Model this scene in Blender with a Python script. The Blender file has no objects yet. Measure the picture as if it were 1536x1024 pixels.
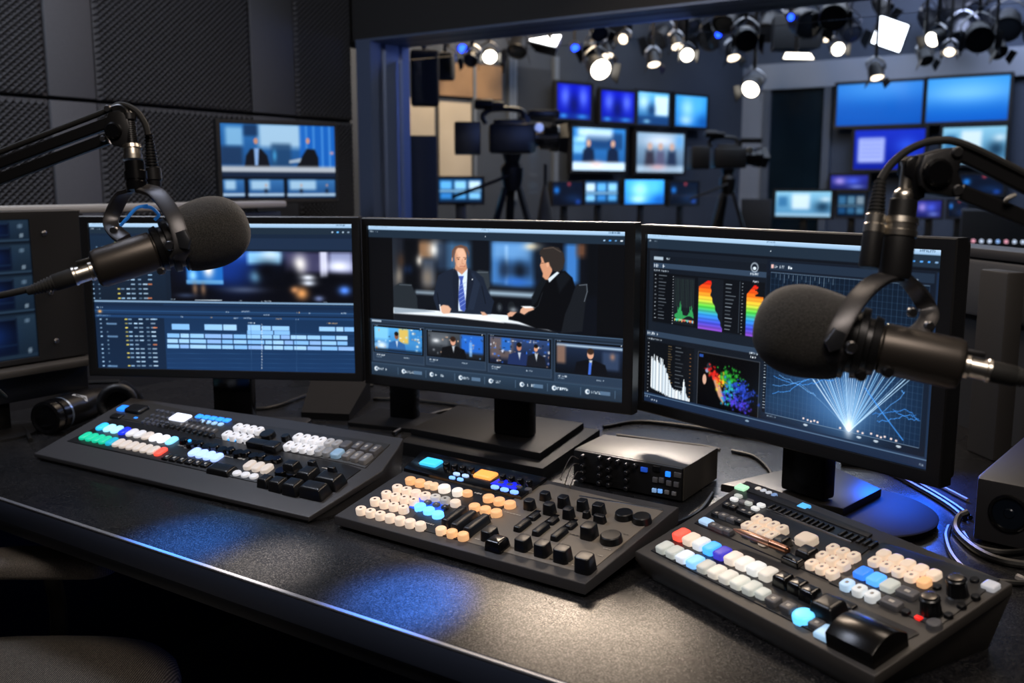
import bpy, bmesh, math, random
import numpy as np
from mathutils import Vector, Matrix
SC = bpy.context.scene
COL = SC.collection
random.seed(7)
RNG = np.random.default_rng(11)

# ---------------------------------------------------------------- camera model (metres, Z up; X along the desk, Y to the studio window)
FPX, PITCH, YAW = 1455.0, 0.158, math.radians(34.0)
EYE = Vector((0, 0, 1.27))
CR = Vector((math.cos(YAW), math.sin(YAW), 0))
CF = Vector((-math.sin(YAW) * math.cos(PITCH), math.cos(YAW) * math.cos(PITCH), -math.sin(PITCH)))
CU = CR.cross(CF)
FH = Vector((-math.sin(YAW), math.cos(YAW), 0))
DZ = 0.74                                           # desk top

def ray(px, py): return CF + CR * ((px - 768) / FPX) + CU * ((512 - py) / FPX)
def pt(px, py, d): return EYE + ray(px, py) * d
def atz(px, py, z):
    r = ray(px, py); return EYE + r * ((z - EYE.z) / r.z)
def aty(px, py, y):
    r = ray(px, py); return EYE + r * ((y - EYE.y) / r.y)
def atx(px, py, x):
    r = ray(px, py); return EYE + r * ((x - EYE.x) / r.x)
def atp(px, py, p, n):
    r = ray(px, py); return EYE + r * ((Vector(p) - EYE).dot(n) / r.dot(n))

# ---------------------------------------------------------------- materials
def s2l(c):
    return tuple((v / 12.92 if v <= 0.04045 else ((v + 0.055) / 1.055) ** 2.4) for v in c)
def hx(h):
    h = h.lstrip('#'); return tuple(int(h[i:i + 2], 16) / 255 for i in (0, 2, 4))
def lin(h): return s2l(hx(h))
MATS = {}
def mat(name, col='#101010', rough=0.5, metal=0.0, emit=None, es=0.0, bump=0.0, bscale=300, spec=0.5, var=0.0, coat=0.0, tile=None):
    if name in MATS: return MATS[name]
    m = bpy.data.materials.new(name); m.use_nodes = True
    nt = m.node_tree; b = nt.nodes['Principled BSDF']
    b.inputs['Base Color'].default_value = (*lin(col), 1)
    b.inputs['Roughness'].default_value = rough
    b.inputs['Metallic'].default_value = metal
    b.inputs['Specular IOR Level'].default_value = spec
    b.inputs['Coat Weight'].default_value = coat
    if emit:
        b.inputs['Emission Color'].default_value = (*lin(emit), 1)
        b.inputs['Emission Strength'].default_value = es
    if bump or var:
        tc = nt.nodes.new('ShaderNodeTexCoord')
        nz = nt.nodes.new('ShaderNodeTexNoise'); nz.inputs['Scale'].default_value = bscale; nz.inputs['Detail'].default_value = 3
        nt.links.new(tc.outputs['Object'], nz.inputs['Vector'])
        if bump:
            bp = nt.nodes.new('ShaderNodeBump'); bp.inputs['Strength'].default_value = bump; bp.inputs['Distance'].default_value = 0.002
            nt.links.new(nz.outputs['Fac'], bp.inputs['Height']); nt.links.new(bp.outputs['Normal'], b.inputs['Normal'])
        if var:
            rp = nt.nodes.new('ShaderNodeValToRGB')
            c = lin(col)
            rp.color_ramp.elements[0].position = 0.3; rp.color_ramp.elements[1].position = 0.7
            rp.color_ramp.elements[0].color = (*[v * (1 - var) for v in c], 1); rp.color_ramp.elements[1].color = (*[v * (1 + var) for v in c], 1)
            nt.links.new(nz.outputs['Fac'], rp.inputs['Fac']); nt.links.new(rp.outputs['Color'], b.inputs['Base Color'])
    MATS[name] = m
    return m
def glow(col, es, base=None):
    return mat('lit_' + col.strip('#') + '_%d' % round(es * 100), base or col, 0.4, emit=col, es=es)

def screen_mat(name, es):
    if name in MATS: return MATS[name]
    m = bpy.data.materials.new(name); m.use_nodes = True
    nt = m.node_tree; b = nt.nodes['Principled BSDF']
    a = nt.nodes.new('ShaderNodeVertexColor'); a.layer_name = 'Col'
    b.inputs['Base Color'].default_value = (0.004, 0.004, 0.005, 1); b.inputs['Roughness'].default_value = 0.22
    b.inputs['Specular IOR Level'].default_value = 0.35
    nt.links.new(a.outputs['Color'], b.inputs['Emission Color']); b.inputs['Emission Strength'].default_value = es
    MATS[name] = m
    return m

def desk_mat():
    m = bpy.data.materials.new('speckled_black_laminate'); m.use_nodes = True
    nt = m.node_tree; b = nt.nodes['Principled BSDF']; N = nt.nodes.new; L = nt.links.new
    tc = N('ShaderNodeTexCoord')
    n1 = N('ShaderNodeTexNoise'); n1.inputs['Scale'].default_value = 560; n1.inputs['Detail'].default_value = 2
    n2 = N('ShaderNodeTexVoronoi'); n2.inputs['Scale'].default_value = 260
    n3 = N('ShaderNodeTexNoise'); n3.inputs['Scale'].default_value = 7; n3.inputs['Detail'].default_value = 4
    for n in (n1, n2, n3): L(tc.outputs['Object'], n.inputs['Vector'])
    r1 = N('ShaderNodeValToRGB'); e = r1.color_ramp.elements
    e[0].position = 0.52; e[0].color = (0.0045, 0.0047, 0.0058, 1); e[1].position = 0.72; e[1].color = (0.05, 0.048, 0.047, 1)
    L(n1.outputs['Fac'], r1.inputs['Fac'])
    L(r1.outputs['Color'], b.inputs['Base Color'])
    mr = N('ShaderNodeMapRange'); mr.inputs['From Min'].default_value = 0.3; mr.inputs['From Max'].default_value = 0.7
    mr.inputs['To Min'].default_value = 0.24; mr.inputs['To Max'].default_value = 0.31
    L(n3.outputs['Fac'], mr.inputs['Value']); L(mr.outputs['Result'], b.inputs['Roughness'])
    bp = N('ShaderNodeBump'); bp.inputs['Strength'].default_value = 0.10; bp.inputs['Distance'].default_value = 0.0006
    L(n1.outputs['Fac'], bp.inputs['Height']); L(bp.outputs['Normal'], b.inputs['Normal'])
    r2 = N('ShaderNodeMapRange'); r2.inputs['From Min'].default_value = 0.4; r2.inputs['From Max'].default_value = 0.68
    r2.inputs['To Min'].default_value = 0.3; r2.inputs['To Max'].default_value = 1.0
    L(n1.outputs['Fac'], r2.inputs['Value']); L(r2.outputs['Result'], b.inputs['Specular IOR Level'])
    return m

def weave_mat(name, c0, c1, sx, rough=0.85):
    m = bpy.data.materials.new(name); m.use_nodes = True
    nt = m.node_tree; b = nt.nodes['Principled BSDF']; N = nt.nodes.new; L = nt.links.new
    tc = N('ShaderNodeTexCoord'); w = N('ShaderNodeTexWave'); w.inputs['Scale'].default_value = sx; w.inputs['Distortion'].default_value = 1.5
    w.inputs['Detail'].default_value = 2; w.inputs['Detail Scale'].default_value = 4
    w2 = N('ShaderNodeTexNoise'); w2.inputs['Scale'].default_value = sx * 4
    L(tc.outputs['Object'], w.inputs['Vector']); L(tc.outputs['Object'], w2.inputs['Vector'])
    mx = N('ShaderNodeMath'); mx.operation = 'MULTIPLY'; L(w.outputs['Fac'], mx.inputs[0]); L(w2.outputs['Fac'], mx.inputs[1])
    r = N('ShaderNodeValToRGB'); r.color_ramp.elements[0].color = (*lin(c0), 1); r.color_ramp.elements[1].color = (*lin(c1), 1)
    r.color_ramp.elements[0].position = 0.1; r.color_ramp.elements[1].position = 0.6
    L(mx.outputs[0], r.inputs['Fac']); L(r.outputs['Color'], b.inputs['Base Color']); b.inputs['Roughness'].default_value = rough
    bp = N('ShaderNodeBump'); bp.inputs['Strength'].default_value = 0.5; bp.inputs['Distance'].default_value = 0.001
    L(mx.outputs[0], bp.inputs['Height']); L(bp.outputs['Normal'], b.inputs['Normal'])
    return m

def foam_mat():
    m = bpy.data.materials.new('open_cell_windscreen_foam'); m.use_nodes = True
    nt = m.node_tree; b = nt.nodes['Principled BSDF']; N = nt.nodes.new; L = nt.links.new
    tc = N('ShaderNodeTexCoord'); n = N('ShaderNodeTexNoise'); n.inputs['Scale'].default_value = 900; n.inputs['Detail'].default_value = 3
    L(tc.outputs['Object'], n.inputs['Vector'])
    r = N('ShaderNodeValToRGB'); r.color_ramp.elements[0].position = 0.4; r.color_ramp.elements[1].position = 0.72
    r.color_ramp.elements[0].color = (0.006, 0.006, 0.006, 1); r.color_ramp.elements[1].color = (0.05, 0.047, 0.044, 1)
    L(n.outputs['Fac'], r.inputs['Fac']); L(r.outputs['Color'], b.inputs['Base Color']); b.inputs['Roughness'].default_value = 0.95
    bp = N('ShaderNodeBump'); bp.inputs['Strength'].default_value = 0.9; bp.inputs['Distance'].default_value = 0.0015
    L(n.outputs['Fac'], bp.inputs['Height']); L(bp.outputs['Normal'], b.inputs['Normal'])
    b.inputs['Sheen Weight'].default_value = 0.12
    return m

def glass_mat():
    m = bpy.data.materials.new('studio_window_glass'); m.use_nodes = True
    nt = m.node_tree; nt.nodes.clear(); N = nt.nodes.new; L = nt.links.new
    o = N('ShaderNodeOutputMaterial'); mx = N('ShaderNodeMixShader'); t = N('ShaderNodeBsdfTransparent'); g = N('ShaderNodeBsdfGlossy')
    t.inputs['Color'].default_value = (0.93, 0.95, 0.97, 1); g.inputs['Roughness'].default_value = 0.02
    fr = N('ShaderNodeFresnel'); fr.inputs['IOR'].default_value = 1.3
    L(fr.outputs[0], mx.inputs[0]); L(t.outputs[0], mx.inputs[1]); L(g.outputs[0], mx.inputs[2]); L(mx.outputs[0], o.inputs[0])
    return m

# ---------------------------------------------------------------- geometry helpers: each adds to a bmesh
def NB(): return bmesh.new()
def box(bm, c, s, rot=None, bev=0.0, seg=2):
    t = bmesh.new(); bmesh.ops.create_cube(t, size=1)
    bmesh.ops.scale(t, vec=s, verts=t.verts)
    if bev: bmesh.ops.bevel(t, geom=t.edges[:], offset=bev, segments=seg, profile=0.5, affect='EDGES')
    M = Matrix.Translation(Vector(c)) @ (rot.to_4x4() if rot is not None else Matrix.Identity(4))
    bmesh.ops.transform(t, matrix=M, verts=t.verts)
    join(bm, t); return bm
def join(bm, t):
    me = bpy.data.meshes.new('tmp'); t.to_mesh(me); t.free(); bm.from_mesh(me); bpy.data.meshes.remove(me)
def basis(d, up=None):
    d = Vector(d).normalized()
    u = Vector(up) if up is not None else (Vector((0, 0, 1)) if abs(d.z) < 0.95 else Vector((1, 0, 0)))
    x = u.cross(d).normalized(); y = d.cross(x).normalized()
    return x, y, d
def lathe(bm, p0, axis, prof, n=28, up=None, flat=1.0):
    """prof: [(t along the axis in metres, radius)]; closed at both ends"""
    x, y, d = basis(axis, up); p0 = Vector(p0); rings = []
    for t, r in prof:
        if r <= 1e-6: rings.append([bm.verts.new(p0 + d * t)]); continue
        rings.append([bm.verts.new(p0 + d * t + x * (r * math.cos(2 * math.pi * i / n)) + y * (r * flat * math.sin(2 * math.pi * i / n))) for i in range(n)])
    for a, b in zip(rings, rings[1:]):
        for i in range(n):
            j = (i + 1) % n
            if len(a) == 1 and len(b) == 1: continue
            if len(a) == 1: bm.faces.new((a[0], b[j], b[i]))
            elif len(b) == 1: bm.faces.new((a[i], a[j], b[0]))
            else: bm.faces.new((a[i], a[j], b[j], b[i]))
    if len(rings[0]) > 1: bm.faces.new(rings[0][::-1])
    if len(rings[-1]) > 1: bm.faces.new(rings[-1])
    return bm
def cyl(bm, p0, p1, r, r1=None, n=20):
    d = Vector(p1) - Vector(p0)
    return lathe(bm, p0, d, [(0, r), (d.length, r if r1 is None else r1)], n)
def smooth_path(pts, k=8):
    P = [Vector(p) for p in pts]; out = []
    P = [P[0] * 2 - P[1]] + P + [P[-1] * 2 - P[-2]]
    for i in range(1, len(P) - 2):
        a, b, c, d = P[i - 1:i + 3]
        for j in range(k):
            t = j / k
            out.append(0.5 * ((2 * b) + (c - a) * t + (2 * a - 5 * b + 4 * c - d) * t * t + (3 * b - a - 3 * c + d) * t ** 3))
    out.append(P[-2]); return out
def tube(bm, pts, r, n=10, rb=None, ref=None, k=8, smooth=True):
    """round (or, with rb, strap-shaped) sweep along a smooth path"""
    P = smooth_path(pts, k) if smooth else [Vector(p) for p in pts]
    rings = []; x = None
    for i, p in enumerate(P):
        d = (P[min(i + 1, len(P) - 1)] - P[max(i - 1, 0)]).normalized()
        if ref is not None: x = (Vector(ref) - d * d.dot(Vector(ref))).normalized()
        elif x is None: x = basis(d)[0]
        else: x = (x - d * d.dot(x)).normalized()
        y = d.cross(x)
        if rb is None:
            rings.append([bm.verts.new(p + x * (r * math.cos(2 * math.pi * j / n)) + y * (r * math.sin(2 * math.pi * j / n))) for j in range(n)])
        else:
            e = 0.75
            prof = [(-1, -e), (-e, -1), (e, -1), (1, -e), (1, e), (e, 1), (-e, 1), (-1, e)]
            rings.append([bm.verts.new(p + x * (r * a) + y * (rb * b)) for a, b in prof])
    m = len(rings[0])
    for a, b in zip(rings, rings[1:]):
        for j in range(m): bm.faces.new((a[j], a[(j + 1) % m], b[(j + 1) % m], b[j]))
    bm.faces.new(rings[0][::-1]); bm.faces.new(rings[-1])
    return bm
def prism(bm, poly, z0, z1, bev=0.0):
    """poly: [(x,y)] counter-clockwise; z0/z1 numbers or functions of (x,y)"""
    f0 = z0 if callable(z0) else (lambda x, y: z0); f1 = z1 if callable(z1) else (lambda x, y: z1)
    t = bmesh.new()
    lo = [t.verts.new((x, y, f0(x, y))) for x, y in poly]; hi = [t.verts.new((x, y, f1(x, y))) for x, y in poly]
    n = len(poly); t.faces.new(lo[::-1]); top = t.faces.new(hi)
    for i in range(n): t.faces.new((lo[i], lo[(i + 1) % n], hi[(i + 1) % n], hi[i]))
    bmesh.ops.recalc_face_normals(t, faces=t.faces[:])
    if bev: bmesh.ops.bevel(t, geom=list(top.edges), offset=bev, segments=2, profile=0.5, affect='EDGES')
    join(bm, t); return bm
def rrect(w, d, r, n=4, cx=0, cy=0):
    r = min(r, w / 2 * 0.999, d / 2 * 0.999); out = []
    for sx, sy, a0 in ((1, 1, 0), (-1, 1, 90), (-1, -1, 180), (1, -1, 270)):
        for i in range(n + 1):
            a = math.radians(a0 + 90 * i / n)
            out.append((cx + sx * (w / 2 - r) + r * math.cos(a), cy + sy * (d / 2 - r) + r * math.sin(a)))
    return out
def stack(bm, rings, mats=None):
    """rings: [(outline, z)] of equal length, closed below and on top"""
    V = [[bm.verts.new((x, y, z)) for x, y in o] for o, z in rings]
    n = len(V[0])
    for k, (a, b) in enumerate(zip(V, V[1:])):
        for i in range(n):
            f = bm.faces.new((a[i], a[(i + 1) % n], b[(i + 1) % n], b[i]))
            if mats and mats.get(k): f.material_index = mats[k]
    bm.faces.new(V[0][::-1]); f = bm.faces.new(V[-1])
    if mats and mats.get('top'): f.material_index = mats['top']
    return bm
def scaled(o, k, dx=0, dy=0): return [(x * k + dx, y * k + dy) for x, y in o]
def inset(o, w, d, i): return [(x * (1 - 2 * i / w), y * (1 - 2 * i / d)) for x, y in o]

def finish(bm, name, mats, ang=0.6):
    bmesh.ops.recalc_face_normals(bm, faces=bm.faces[:])
    for f in bm.faces: f.smooth = True
    for e in bm.edges:
        if len(e.link_faces) == 2 and e.calc_face_angle(0) > ang: e.smooth = False
    me = bpy.data.meshes.new(name); bm.to_mesh(me); bm.free()
    for m in (mats if isinstance(mats, (list, tuple)) else [mats]): me.materials.append(m)
    return me
def put(name, me, parent=None, loc=None, rot=None):
    o = bpy.data.objects.new(name, me); COL.objects.link(o)
    if parent is not None: o.parent = parent
    if loc is not None: o.location = loc
    if rot is not None: o.rotation_euler = rot
    return o
def obj(name, bm, mats, parent=None, world=False, loc=None, rot=None, label=None, ang=0.6):
    me = finish(bm, name, mats, ang)
    if world and parent is not None: me.transform(WM(parent).inverted())
    o = put(name, me, parent, loc, rot)
    if label: o['label'] = label
    return o
def WM(o):
    m = Matrix.LocRotScale(o.location, o.rotation_euler.to_quaternion(), o.scale)
    return WM(o.parent) @ m if o.parent is not None else m
def thing(name, label, cat, loc=(0, 0, 0), rz=0.0, group=None):
    o = bpy.data.objects.new(name, None); COL.objects.link(o); o.empty_display_size = 0.05
    o.location = loc; o.rotation_euler = (0, 0, rz)
    return tag(o, label, cat, group)
def tag(o, label, cat, group=None):
    o['label'] = label; o['category'] = cat
    if group: o['group'] = group
    return o
def structure(name, bm, m, ang=0.6):
    o = obj(name, bm, m, ang=ang); o['kind'] = 'structure'; return o
def dup(root, loc=None, rz=None, label=None, group=None):
    r = root.copy(); COL.objects.link(r)
    if loc is not None: r.location = loc
    if rz is not None: r.rotation_euler = (0, 0, rz)
    if label: r['label'] = label
    if group: r['group'] = group
    for ch in list(root.children):
        c = ch.copy(); COL.objects.link(c); c.parent = r
        for g in list(ch.children):
            d = g.copy(); COL.objects.link(d); d.parent = c
    return r

# ---------------------------------------------------------------- flat pictures: a fine grid of vertices, coloured per vertex
class Pic:
    """Paints the picture of a flat display in millimetres (x right, y down) as a colour attribute on its own grid."""
    def __init__(s, w, h, nx, ny, bg='#000000'):
        s.w, s.h, s.nx, s.ny = w, h, nx, ny
        s.X, s.Y = np.meshgrid(np.linspace(0, w, nx), np.linspace(0, h, ny))
        s.I = np.empty((ny, nx, 3)); s.I[:] = hx(bg); s.px = w / nx; s.map = lambda x, y: (x, y); s.clip = None
    def q(s, p): return s.map(*p)
    def win(s, x0, x1, y0, y1):
        i0 = max(0, int((x0 / s.w) * (s.nx - 1)) - 1); i1 = min(s.nx, int((x1 / s.w) * (s.nx - 1)) + 3)
        j0 = max(0, int((y0 / s.h) * (s.ny - 1)) - 1); j1 = min(s.ny, int((y1 / s.h) * (s.ny - 1)) + 3)
        return (slice(j0, max(j0, j1)), slice(i0, max(i0, i1)))
    def mix(s, sl, m, c, a=1.0):
        if s.clip is not None: m = m * s.clip[sl]
        m = (m * a)[..., None]; c = np.array(hx(c)) if isinstance(c, str) else np.asarray(c)
        s.I[sl] = s.I[sl] * (1 - m) + c * m
    def rmask(s, x0, y0, x1, y1, soft, sl):
        f = soft + s.px * 0.5; X, Y = s.X[sl], s.Y[sl]
        g = lambda v: np.clip(0.5 + v / (2 * f), 0, 1)
        return g(X - x0) * g(x1 - X) * g(Y - y0) * g(y1 - Y)
    def rect(s, p, q, c, a=1.0, soft=0.0, c2=None):
        (x0, y0), (x1, y1) = s.q(p), s.q(q); x0, x1 = sorted((x0, x1)); y0, y1 = sorted((y0, y1))
        sl = s.win(x0 - 3 * soft - 1, x1 + 3 * soft + 1, y0 - 3 * soft - 1, y1 + 3 * soft + 1)
        m = s.rmask(x0, y0, x1, y1, soft, sl)
        if c2:
            t = np.clip((s.Y[sl] - y0) / max(y1 - y0, 1e-6), 0, 1)[..., None]
            c = np.array(hx(c)) * (1 - t) + np.array(hx(c2)) * t
        s.mix(sl, m, c, a)
    def ell(s, p, rx, ry, c, a=1.0, soft=0.4):
        x, y = s.q(p); sl = s.win(x - rx * 2.2, x + rx * 2.2, y - ry * 2.2, y + ry * 2.2)
        d = np.sqrt(((s.X[sl] - x) / rx) ** 2 + ((s.Y[sl] - y) / ry) ** 2)
        e = max(soft, s.px * 0.7 / min(rx, ry))
        s.mix(sl, np.clip((1 + e / 2 - d) / e, 0, 1), c, a)
    def blob(s, p, rx, ry, c, a=1.0):
        x, y = s.q(p); sl = s.win(x - rx * 3, x + rx * 3, y - ry * 3, y + ry * 3)
        s.mix(sl, np.exp(-(((s.X[sl] - x) / rx) ** 2 + ((s.Y[sl] - y) / ry) ** 2)), c, a)
    def poly(s, pts, c, a=1.0, soft=0.0):
        P = [s.q(p) for p in pts]; xs = [p[0] for p in P]; ys = [p[1] for p in P]
        sl = s.win(min(xs) - 1 - soft, max(xs) + 1 + soft, min(ys) - 1 - soft, max(ys) + 1 + soft); X, Y = s.X[sl], s.Y[sl]
        ins = np.zeros(X.shape, bool); dist = np.full(X.shape, 1e9)
        for (x0, y0), (x1, y1) in zip(P, P[1:] + P[:1]):
            c_ = (y0 > Y) != (y1 > Y)
            with np.errstate(divide='ignore', invalid='ignore'):
                xi = (x1 - x0) * (Y - y0) / (y1 - y0 if y1 != y0 else 1e-9) + x0
            ins ^= c_ & (X < xi)
            L2 = (x1 - x0) ** 2 + (y1 - y0) ** 2 + 1e-12
            t = np.clip(((X - x0) * (x1 - x0) + (Y - y0) * (y1 - y0)) / L2, 0, 1)
            dist = np.minimum(dist, np.hypot(X - x0 - t * (x1 - x0), Y - y0 - t * (y1 - y0)))
        sd = np.where(ins, dist, -dist); f = soft + s.px * 0.5
        s.mix(sl, np.clip(0.5 + sd / (2 * f), 0, 1), c, a)
    def line(s, pts, w, c, a=1.0):
        P = [s.q(p) for p in pts]
        for (x0, y0), (x1, y1) in zip(P, P[1:]):
            sl = s.win(min(x0, x1) - w - 1, max(x0, x1) + w + 1, min(y0, y1) - w - 1, max(y0, y1) + w + 1); X, Y = s.X[sl], s.Y[sl]
            L2 = (x1 - x0) ** 2 + (y1 - y0) ** 2 + 1e-12
            t = np.clip(((X - x0) * (x1 - x0) + (Y - y0) * (y1 - y0)) / L2, 0, 1)
            d = np.hypot(X - x0 - t * (x1 - x0), Y - y0 - t * (y1 - y0))
            s.mix(sl, np.clip((w / 2 + s.px * 0.5 - d) / s.px, 0, 1), c, a)
    def glyphs(s, p, n, h, c, a=1.0, seed=0):
        """n unreadable characters of height h, as the photo shows them"""
        x, y = s.q(p); r = random.Random(seed); o = s.map; s.map = lambda X, Y: (X, Y)
        for i in range(n):
            w = h * r.choice((0.45, 0.6, 0.75))
            k = r.random()
            if k > 0.12:
                s.rect((x, y), (x + w * 0.35, y + h), c, a * r.uniform(0.6, 1))
                s.rect((x, y + h * r.choice((0, 0.4, 0.75))), (x + w, y + h * r.choice((0.3, 0.65, 1))), c, a * r.uniform(0.5, 1))
            x += w + h * 0.18
        s.map = o
    def mesh(s, name, m):
        nx, ny = s.nx, s.ny
        co = np.zeros((ny * nx, 3), np.float32)
        co[:, 0] = ((s.X - s.w / 2) / 1000).ravel(); co[:, 2] = ((s.h / 2 - s.Y) / 1000).ravel()
        idx = np.arange(ny * nx).reshape(ny, nx)
        f = np.stack([idx[1:, :-1], idx[1:, 1:], idx[:-1, 1:], idx[:-1, :-1]], -1).reshape(-1, 4)
        me = bpy.data.meshes.new(name)
        me.vertices.add(len(co)); me.vertices.foreach_set('co', co.ravel())
        me.loops.add(f.size); me.loops.foreach_set('vertex_index', f.ravel().astype(np.int32))
        me.polygons.add(len(f)); me.polygons.foreach_set('loop_start', np.arange(0, f.size, 4, dtype=np.int32))
        me.update(calc_edges=True)
        at = me.color_attributes.new('Col', 'FLOAT_COLOR', 'POINT')
        I = np.clip(s.I, 0, 1); I = np.where(I <= 0.04045, I / 12.92, ((I + 0.055) / 1.055) ** 2.4)
        at.data.foreach_set('color', np.concatenate([I.reshape(-1, 3), np.ones((ny * nx, 1))], 1).astype(np.float32).ravel())
        me.materials.append(m)
        return me
def plane_map(zx, zy, zs, c, rx, w, h):
    """readings on a flat display -> its own millimetres: c centre, rx its right direction, upright"""
    n = Vector((rx[1], -rx[0], 0))
    def f(x, y):
        P = atp(zx + x / zs, zy + y / zs, c, n) - Vector(c)
        return (P.dot(Vector(rx)) * 1000 + w / 2, h / 2 - P.z * 1000)
    return f
# ---------------------------------------------------------------- common materials
BLK = mat('black_plastic', '#121214', 0.45, bump=0.05, bscale=500)
BLKG = mat('black_gloss_plastic', '#0a0a0c', 0.2)
BLKM = mat('black_satin_metal', '#232325', 0.36, metal=0.6)
RUB = mat('black_rubber', '#0b0b0b', 0.75)
CHROME = mat('nickel', '#d6cfc4', 0.3, metal=1.0)
STEEL = mat('grey_steel', '#7d7d80', 0.35, metal=1.0)
CASE = mat('charcoal_powder_coat', '#343335', 0.48, bump=0.12, bscale=1400, var=0.08)
CASED = mat('dark_charcoal_powder_coat', '#1a1a1c', 0.5, bump=0.12, bscale=1400)
PANEL = mat('dark_control_panel', '#161618', 0.42, bump=0.05, bscale=900)
GREYM = mat('grey_brown_metal', '#4a4743', 0.42, metal=0.35, bump=0.05, bscale=900)
WALLM = mat('dark_painted_wall', '#0e0f13', 0.8, bump=0.1, bscale=60, var=0.1)
FRAMEM = mat('blue_grey_window_frame', '#44506a', 0.45, metal=0.15)

# ---------------------------------------------------------------- setting: control room and studio behind the window
XL, YW = -3.2, 3.4
structure('floor', box(NB(), (-1.5, 5.2, -0.05), (13, 14.2, 0.1)), mat('dark_carpet', '#0c0d10', 0.9, bump=0.3, bscale=200))
structure('wall_left', box(NB(), (XL - 0.06, 0.9, 1.35), (0.12, 5.0, 2.7)), WALLM)
structure('ceiling', box(NB(), (-0.35, 0.9, 2.74), (5.9, 5.2, 0.08)), mat('dark_ceiling', '#17181b', 0.9, var=0.1, bscale=30))
HEAD = 1.925; SILL = 0.86; WX0 = -3.125; WX1 = 2.3
bm = NB()
box(bm, (-0.4, YW + 0.1, (HEAD + 2.7) / 2), (5.84, 0.2, 2.7 - HEAD))
structure('wall_window_header', bm, WALLM)
structure('wall_window_sill', box(NB(), (-0.4, YW + 0.1, SILL / 2), (5.84, 0.2, SILL)), WALLM)
structure('wall_right', box(NB(), (2.46, 0.9, 1.35), (0.12, 5.0, 2.7)), WALLM)
# window 1: casing, reveal with stepped stops, glass
win = bpy.data.objects.new('window_1', None); COL.objects.link(win); win['kind'] = 'structure'; win.location = (WX0, YW, SILL)
bm = NB()                                            # one welded stepped frame, section swept round the opening
def ringsec(x0, z0, x1, z1, y): return [bm.verts.new((x0, y, z0)), bm.verts.new((x1, y, z0)), bm.verts.new((x1, y, z1)), bm.verts.new((x0, y, z1))]
sec = [(0, YW - 0.03), (0.0, YW - 0.03), (0.085, YW - 0.03), (0.085, YW + 0.02), (0.06, YW + 0.03), (0.06, YW + 0.07), (0.08, YW + 0.08), (0.08, YW + 0.17), (0.095, YW + 0.18), (0.095, YW + 0.23), (0.0, YW + 0.23)]
rs = [ringsec(WX0 + t, SILL + t, WX1 - t, HEAD + 0.0 - t * 0.12, y) for t, y in sec[1:]]
for a, b in zip(rs, rs[1:] + rs[:1]):
    for i in range(4):
        j = (i + 1) % 4
        bm.faces.new((a[i], a[j], b[j], b[i]))
obj('window_frame', bm, FRAMEM, win, world=True, ang=.05)
obj('window_pane', box(NB(), ((WX0 + WX1) / 2, YW + 0.15, (SILL + HEAD) / 2), (WX1 - WX0 - 0.2, 0.012, HEAD - SILL - 0.16)), glass_mat(), win, world=True)

# acoustic panels on the left wall
PY = [1.30, 1.907, 2.086, 2.789, 3.03, 3.385]        # panel joints along the wall
ROWS = [(1.572, 2.25), (0.9, 1.560)]
FOAMW = mat('charcoal_acoustic_foam', '#2c2d32', 0.75, bump=0.2, bscale=700)
FLATW = mat('grey_acoustic_board', '#3f4147', 0.8, bump=0.25, bscale=350, var=0.15)
def foam_mesh(y0, y1, z0, z1, py=0.0125, pz=0.0105, h=0.013):
    ny, nz = int((y1 - y0) / py), int((z1 - z0) / pz); bm = NB()
    v = [[bm.verts.new((XL + 0.03 + (h if (i + j) % 2 and 0 < i < ny and 0 < j < nz else 0), y0 + (y1 - y0) * i / ny, z0 + (z1 - z0) * j / nz)) for i in range(ny + 1)] for j in range(nz + 1)]
    for j in range(nz):
        for i in range(ny):
            a, b, c, d = v[j][i], v[j][i + 1], v[j + 1][i + 1], v[j + 1][i]
            if (i + j) % 2: bm.faces.new((a, b, c)); bm.faces.new((a, c, d))
            else: bm.faces.new((a, b, d)); bm.faces.new((b, c, d))
    rim = v[0][:] + [r[-1] for r in v[1:]] + v[-1][:-1][::-1] + [r[0] for r in v[1:-1]][::-1]
    bk = [bm.verts.new((XL + 0.004, q.co.y, q.co.z)) for q in rim]
    n = len(rim)
    for i in range(n): bm.faces.new((rim[i], bk[i], bk[(i + 1) % n], rim[(i + 1) % n]))
    return bm
fl = [['upper foam panel at the left edge of the wall, pyramid texture', 'wide upper foam panel between the two grey boards', 'narrow upper foam panel in the corner by the window frame'],
      ['lower foam panel at the left edge of the wall behind the boom arm', 'wide lower foam panel left of the wall monitor', 'narrow lower foam panel in the corner behind the wall monitor']]
gl = [['upper smooth grey acoustic board at the left of the wall', 'upper smooth grey acoustic board above the wall monitor'],
      ['lower smooth grey acoustic board behind the left boom arm', 'lower smooth grey acoustic board mostly hidden by the wall monitor']]
for r, (z0, z1) in enumerate(ROWS):
    for k in range(5):
        y0, y1 = PY[k] + 0.003, PY[k + 1] - 0.003
        if k % 2 == 0:
            tag(obj('acoustic_wall_panel', foam_mesh(y0, y1, z0, z1), FOAMW, ang=0.2), fl[r][k // 2], 'acoustic panel', 'pyramid foam panels on the left wall')
        else:
            tag(obj('acoustic_wall_board', box(NB(), (XL + 0.021, (y0 + y1) / 2, (z0 + z1) / 2), (0.034, y1 - y0, z1 - z0), bev=0.006), FLATW), gl[r][k // 2], 'acoustic panel', 'smooth boards on the left wall')

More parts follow.
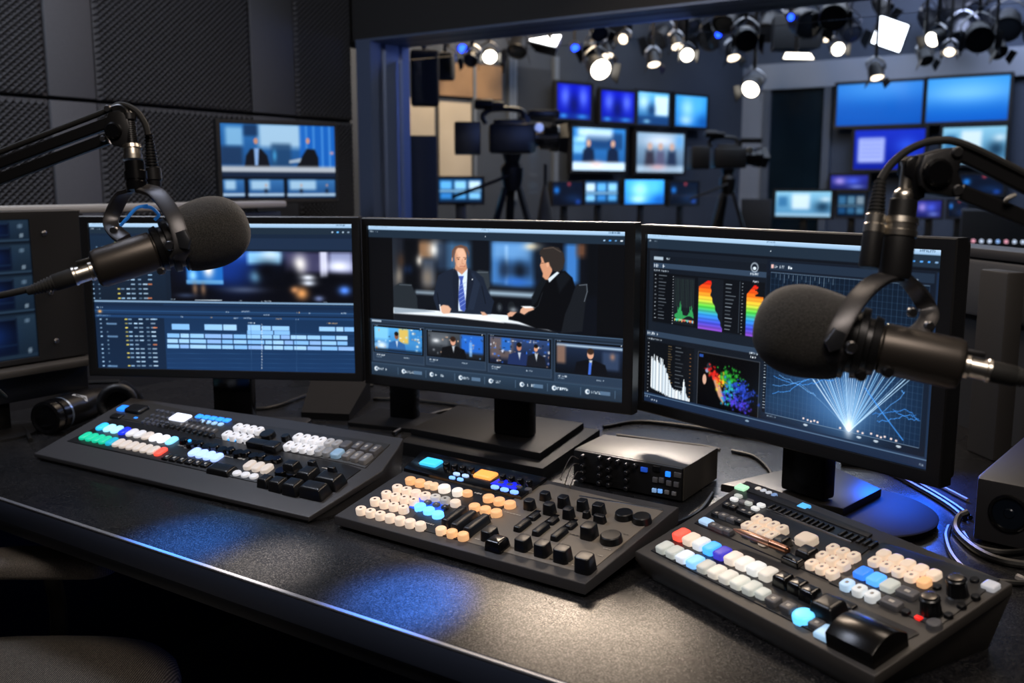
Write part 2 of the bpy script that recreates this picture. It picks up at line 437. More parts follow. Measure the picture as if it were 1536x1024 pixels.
# ---------------------------------------------------------------- desk
YF, YB, XD0, XD1 = 0.845, 2.36, -2.26, 0.75
desk = thing('control_desk', 'long black speckled control desk carrying the consoles and monitors', 'desk', (-0.75, 1.6, 0))
bm = NB(); box(bm, ((XD0 + XD1) / 2, (YF + YB) / 2, DZ - 0.02), (XD1 - XD0, YB - YF, 0.04), bev=0.0025)
obj('worktop', bm, desk_mat(), desk, world=True)
bm = NB(); box(bm, ((XD0 + XD1) / 2, YF + 0.012, DZ - 0.041 - 0.012), (XD1 - XD0 - 0.01, 0.02, 0.022), bev=0.002)
bm2 = NB(); box(bm2, ((XD0 + XD1) / 2, YF - 0.0035, DZ - 0.0215), (XD1 - XD0, 0.006, 0.036), bev=0.0015); obj('front_edge_band', bm2, mat('navy_edge_band', '#2b3346', 0.5, bump=.05), desk, world=True)
bm2 = NB(); box(bm2, ((XD0 + XD1) / 2, YF - 0.003, DZ - 0.0012), (XD1 - XD0, 0.007, 0.0032), bev=0.001); obj('edge_highlight_strip', bm2, mat('painted_edge_highlight', '#8d9099', 0.35, metal=.5), desk, world=True)  # pale strip carries the worktop's bright edge highlight as colour
obj('front_rail', bm, mat('blue_black_edge', '#12151d', 0.5), desk, world=True)
for x in (XD0 + 0.05, 0.68):
    obj('leg_panel', box(NB(), (x, 1.62, (DZ - 0.042) / 2), (0.04, 1.4, DZ - 0.042), bev=0.003), CASED, desk, world=True)
obj('modesty_panel', box(NB(), ((XD0 + XD1) / 2, 2.25, 0.42), (XD1 - XD0 - 0.2, 0.02, 0.5)), CASED, desk, world=True)

# low partitions round the back of the desk
def partition(name, label, a, b, top, th=0.06, lip=GREYM, pad=None):
    a, b = Vector((a[0], a[1], 0)), Vector((b[0], b[1], 0)); d = b - a; rz = math.atan2(d.y, d.x)
    t = thing(name, label, 'partition', ((a + b) / 2), rz)
    obj('partition_panel', box(NB(), (0, 0, top / 2 - 0.012), (d.length, th, top - 0.024), bev=0.004), mat('partition_fabric', '#17191e', 0.7, bump=0.2, bscale=400), t)
    obj('top_ledge', box(NB(), (0, 0, top), (d.length + 0.02, th + 0.035, 0.022), bev=0.006), lip, t)
    if pad: obj('padded_band', box(NB(), (0, -th / 2 - 0.012, top - 0.075), (d.length - 0.01, 0.024, 0.12), bev=0.009), mat('grey_pad_fabric', '#34363b', 0.8, bump=0.3, bscale=500, var=0.1), t)
    return t
partition('desk_side_partition', 'low dark partition with pale top ledge behind the rack display', (-2.30, 0.45), (-2.545, 2.32), 1.212, lip=mat('pale_ledge', '#8b8a88', .5, bump=.05))
partition('desk_corner_partition', 'low partition with grey padded band behind the right microphone', (-0.50, 2.53), (0.40, 1.56), 1.13, lip=CASE, pad=True)
tag(obj('cable_duct_post', box(NB(), (-0.262, 2.09, DZ + 0.185), (0.085, 0.04, 0.37), rot=Matrix.Rotation(math.radians(-47), 3, 'Z'), bev=0.005), mat('post_grey', '#2b2928', 0.6, bump=0.1)), 'upright grey-brown post standing at the right end of the desk', 'post')

# ---------------------------------------------------------------- the three desk monitors
KM = 0.56 / 0.53
MW, MH = 0.56, 0.3065
def mon_pose(cx, cd, cz, yaw):
    c = Vector((0, 0, EYE.z + cz * KM)) + CR * (cx * KM) + FH * (cd * KM)
    return c, yaw + YAW
def frame_bm(w, h, l, r, t, b, y0, y1, lip=0.004):
    """picture-frame ring: opening w x h centred at the origin in XZ"""
    bm = NB(); o = (-w / 2 - l, -h / 2 - b, w / 2 + r, h / 2 + t); i = (-w / 2, -h / 2, w / 2, h / 2)
    def ring(q, y): return [bm.verts.new((q[0], y, q[1])), bm.verts.new((q[2], y, q[1])), bm.verts.new((q[2], y, q[3])), bm.verts.new((q[0], y, q[3]))]
    e = 0.002
    R = [ring(i, y0 + lip), ring(i, y0 + 0.0005), ring((i[0] - .001, i[1] - .001, i[2] + .001, i[3] + .001), y0), ring((o[0] + e, o[1] + e, o[2] - e, o[3] - e), y0), ring(o, y0 + e), ring(o, y1), ring(i, y1)]
    for a, c in zip(R, R[1:] + R[:1]):
        for k in range(4):
            j = (k + 1) % 4; bm.faces.new((a[k], a[j], c[j], c[k]))
    return bm
def monitor(name, label, pose, bez, pic, base_fn, es=1.0):
    c, yaw = pose
    t = thing(name, label, 'monitor', (c.x, c.y, DZ), yaw, 'desk monitors')
    zc = c.z - DZ; l, r, tp, b = bez
    put('screen', pic.mesh('screen', screen_mat('lit_display', es)), t, (0, 0, zc))
    obj('bezel', frame_bm(MW - .002, MH - .002, l, r, tp, b, -0.006, 0.022), BLK, t, loc=(0, 0, zc))
    bm = NB(); box(bm, ((r - l) / 2, 0.033, zc + (tp - b) / 2), (MW + l + r - .012, 0.02, MH + tp + b - .012), bev=0.006)
    obj('rear_housing', bm, BLK, t)
    base_fn(t, zc)
    return t
# poses recovered from the photograph's perspective
POSE = {'L': mon_pose(-0.567, 1.886, -0.214, -0.107), 'M': mon_pose(-0.043, 1.735, -0.217, -0.505), 'R': mon_pose(0.388, 1.442, -0.223, -0.931)}
def new_pic(k, nx=470, ny=258, bg='#0c1016', zx=0, zy=0, zs=1):
    c, yaw = POSE[k]; rx = (math.cos(yaw), math.sin(yaw), 0)
    p = Pic(MW * 1000, MH * 1000, nx, ny, bg); p.map = plane_map(zx, zy, zs, c, rx, MW * 1000, MH * 1000); return p
def titlebar(P, y_bar, y_band, seed, dots):
    o = P.map; P.map = lambda x, y: (x, y); W = P.w
    P.rect((-2, -2), (W + 2, y_band), '#1b2836')
    P.rect((-2, -2), (W + 2, y_bar), '#b7cfe6', c2='#86a8c8')
    P.rect((-2, -2), (W * 0.5, y_bar), '#9fbdd8', 0.5)
    P.glyphs((8, 1.6), 22, 2.6, '#6f8ba6', 0.6, seed)
    P.glyphs((W * 0.475, 2.0), 7, 3.0, '#5d7a96', 0.9, seed + 1)
    P.glyphs((W - 34, 1.6), 8, 3.6, '#35506c', 1, seed + 2)
    P.glyphs((4, y_bar + 2.2), 4, 3.2, '#b9c8d6', 0.9, seed + 3); P.glyphs((18, y_bar + 3.4), 5, 1.8, '#8fa2b4', 0.9, seed + 4)
    for i, c in enumerate(dots): P.ell((W - 42 + i * 11, (y_bar + y_band) / 2 + 1), 2.6 if i % 2 else 2.0, 1.5, c)
    P.ell((W * 0.49, (y_bar + y_band) / 2), 0.9, 0.9, '#c4d0da')
    P.map = o

# left: editing timeline
P = new_pic('L', 480, 262, '#101b2b', 100, 300, 3.011)
titlebar(P, 9, 24, 1, ['#a9bccd', '#5fb0f0', '#9fb4c6', '#7a8ea2'])
P.rect((90, 150), (1310, 470), '#152235', c2='#101a28')
P.rect((455, 170), (1300, 225), '#1a2940')
P.rect((100, 160), (452, 452), '#16263a', c2='#111c2b')
# viewer picture: blurred newsroom
P.rect((462, 228), (1300, 468), '#07080f')
P.clip = np.zeros((P.ny, P.nx)); (ax, ay), (bx, by) = P.q((462, 228)), P.q((1300, 468)); P.clip[(P.X > ax) & (P.X < bx) & (P.Y > ay) & (P.Y < by)] = 1
P.blob((760, 250), 90, 22, '#1d4fb8', 0.9); P.blob((720, 320), 70, 40, '#12338a', 0.8)
P.rect((540, 290), (708, 382), '#1b62b4', 0.95, 2); P.blob((640, 310), 11, 17, '#f3ece6', 1); P.blob((570, 340), 9, 12, '#8fd0ff', 0.9); P.rect((540, 360), (708, 380), '#6aa8da', 0.8, 1.5)
P.blob((735, 245), 20, 6, '#f0f4ff', 0.9)
P.rect((815, 232), (968, 290), '#8ccdf6', 0.9, 5); P.blob((855, 345), 12, 12, '#7fc4f4', 0.9); P.blob((920, 250), 22, 12, '#cfe9ff', 0.9)
P.rect((985, 235), (1300, 330), '#3b3a5c', 0.9, 5); P.rect((1142, 232), (1180, 350), '#cfd2ea', 0.9, 3); P.blob((1052, 292), 15, 19, '#f6f2f0', 1)
P.rect((1185, 235), (1290, 325), '#9aa6cf', 0.75, 6); P.blob((1230, 300), 26, 12, '#e9ecff', 0.9)
for x, y, a, b in ((905, 320, 28, 22), (950, 395, 40, 30), (1010, 350, 20, 26), (1110, 400, 26, 20), (600, 420, 60, 16), (1200, 360, 30, 12)): P.blob((x, y), a, b, '#05060c', 0.95)
P.blob((1090, 350), 14, 6, '#dfe6f2', 0.9); P.blob((1092, 375), 14, 6, '#cfd8e8', 0.9); P.blob((1062, 422), 13, 12, '#e09a5a', 0.9); P.blob((1030, 405), 9, 7, '#c98c5c', 0.8)
P.blob((1255, 408), 12, 9, '#4f86f0', 0.95); P.blob((1140, 445), 10, 6, '#6f7fae', 0.8); P.blob((800, 405), 40, 7, '#4a5570', 0.7); P.blob((580, 400), 6, 12, '#8a6a52', 0.7); P.blob((617, 402), 6, 12, '#8a6a52', 0.7); P.blob((540, 430), 20, 5, '#33405c', .7)
P.clip = None
P.rect((455, 452), (1300, 464), '#0c121c', 0.85); P.glyphs((470, 444), 5, 3, '#a9bccb', 1, 3); P.line([(580, 452), (700, 452)], 1.2, '#c9d8e6'); P.glyphs((780, 452), 4, 2.4, '#a9bccb', 1, 4); P.glyphs((880, 454), 9, 3, '#b9c8d6', 1, 5); P.glyphs((1160, 458), 4, 2.4, '#a9bccb', 1, 6)
# rows of list marks, upper and lower
def marks(y0, y1, n, seed, x0=122):
    r = random.Random(seed)
    for i in range(n):
        y = y0 + (y1 - y0) * i / (n - 1)
        for dx, w, c in ((16, 8, '#9fc4e6'), (45, 6, '#6f90ac'), (130, 10, '#d8c860'), (145, 14, '#8fb6da'), (170, 14, '#a7c9e8'), (192, 16, '#9fbfdc'), (225, 12, '#7d9cba'), (246, 18, '#b3d0ea')):
            if r.random() < 0.88:
                p = P.q((x0 + dx + (y - 330) * 0.07, y)); o = P.map; P.map = lambda X, Y: (X, Y)
                P.rect((p[0], p[1]), (p[0] + w * 0.55, p[1] + 2.6), c, r.uniform(0.55, 1)); P.map = o
        if r.random() < 0.4:
            p = P.q((x0 + 60 + r.randint(0, 10), y)); o = P.map; P.map = lambda X, Y: (X, Y); P.rect((p[0], p[1]), (p[0] + 22, p[1] + 3.6), '#6f95bd', 0.7); P.map = o
        if r.random() < 0.45:
            p = P.q((x0 + 272, y)); o = P.map; P.map = lambda X, Y: (X, Y); P.rect((p[0], p[1]), (p[0] + 9, p[1] + 2.6), r.choice(['#8fb6da', '#d97f52', '#7c9cd0']), 0.8); P.map = o
marks(188, 440, 13, 2, 95)
P.rect((125, 462), (1312, 800), '#142b49', c2='#17335a'); P.rect((125, 459), (1300, 466), '#8fb3d6', 0.75); P.rect((125, 466), (455, 800), '#101d30', 0.75)
P.rect((125, 470), (1312, 545), '#12233c', c2='#1b3a63'); P.rect((125, 500), (1312, 512), '#2b527f', 0.7); P.rect((125, 516), (1312, 528), '#0e1c30', 0.9)
P.glyphs((135, 480), 6, 3, '#a9c4de', 1, 9); P.blob((150, 502), 4, 3, '#e8a860', 1); P.glyphs((135, 517), 14, 2.8, '#8fb0d0', 0.8, 12)
for x, y, n in ((720, 503, 3), (790, 500, 9), (800, 530, 8), (890, 515, 7), (1040, 505, 3), (1095, 508, 2), (1240, 508, 6), (945, 533, 6), (755, 530, 5), (515, 524, 3), (650, 527, 2), (1175, 553, 12), (820, 552, 8), (1035, 536, 3)):
    P.glyphs((x, y), n, 2.6, random.Random(x).choice(['#cfdfee', '#e0b478', '#c9d8e8']), 0.95, x)
marks(535, 745, 12, 5, 118)
for y, gap in ((600, 1), (622, 1), (645, 1), (668, 1), (692, 1), (715, 0.7), (735, 0.7), (755, 0.7)): P.line([(455, y), (1308, y + 4)], 0.35, '#2a527f', gap)
def clips(y, h, xs, c, seed):
    r = random.Random(seed)
    for a, b in zip(xs, xs[1:]):
        if a is None or b is None: continue
        P.rect((a + 2, y + (a - 450) * 0.014), (b - 2, y + h + (b - 450) * 0.014), r.choice(c), 0.95)
        P.glyphs((a + 8, y + 4 + (a - 450) * 0.014), 3, 1.6, '#5f8fc4', 0.6, seed + a)
CB = ['#8fc0ee', '#7fb4ea', '#9cc8f0', '#86aee4']
clips(558, 26, [472, 557, None, 620, 705, 770, None, 815, 878], CB, 1); clips(562, 20, [878, 925, 1008, None, 1138, 1215, 1252, 1300], CB, 2)
clips(583, 18, [813, 935, 1010], CB, 3)
clips(602, 18, [452, 512, 555, 622, 700, 752, 813, 878, 930, 965, 1010, 1085, 1148, 1215, 1270], CB, 4)
clips(627, 17, [452, 505, 555, 632, 700, 752, 815, 895, 930, 982, 1025, 1095, 1150, 1220, 1270], CB, 5)
clips(651, 17, [452, 510, 555, 632, 700, 755, 818, 890, 930, 980, 1025, 1085, 1150, 1225, 1300], CB, 6)
for i in range(16): P.line([(881, 560 + i * 13), (882, 566 + i * 13)], 0.8, '#e6eef8')
P.line([(1035, 540), (1040, 790)], 0.3, '#3a5f88'); P.line([(832, 560), (836, 790)], 0.3, '#33567e')
PIC_L = P

# middle: programme picture with four sources below
P = new_pic('M', 470, 258, '#06070a', 530, 310, 3.102)
P.rect((60, 75), (1275, 600), '#08090c')
V0, V1 = P.q((181, 150)), P.q((1133, 582))
P.clip = np.zeros((P.ny, P.nx)); P.clip[(P.X > V0[0]) & (P.X < V1[0]) & (P.Y > P.q((181, 140))[1]) & (P.Y < P.q((181, 600))[1] + 30)] = 1
P.rect((175, 130), (1140, 600), '#0a0d14')
P.rect((178, 140), (240, 480), '#191d26', 0.9, 6); P.blob((205, 320), 12, 20, '#a99a86', 0.8); P.blob((190, 240), 10, 60, '#20262f', .9)
P.rect((305, 165), (365, 240), '#7a5d45', 0.8, 5); P.blob((330, 195), 14, 18, '#8d6a4c', 0.7); P.blob((382, 200), 14, 16, '#f7f3ea', 1); P.blob((302, 250), 10, 10, '#e8e2d6', 0.9); P.blob((259, 290), 9, 9, '#2f6fe0', 0.9); P.blob((225, 250), 12, 14, '#3a2a20', .8)
P.rect((322, 240), (380, 370), '#39475c', 0.8, 6); P.blob((345, 330), 16, 22, '#8b7a66', 0.7); P.rect((385, 160), (460, 300), '#23344c', 0.8, 8)
P.rect((440, 160), (545, 300), '#4d7fae', 0.6, 8); P.rect((236, 150), (300, 390), '#05070b', 0.8, 6)
P.rect((640, 158), (840, 372), '#3f77b8', 0.95, 6); P.rect((650, 165), (830, 250), '#6fa3d8', 0.7, 8); P.rect((705, 180), (720, 360), '#9cc4ea', 0.6, 3); P.rect((560, 160), (632, 300), '#0b0f16', 0.8, 7)
P.rect((690, 260), (830, 330), '#1f3350', 0.75, 8); P.blob((775, 300), 14, 18, '#0c131e', 0.9); P.blob((700, 295), 12, 20, '#1a2b44', 0.9); P.blob((835, 186), 16, 7, '#fff0cc', 1); P.blob((760, 350), 30, 9, '#2a62b8', 0.9)
P.rect((985, 170), (1045, 360), '#3c7cc8', 0.9, 6); P.rect((1040, 170), (1085, 235), '#6b4632', 0.8, 6); P.rect((1085, 165), (1140, 420), '#080a0e', 0.9, 6); P.blob((865, 250), 20, 40, '#101a28', 0.8)
P.rect((288, 388), (400, 412), '#8fa2b2', 0.8, 3); P.rect((630, 388), (850, 425), '#9fb8cc', 0.85, 4); P.rect((630, 372), (850, 392), '#20262e', 0.8, 4)
P.poly([(186, 372), (215, 355), (270, 360), (298, 425), (300, 475), (188, 478)], '#20262c', 1, 1.0); P.line([(215, 362), (270, 365)], 2, '#4a525a', .8)
P.poly([(560, 305), (585, 294), (630, 300), (636, 370), (600, 420), (560, 400)], '#2a3138', 1, 1.0); P.line([(572, 305), (625, 305)], 2, '#566069', .7)
P.rect((300, 412), (400, 470), '#0c1016', 0.9, 3); P.rect((640, 420), (860, 470), '#0a0c11', .9, 3); P.ell((680, 468), 7, 9, '#1d2228'); P.ell((680, 468), 3.5, 5, '#3a4048'); P.ell((735, 465), 8, 10, '#15191e'); P.blob((745, 480), 8, 5, '#aab2ba', .6)
P.poly([(830, 420), (880, 325), (930, 340), (900, 470), (830, 470)], '#0f1318', 1, 1)
# desk in the picture
P.poly([(186, 468), (300, 478), (480, 488), (720, 505), (880, 560), (1000, 610), (700, 600), (186, 560)], '#d4dbe2')
P.poly([(186, 495), (480, 515), (760, 545), (940, 580), (1000, 640), (186, 600)], '#12151b', 1, 1.0)
P.poly([(186, 468), (330, 478), (380, 488), (190, 494)], '#8b99a6', 1, .8); P.poly([(420, 500), (600, 500), (700, 540), (520, 520)], '#f1f4f7', .8, 1.0)
# presenter in navy
P.poly([(470, 285), (430, 300), (395, 318), (380, 380), (372, 425), (390, 480), (420, 492), (600, 502), (640, 500), (655, 440), (625, 390), (605, 330), (570, 300), (535, 290)], '#18202f', 1, .4)
P.poly([(500, 300), (560, 310), (590, 360), (560, 480), (520, 480)], '#1f293b', .8, .6); P.line([(390, 400), (400, 460)], 1.5, '#0a0f18'); P.line([(598, 370), (615, 450)], 1.5, '#0a0f18')
P.poly([(466, 286), (532, 288), (528, 380), (518, 485), (490, 485), (478, 380)], '#c9d8ea', 1, .3)
P.poly([(490, 322), (514, 322), (508, 345), (526, 470), (515, 488), (498, 478), (488, 420), (497, 345)], '#3a4f9e', 1, .2)
for i in range(6): P.line([(488 + i, 372 + i * 19), (522, 352 + i * 19)], 1.1, '#8fa3d8', .8)
P.poly([(466, 288), (478, 282), (492, 330), (488, 480), (470, 470), (462, 360)], '#151c2a', 1, .3); P.poly([(532, 288), (545, 300), (560, 350), (530, 480), (522, 470), (528, 360)], '#151c2a', 1, .3)
P.poly([(478, 255), (524, 255), (530, 290), (505, 316), (472, 288)], '#b98568', 1, .4)
P.ell((499, 222), 14.2, 17.5, '#6a4a38', 1, .12); P.ell((499, 238), 13.2, 19, '#cf9d80', 1, .1); P.ell((497, 206), 9.5, 8, '#d6a88b', 1, .5); P.blob((476, 245), 4, 12, '#a87356', .55); P.ell((505, 225), 8, 9, '#dcae92', .8, .6); P.ell((495, 292), 8, 4, '#a9745a', .5, 1)
P.poly([(458, 236), (459, 205), (474, 184), (500, 177), (528, 186), (540, 214), (537, 234), (532, 212), (517, 193), (486, 191), (470, 206), (466, 238)], '#64463a', 1, .8)
P.line([(481, 238), (496, 236)], 1.1, '#4a2f24', .9); P.line([(512, 236), (530, 238)], 1.1, '#4a2f24', .9); P.ell((489, 244), 1.8, 1, '#33201a'); P.ell((521, 244), 1.8, 1, '#33201a'); P.line([(507, 245), (505, 262), (512, 265)], 1, '#a56f55', .9); P.line([(496, 277), (520, 276)], 1.5, '#9c5a4a', .9); P.line([(494, 268), (522, 268)], 1, '#b07c62', .6)
P.ell((460, 245), 1.5, 4, '#b98568'); P.ell((554, 338), 1.2, 1.2, '#d5dbe2')
P.poly([(402, 465), (418, 456), (442, 460), (455, 475), (448, 496), (420, 498), (404, 485)], '#cfa288', 1, .4); P.poly([(592, 488), (610, 490), (625, 505), (600, 506)], '#c3967c', 1, .4); P.line([(402, 456), (408, 490)], 1.8, '#dfe7f0')
# guest in black, seen from behind
P.poly([(1040, 362), (1085, 356), (1092, 390), (1080, 450), (1065, 580), (965, 588), (985, 470), (1020, 400)], '#15181d', 1, .5); P.line([(1052, 365), (1086, 362), (1088, 395), (1075, 440)], 1.6, '#5a626b', .9)
P.poly([(900, 345), (950, 305), (985, 298), (1020, 330), (1032, 372), (1010, 440), (985, 500), (968, 578), (850, 566), (770, 535), (722, 525), (722, 500), (740, 492), (800, 500), (855, 440), (875, 390)], '#07080b', 1, .5)
P.line([(880, 400), (860, 460), (800, 505)], 1.2, '#1d2127', .9); P.poly([(940, 320), (985, 302), (1012, 330), (960, 400)], '#101318', .9, 2)
P.poly([(905, 335), (950, 300), (958, 308), (912, 352)], '#c9d4de', 1, .3)
P.poly([(872, 235), (878, 225), (925, 240), (925, 300), (905, 340), (893, 338), (880, 325), (882, 310), (872, 285), (868, 272), (875, 255)], '#c08a6c', 1, .5)
P.poly([(866, 222), (868, 205), (885, 190), (920, 183), (955, 190), (978, 215), (984, 250), (975, 290), (955, 304), (930, 298), (915, 275), (910, 258), (890, 262), (882, 240), (876, 232)], '#2b2624', 1, .5)
P.ell((904, 270), 2.8, 4.4, '#cf9a7c'); P.line([(885, 195), (930, 190), (965, 210)], 1.4, '#544a44', .8); P.line([(874, 262), (884, 262)], 1, '#4a3026')
P.poly([(778, 478), (790, 465), (835, 468), (842, 478), (815, 488), (795, 502), (775, 492)], '#c99a80', 1, .4); P.poly([(716, 498), (730, 488), (760, 490), (740, 510), (720, 512)], '#c3937a', 1, .4); P.poly([(780, 462), (825, 462), (845, 470), (800, 472)], '#e8ecef', .9, .3)
P.clip = None
titlebar(P, 8.5, 24, 21, ['#8fb0ce', '#3f8fe0', '#5a86b0', '#c9d4de'])
# strip of four sources
ya = P.q((85, 520))[1]
o = P.map; P.map = lambda X, Y: (X, Y)
P.rect((-2, ya), (P.w + 2, P.h + 2), '#18222e', c2='#1d2a3a'); P.rect((-2, ya), (P.w + 2, ya + 1.2), '#54708e'); P.rect((-2, ya + 2), (P.w + 2, ya + 7), '#222f40'); P.map = o
P.rect((86, 524), (130, 536), '#b9c9d8', .8)
def source(x0, y0, x1, y1, fn):
    P.rect((x0 - 10, y0 - 14), (x1 + 12, y1 + 50), '#2c3b4e'); P.rect((x0 - 6, y0 - 8), (x1 + 8, y1 + 6), '#0a0d12')
    (ax, ay), (bx, by) = P.q((x0, y0)), P.q((x1, y1))
    P.clip = np.zeros((P.ny, P.nx)); P.clip[(P.X > ax) & (P.X < bx) & (P.Y > ay) & (P.Y < by)] = 1
    w, h = bx - ax, by - ay; m = P.map; P.map = lambda X, Y: (ax + X * w, ay + Y * h); fn(); P.map = lambda X, Y: (X, Y); P.clip = None
    for k in range(3): P.ell((ax + 2 + 3 * k, ay - 2.2), .8, .8, '#8ea0b2')
    P.ell((bx - 3, ay - 2.2), 1, 1, '#c9d2da')
    P.rect((ax - 2, by + 4), (bx + 3, by + 18), '#243346'); P.glyphs((ax + 4, by + 6.5), 9, 3, '#dfe8f0', 1, int(x0)); P.glyphs((ax + 4, by + 11), 9, 2, '#a9bccc', .9, int(x0) + 1); P.glyphs((ax + w * .62, by + 8), 7, 2.6, '#b9c8d6', .95, int(x0) + 2)
    P.map = m
def speck(seed, cols, n=60):
    r = random.Random(seed)
    for _ in range(n): P.blob((r.random(), r.random()), r.uniform(.8, 3.2), r.uniform(.8, 2.6), r.choice(cols), r.uniform(.5, 1))
def fig(x, s, skin, coat, hair='#15110f', y=.3):
    P.poly([(x - .2 * s, 1.05), (x - .17 * s, .62), (x - .05 * s, .52), (x + .06 * s, .52), (x + .18 * s, .64), (x + .22 * s, 1.05)], coat, 1, .6)
    P.ell((x, y + .02), 5.2 * s, 7.2 * s, skin, 1, .2); P.ell((x, y - .07), 5.4 * s, 4.6 * s, hair, 1, .4); P.poly([(x - .02, .52), (x + .03, .52), (x + .01, .8)], '#cfd8e0', .8, .2)
def f1():
    P.rect((0, 0), (1, 1), '#4f9fd8', c2='#2b6aa8'); P.rect((.52, .02), (.72, .6), '#d8b04a', .9, 2); P.rect((.0, .0), (.3, .5), '#7fc4ea', .8, 3); P.rect((.75, 0), (1, .5), '#2f77b8', .9, 2); P.blob((.15, .75), 14, 8, '#dfe9f2', .9); speck(3, ['#9fd0f0', '#e8e2d0', '#1b3f66', '#c98a4a'], 40); fig(.47, .95, '#7a4f38', '#2a5a94'); P.rect((0, .88), (1, 1), '#0d1016', .8, 2)
def f2():
    P.rect((0, 0), (1, 1), '#3d434a', c2='#14171c'); P.rect((.6, 0), (1, .75), '#1f62c8', .9, 3); P.rect((.05, .05), (.38, .55), '#5a6068', .8, 4); P.blob((.15, .35), 8, 4, '#d8dce0', .9); speck(5, ['#8a9098', '#22262c', '#c9a58a', '#5fa0e0'], 40); fig(.46, 1.15, '#c9937a', '#0c0d10', '#2a1c16'); P.rect((.75, .3), (.8, .9), '#7ab0e8', .7, 1)
def f3():
    P.rect((0, 0), (1, 1), '#2a3f6a', c2='#101626'); P.rect((0, 0), (.4, .8), '#6d5a50', .7, 4); P.rect((.2, .0), (.36, .5), '#1f5fb8', .9, 2); speck(7, ['#e8e4e0', '#2f6fe8', '#b08a70', '#101420', '#cfd8f0'], 80); fig(.5, 1.0, '#a87058', '#1c2a52'); fig(.78, .8, '#c98f70', '#16181f')
def f4():
    P.rect((0, 0), (1, 1), '#1a2740', c2='#0a0e15'); P.rect((.0, .04), (1, .12), '#b9d4ea', .8, 1.5); P.rect((0, .1), (.14, .7), '#8a6a58', .8, 3); P.rect((.7, .2), (.95, .8), '#31415e', .8, 3); P.blob((.85, .35), 5, 6, '#a87a60', .7); fig(.52, 1.25, '#c8957a', '#0b0d12', '#33241d'); P.poly([(.5, .6), (.54, .6), (.53, 1), (.49, 1)], '#3a62c0')
source(98, 556, 320, 690, f1); source(346, 580, 606, 715, f2); source(634, 602, 912, 750, f3); source(946, 628, 1252, 796, f4)
yb = P.h - 26
o = P.map; P.map = lambda X, Y: (X, Y)
P.rect((-2, yb), (P.w + 2, P.h + 2), '#26374a', c2='#1b2836'); P.rect((-2, yb), (P.w + 2, yb + .8), '#3d546c')
for i in range(8):
    x = 8 + i * 68; P.ell((x + 5, yb + 12), 4.6, 4.6, '#cfd9e2'); P.ell((x + 6.5, yb + 12), 2.6, 2.6, '#5a6d80'); P.glyphs((x + 9, yb + 9.5), 6, 5, '#c3d0dc', 1, 40 + i)
    if i % 2: P.rect((x + 30, yb + 8.5), (x + 50, yb + 15.5), '#5f7b98', .7)
    P.rect((x + 59, yb + 5), (x + 60, yb + 20), '#56708a', .8)
P.map = o
PIC_M = P

# right: scopes
P = new_pic('R', 480, 262, '#131a24', 950, 320, 2.56)
titlebar(P, 8.5, 26, 61, ['#3f7fc0', '#4f8fd0', '#3f8fe0', '#6f93b8'])
W_, H_ = P.w, P.h; Q = P.map
def R1(z0, z1, c, a=1.0, soft=0, c2=None): P.rect(z0, z1, c, a, soft, c2)
P.map = lambda X, Y: (X, Y)
P.rect((0, 26), (W_, 30), '#0b1018'); P.rect((2, 30), (8, H_ - 20), '#0c1118')
P.map = Q
def box_q(p, q): (a, b), (c, d) = Q(*p), Q(*q); return a, b, c, d
# upper left scope group
x0, y0, x1, _ = box_q((78, 160), (510, 260)); _, y1 = Q(78, 418)
P.map = lambda X, Y: (X, Y)
P.rect((x0, y0), (x1, y1), '#10161f'); P.rect((x0, y0 + 13), (x1, y0 + 22), '#2c3c50'); P.rect((x0 + 1, y0 + 2), (x0 + 24, y0 + 8), '#a9bac9', .9); P.glyphs((x0 + 32, y0 + 3), 4, 3.4, '#c3d0da', .9, 70)
P.glyphs((x0 + 2, y0 + 15), 6, 6, '#e3ebf2', 1, 71); P.glyphs((x0 + 2, y0 + 25), 16, 3, '#c3ced8', .9, 72); P.glyphs((x1 - 32, y0 + 16), 6, 4, '#d3dde6', 1, 73)
P.ell((x1 - 24, y0 + 7), 7.5, 7.5, '#c9d6e2'); P.ell((x1 - 24, y0 + 7), 6, 6, '#131a24'); P.ell((x1 - 24, y0 + 8.5), 3.4, 2.6, '#c9d6e2')
P.rect((x0 + 1, y0 + 30), (x1 - 2, y1 - 2), '#0a0d12'); P.glyphs((x1 - 26, y0 + 28), 5, 3.4, '#e0e6ec', 1, 74)
gx0, gy0, gx1, gy1 = x0 + 2, y0 + 34, x1 - 4, y1 - 4
def ticks(x, ya, yb, n, w, c='#8b97a3', a=.8, seed=0):
    r = random.Random(seed)
    for i in range(n):
        y = ya + (yb - ya) * i / (n - 1); P.rect((x, y), (x + w * r.uniform(.5, 1), y + 1.4), c, a * r.uniform(.5, 1))
w = gx1 - gx0
P.rect((gx0 + .20 * w, gy0), (gx0 + .40 * w, gy1), '#14181e'); ticks(gx0 + .01 * w, gy0, gy1 - 6, 12, 5, '#c9d2da', .9, 1); ticks(gx0 + .05 * w, gy0, gy1 - 6, 14, 20, '#7e8893', .7, 2); ticks(gx0 + .19 * w, gy0, gy1, 18, 3, '#d3dae0', .9, 3)
r = random.Random(5)
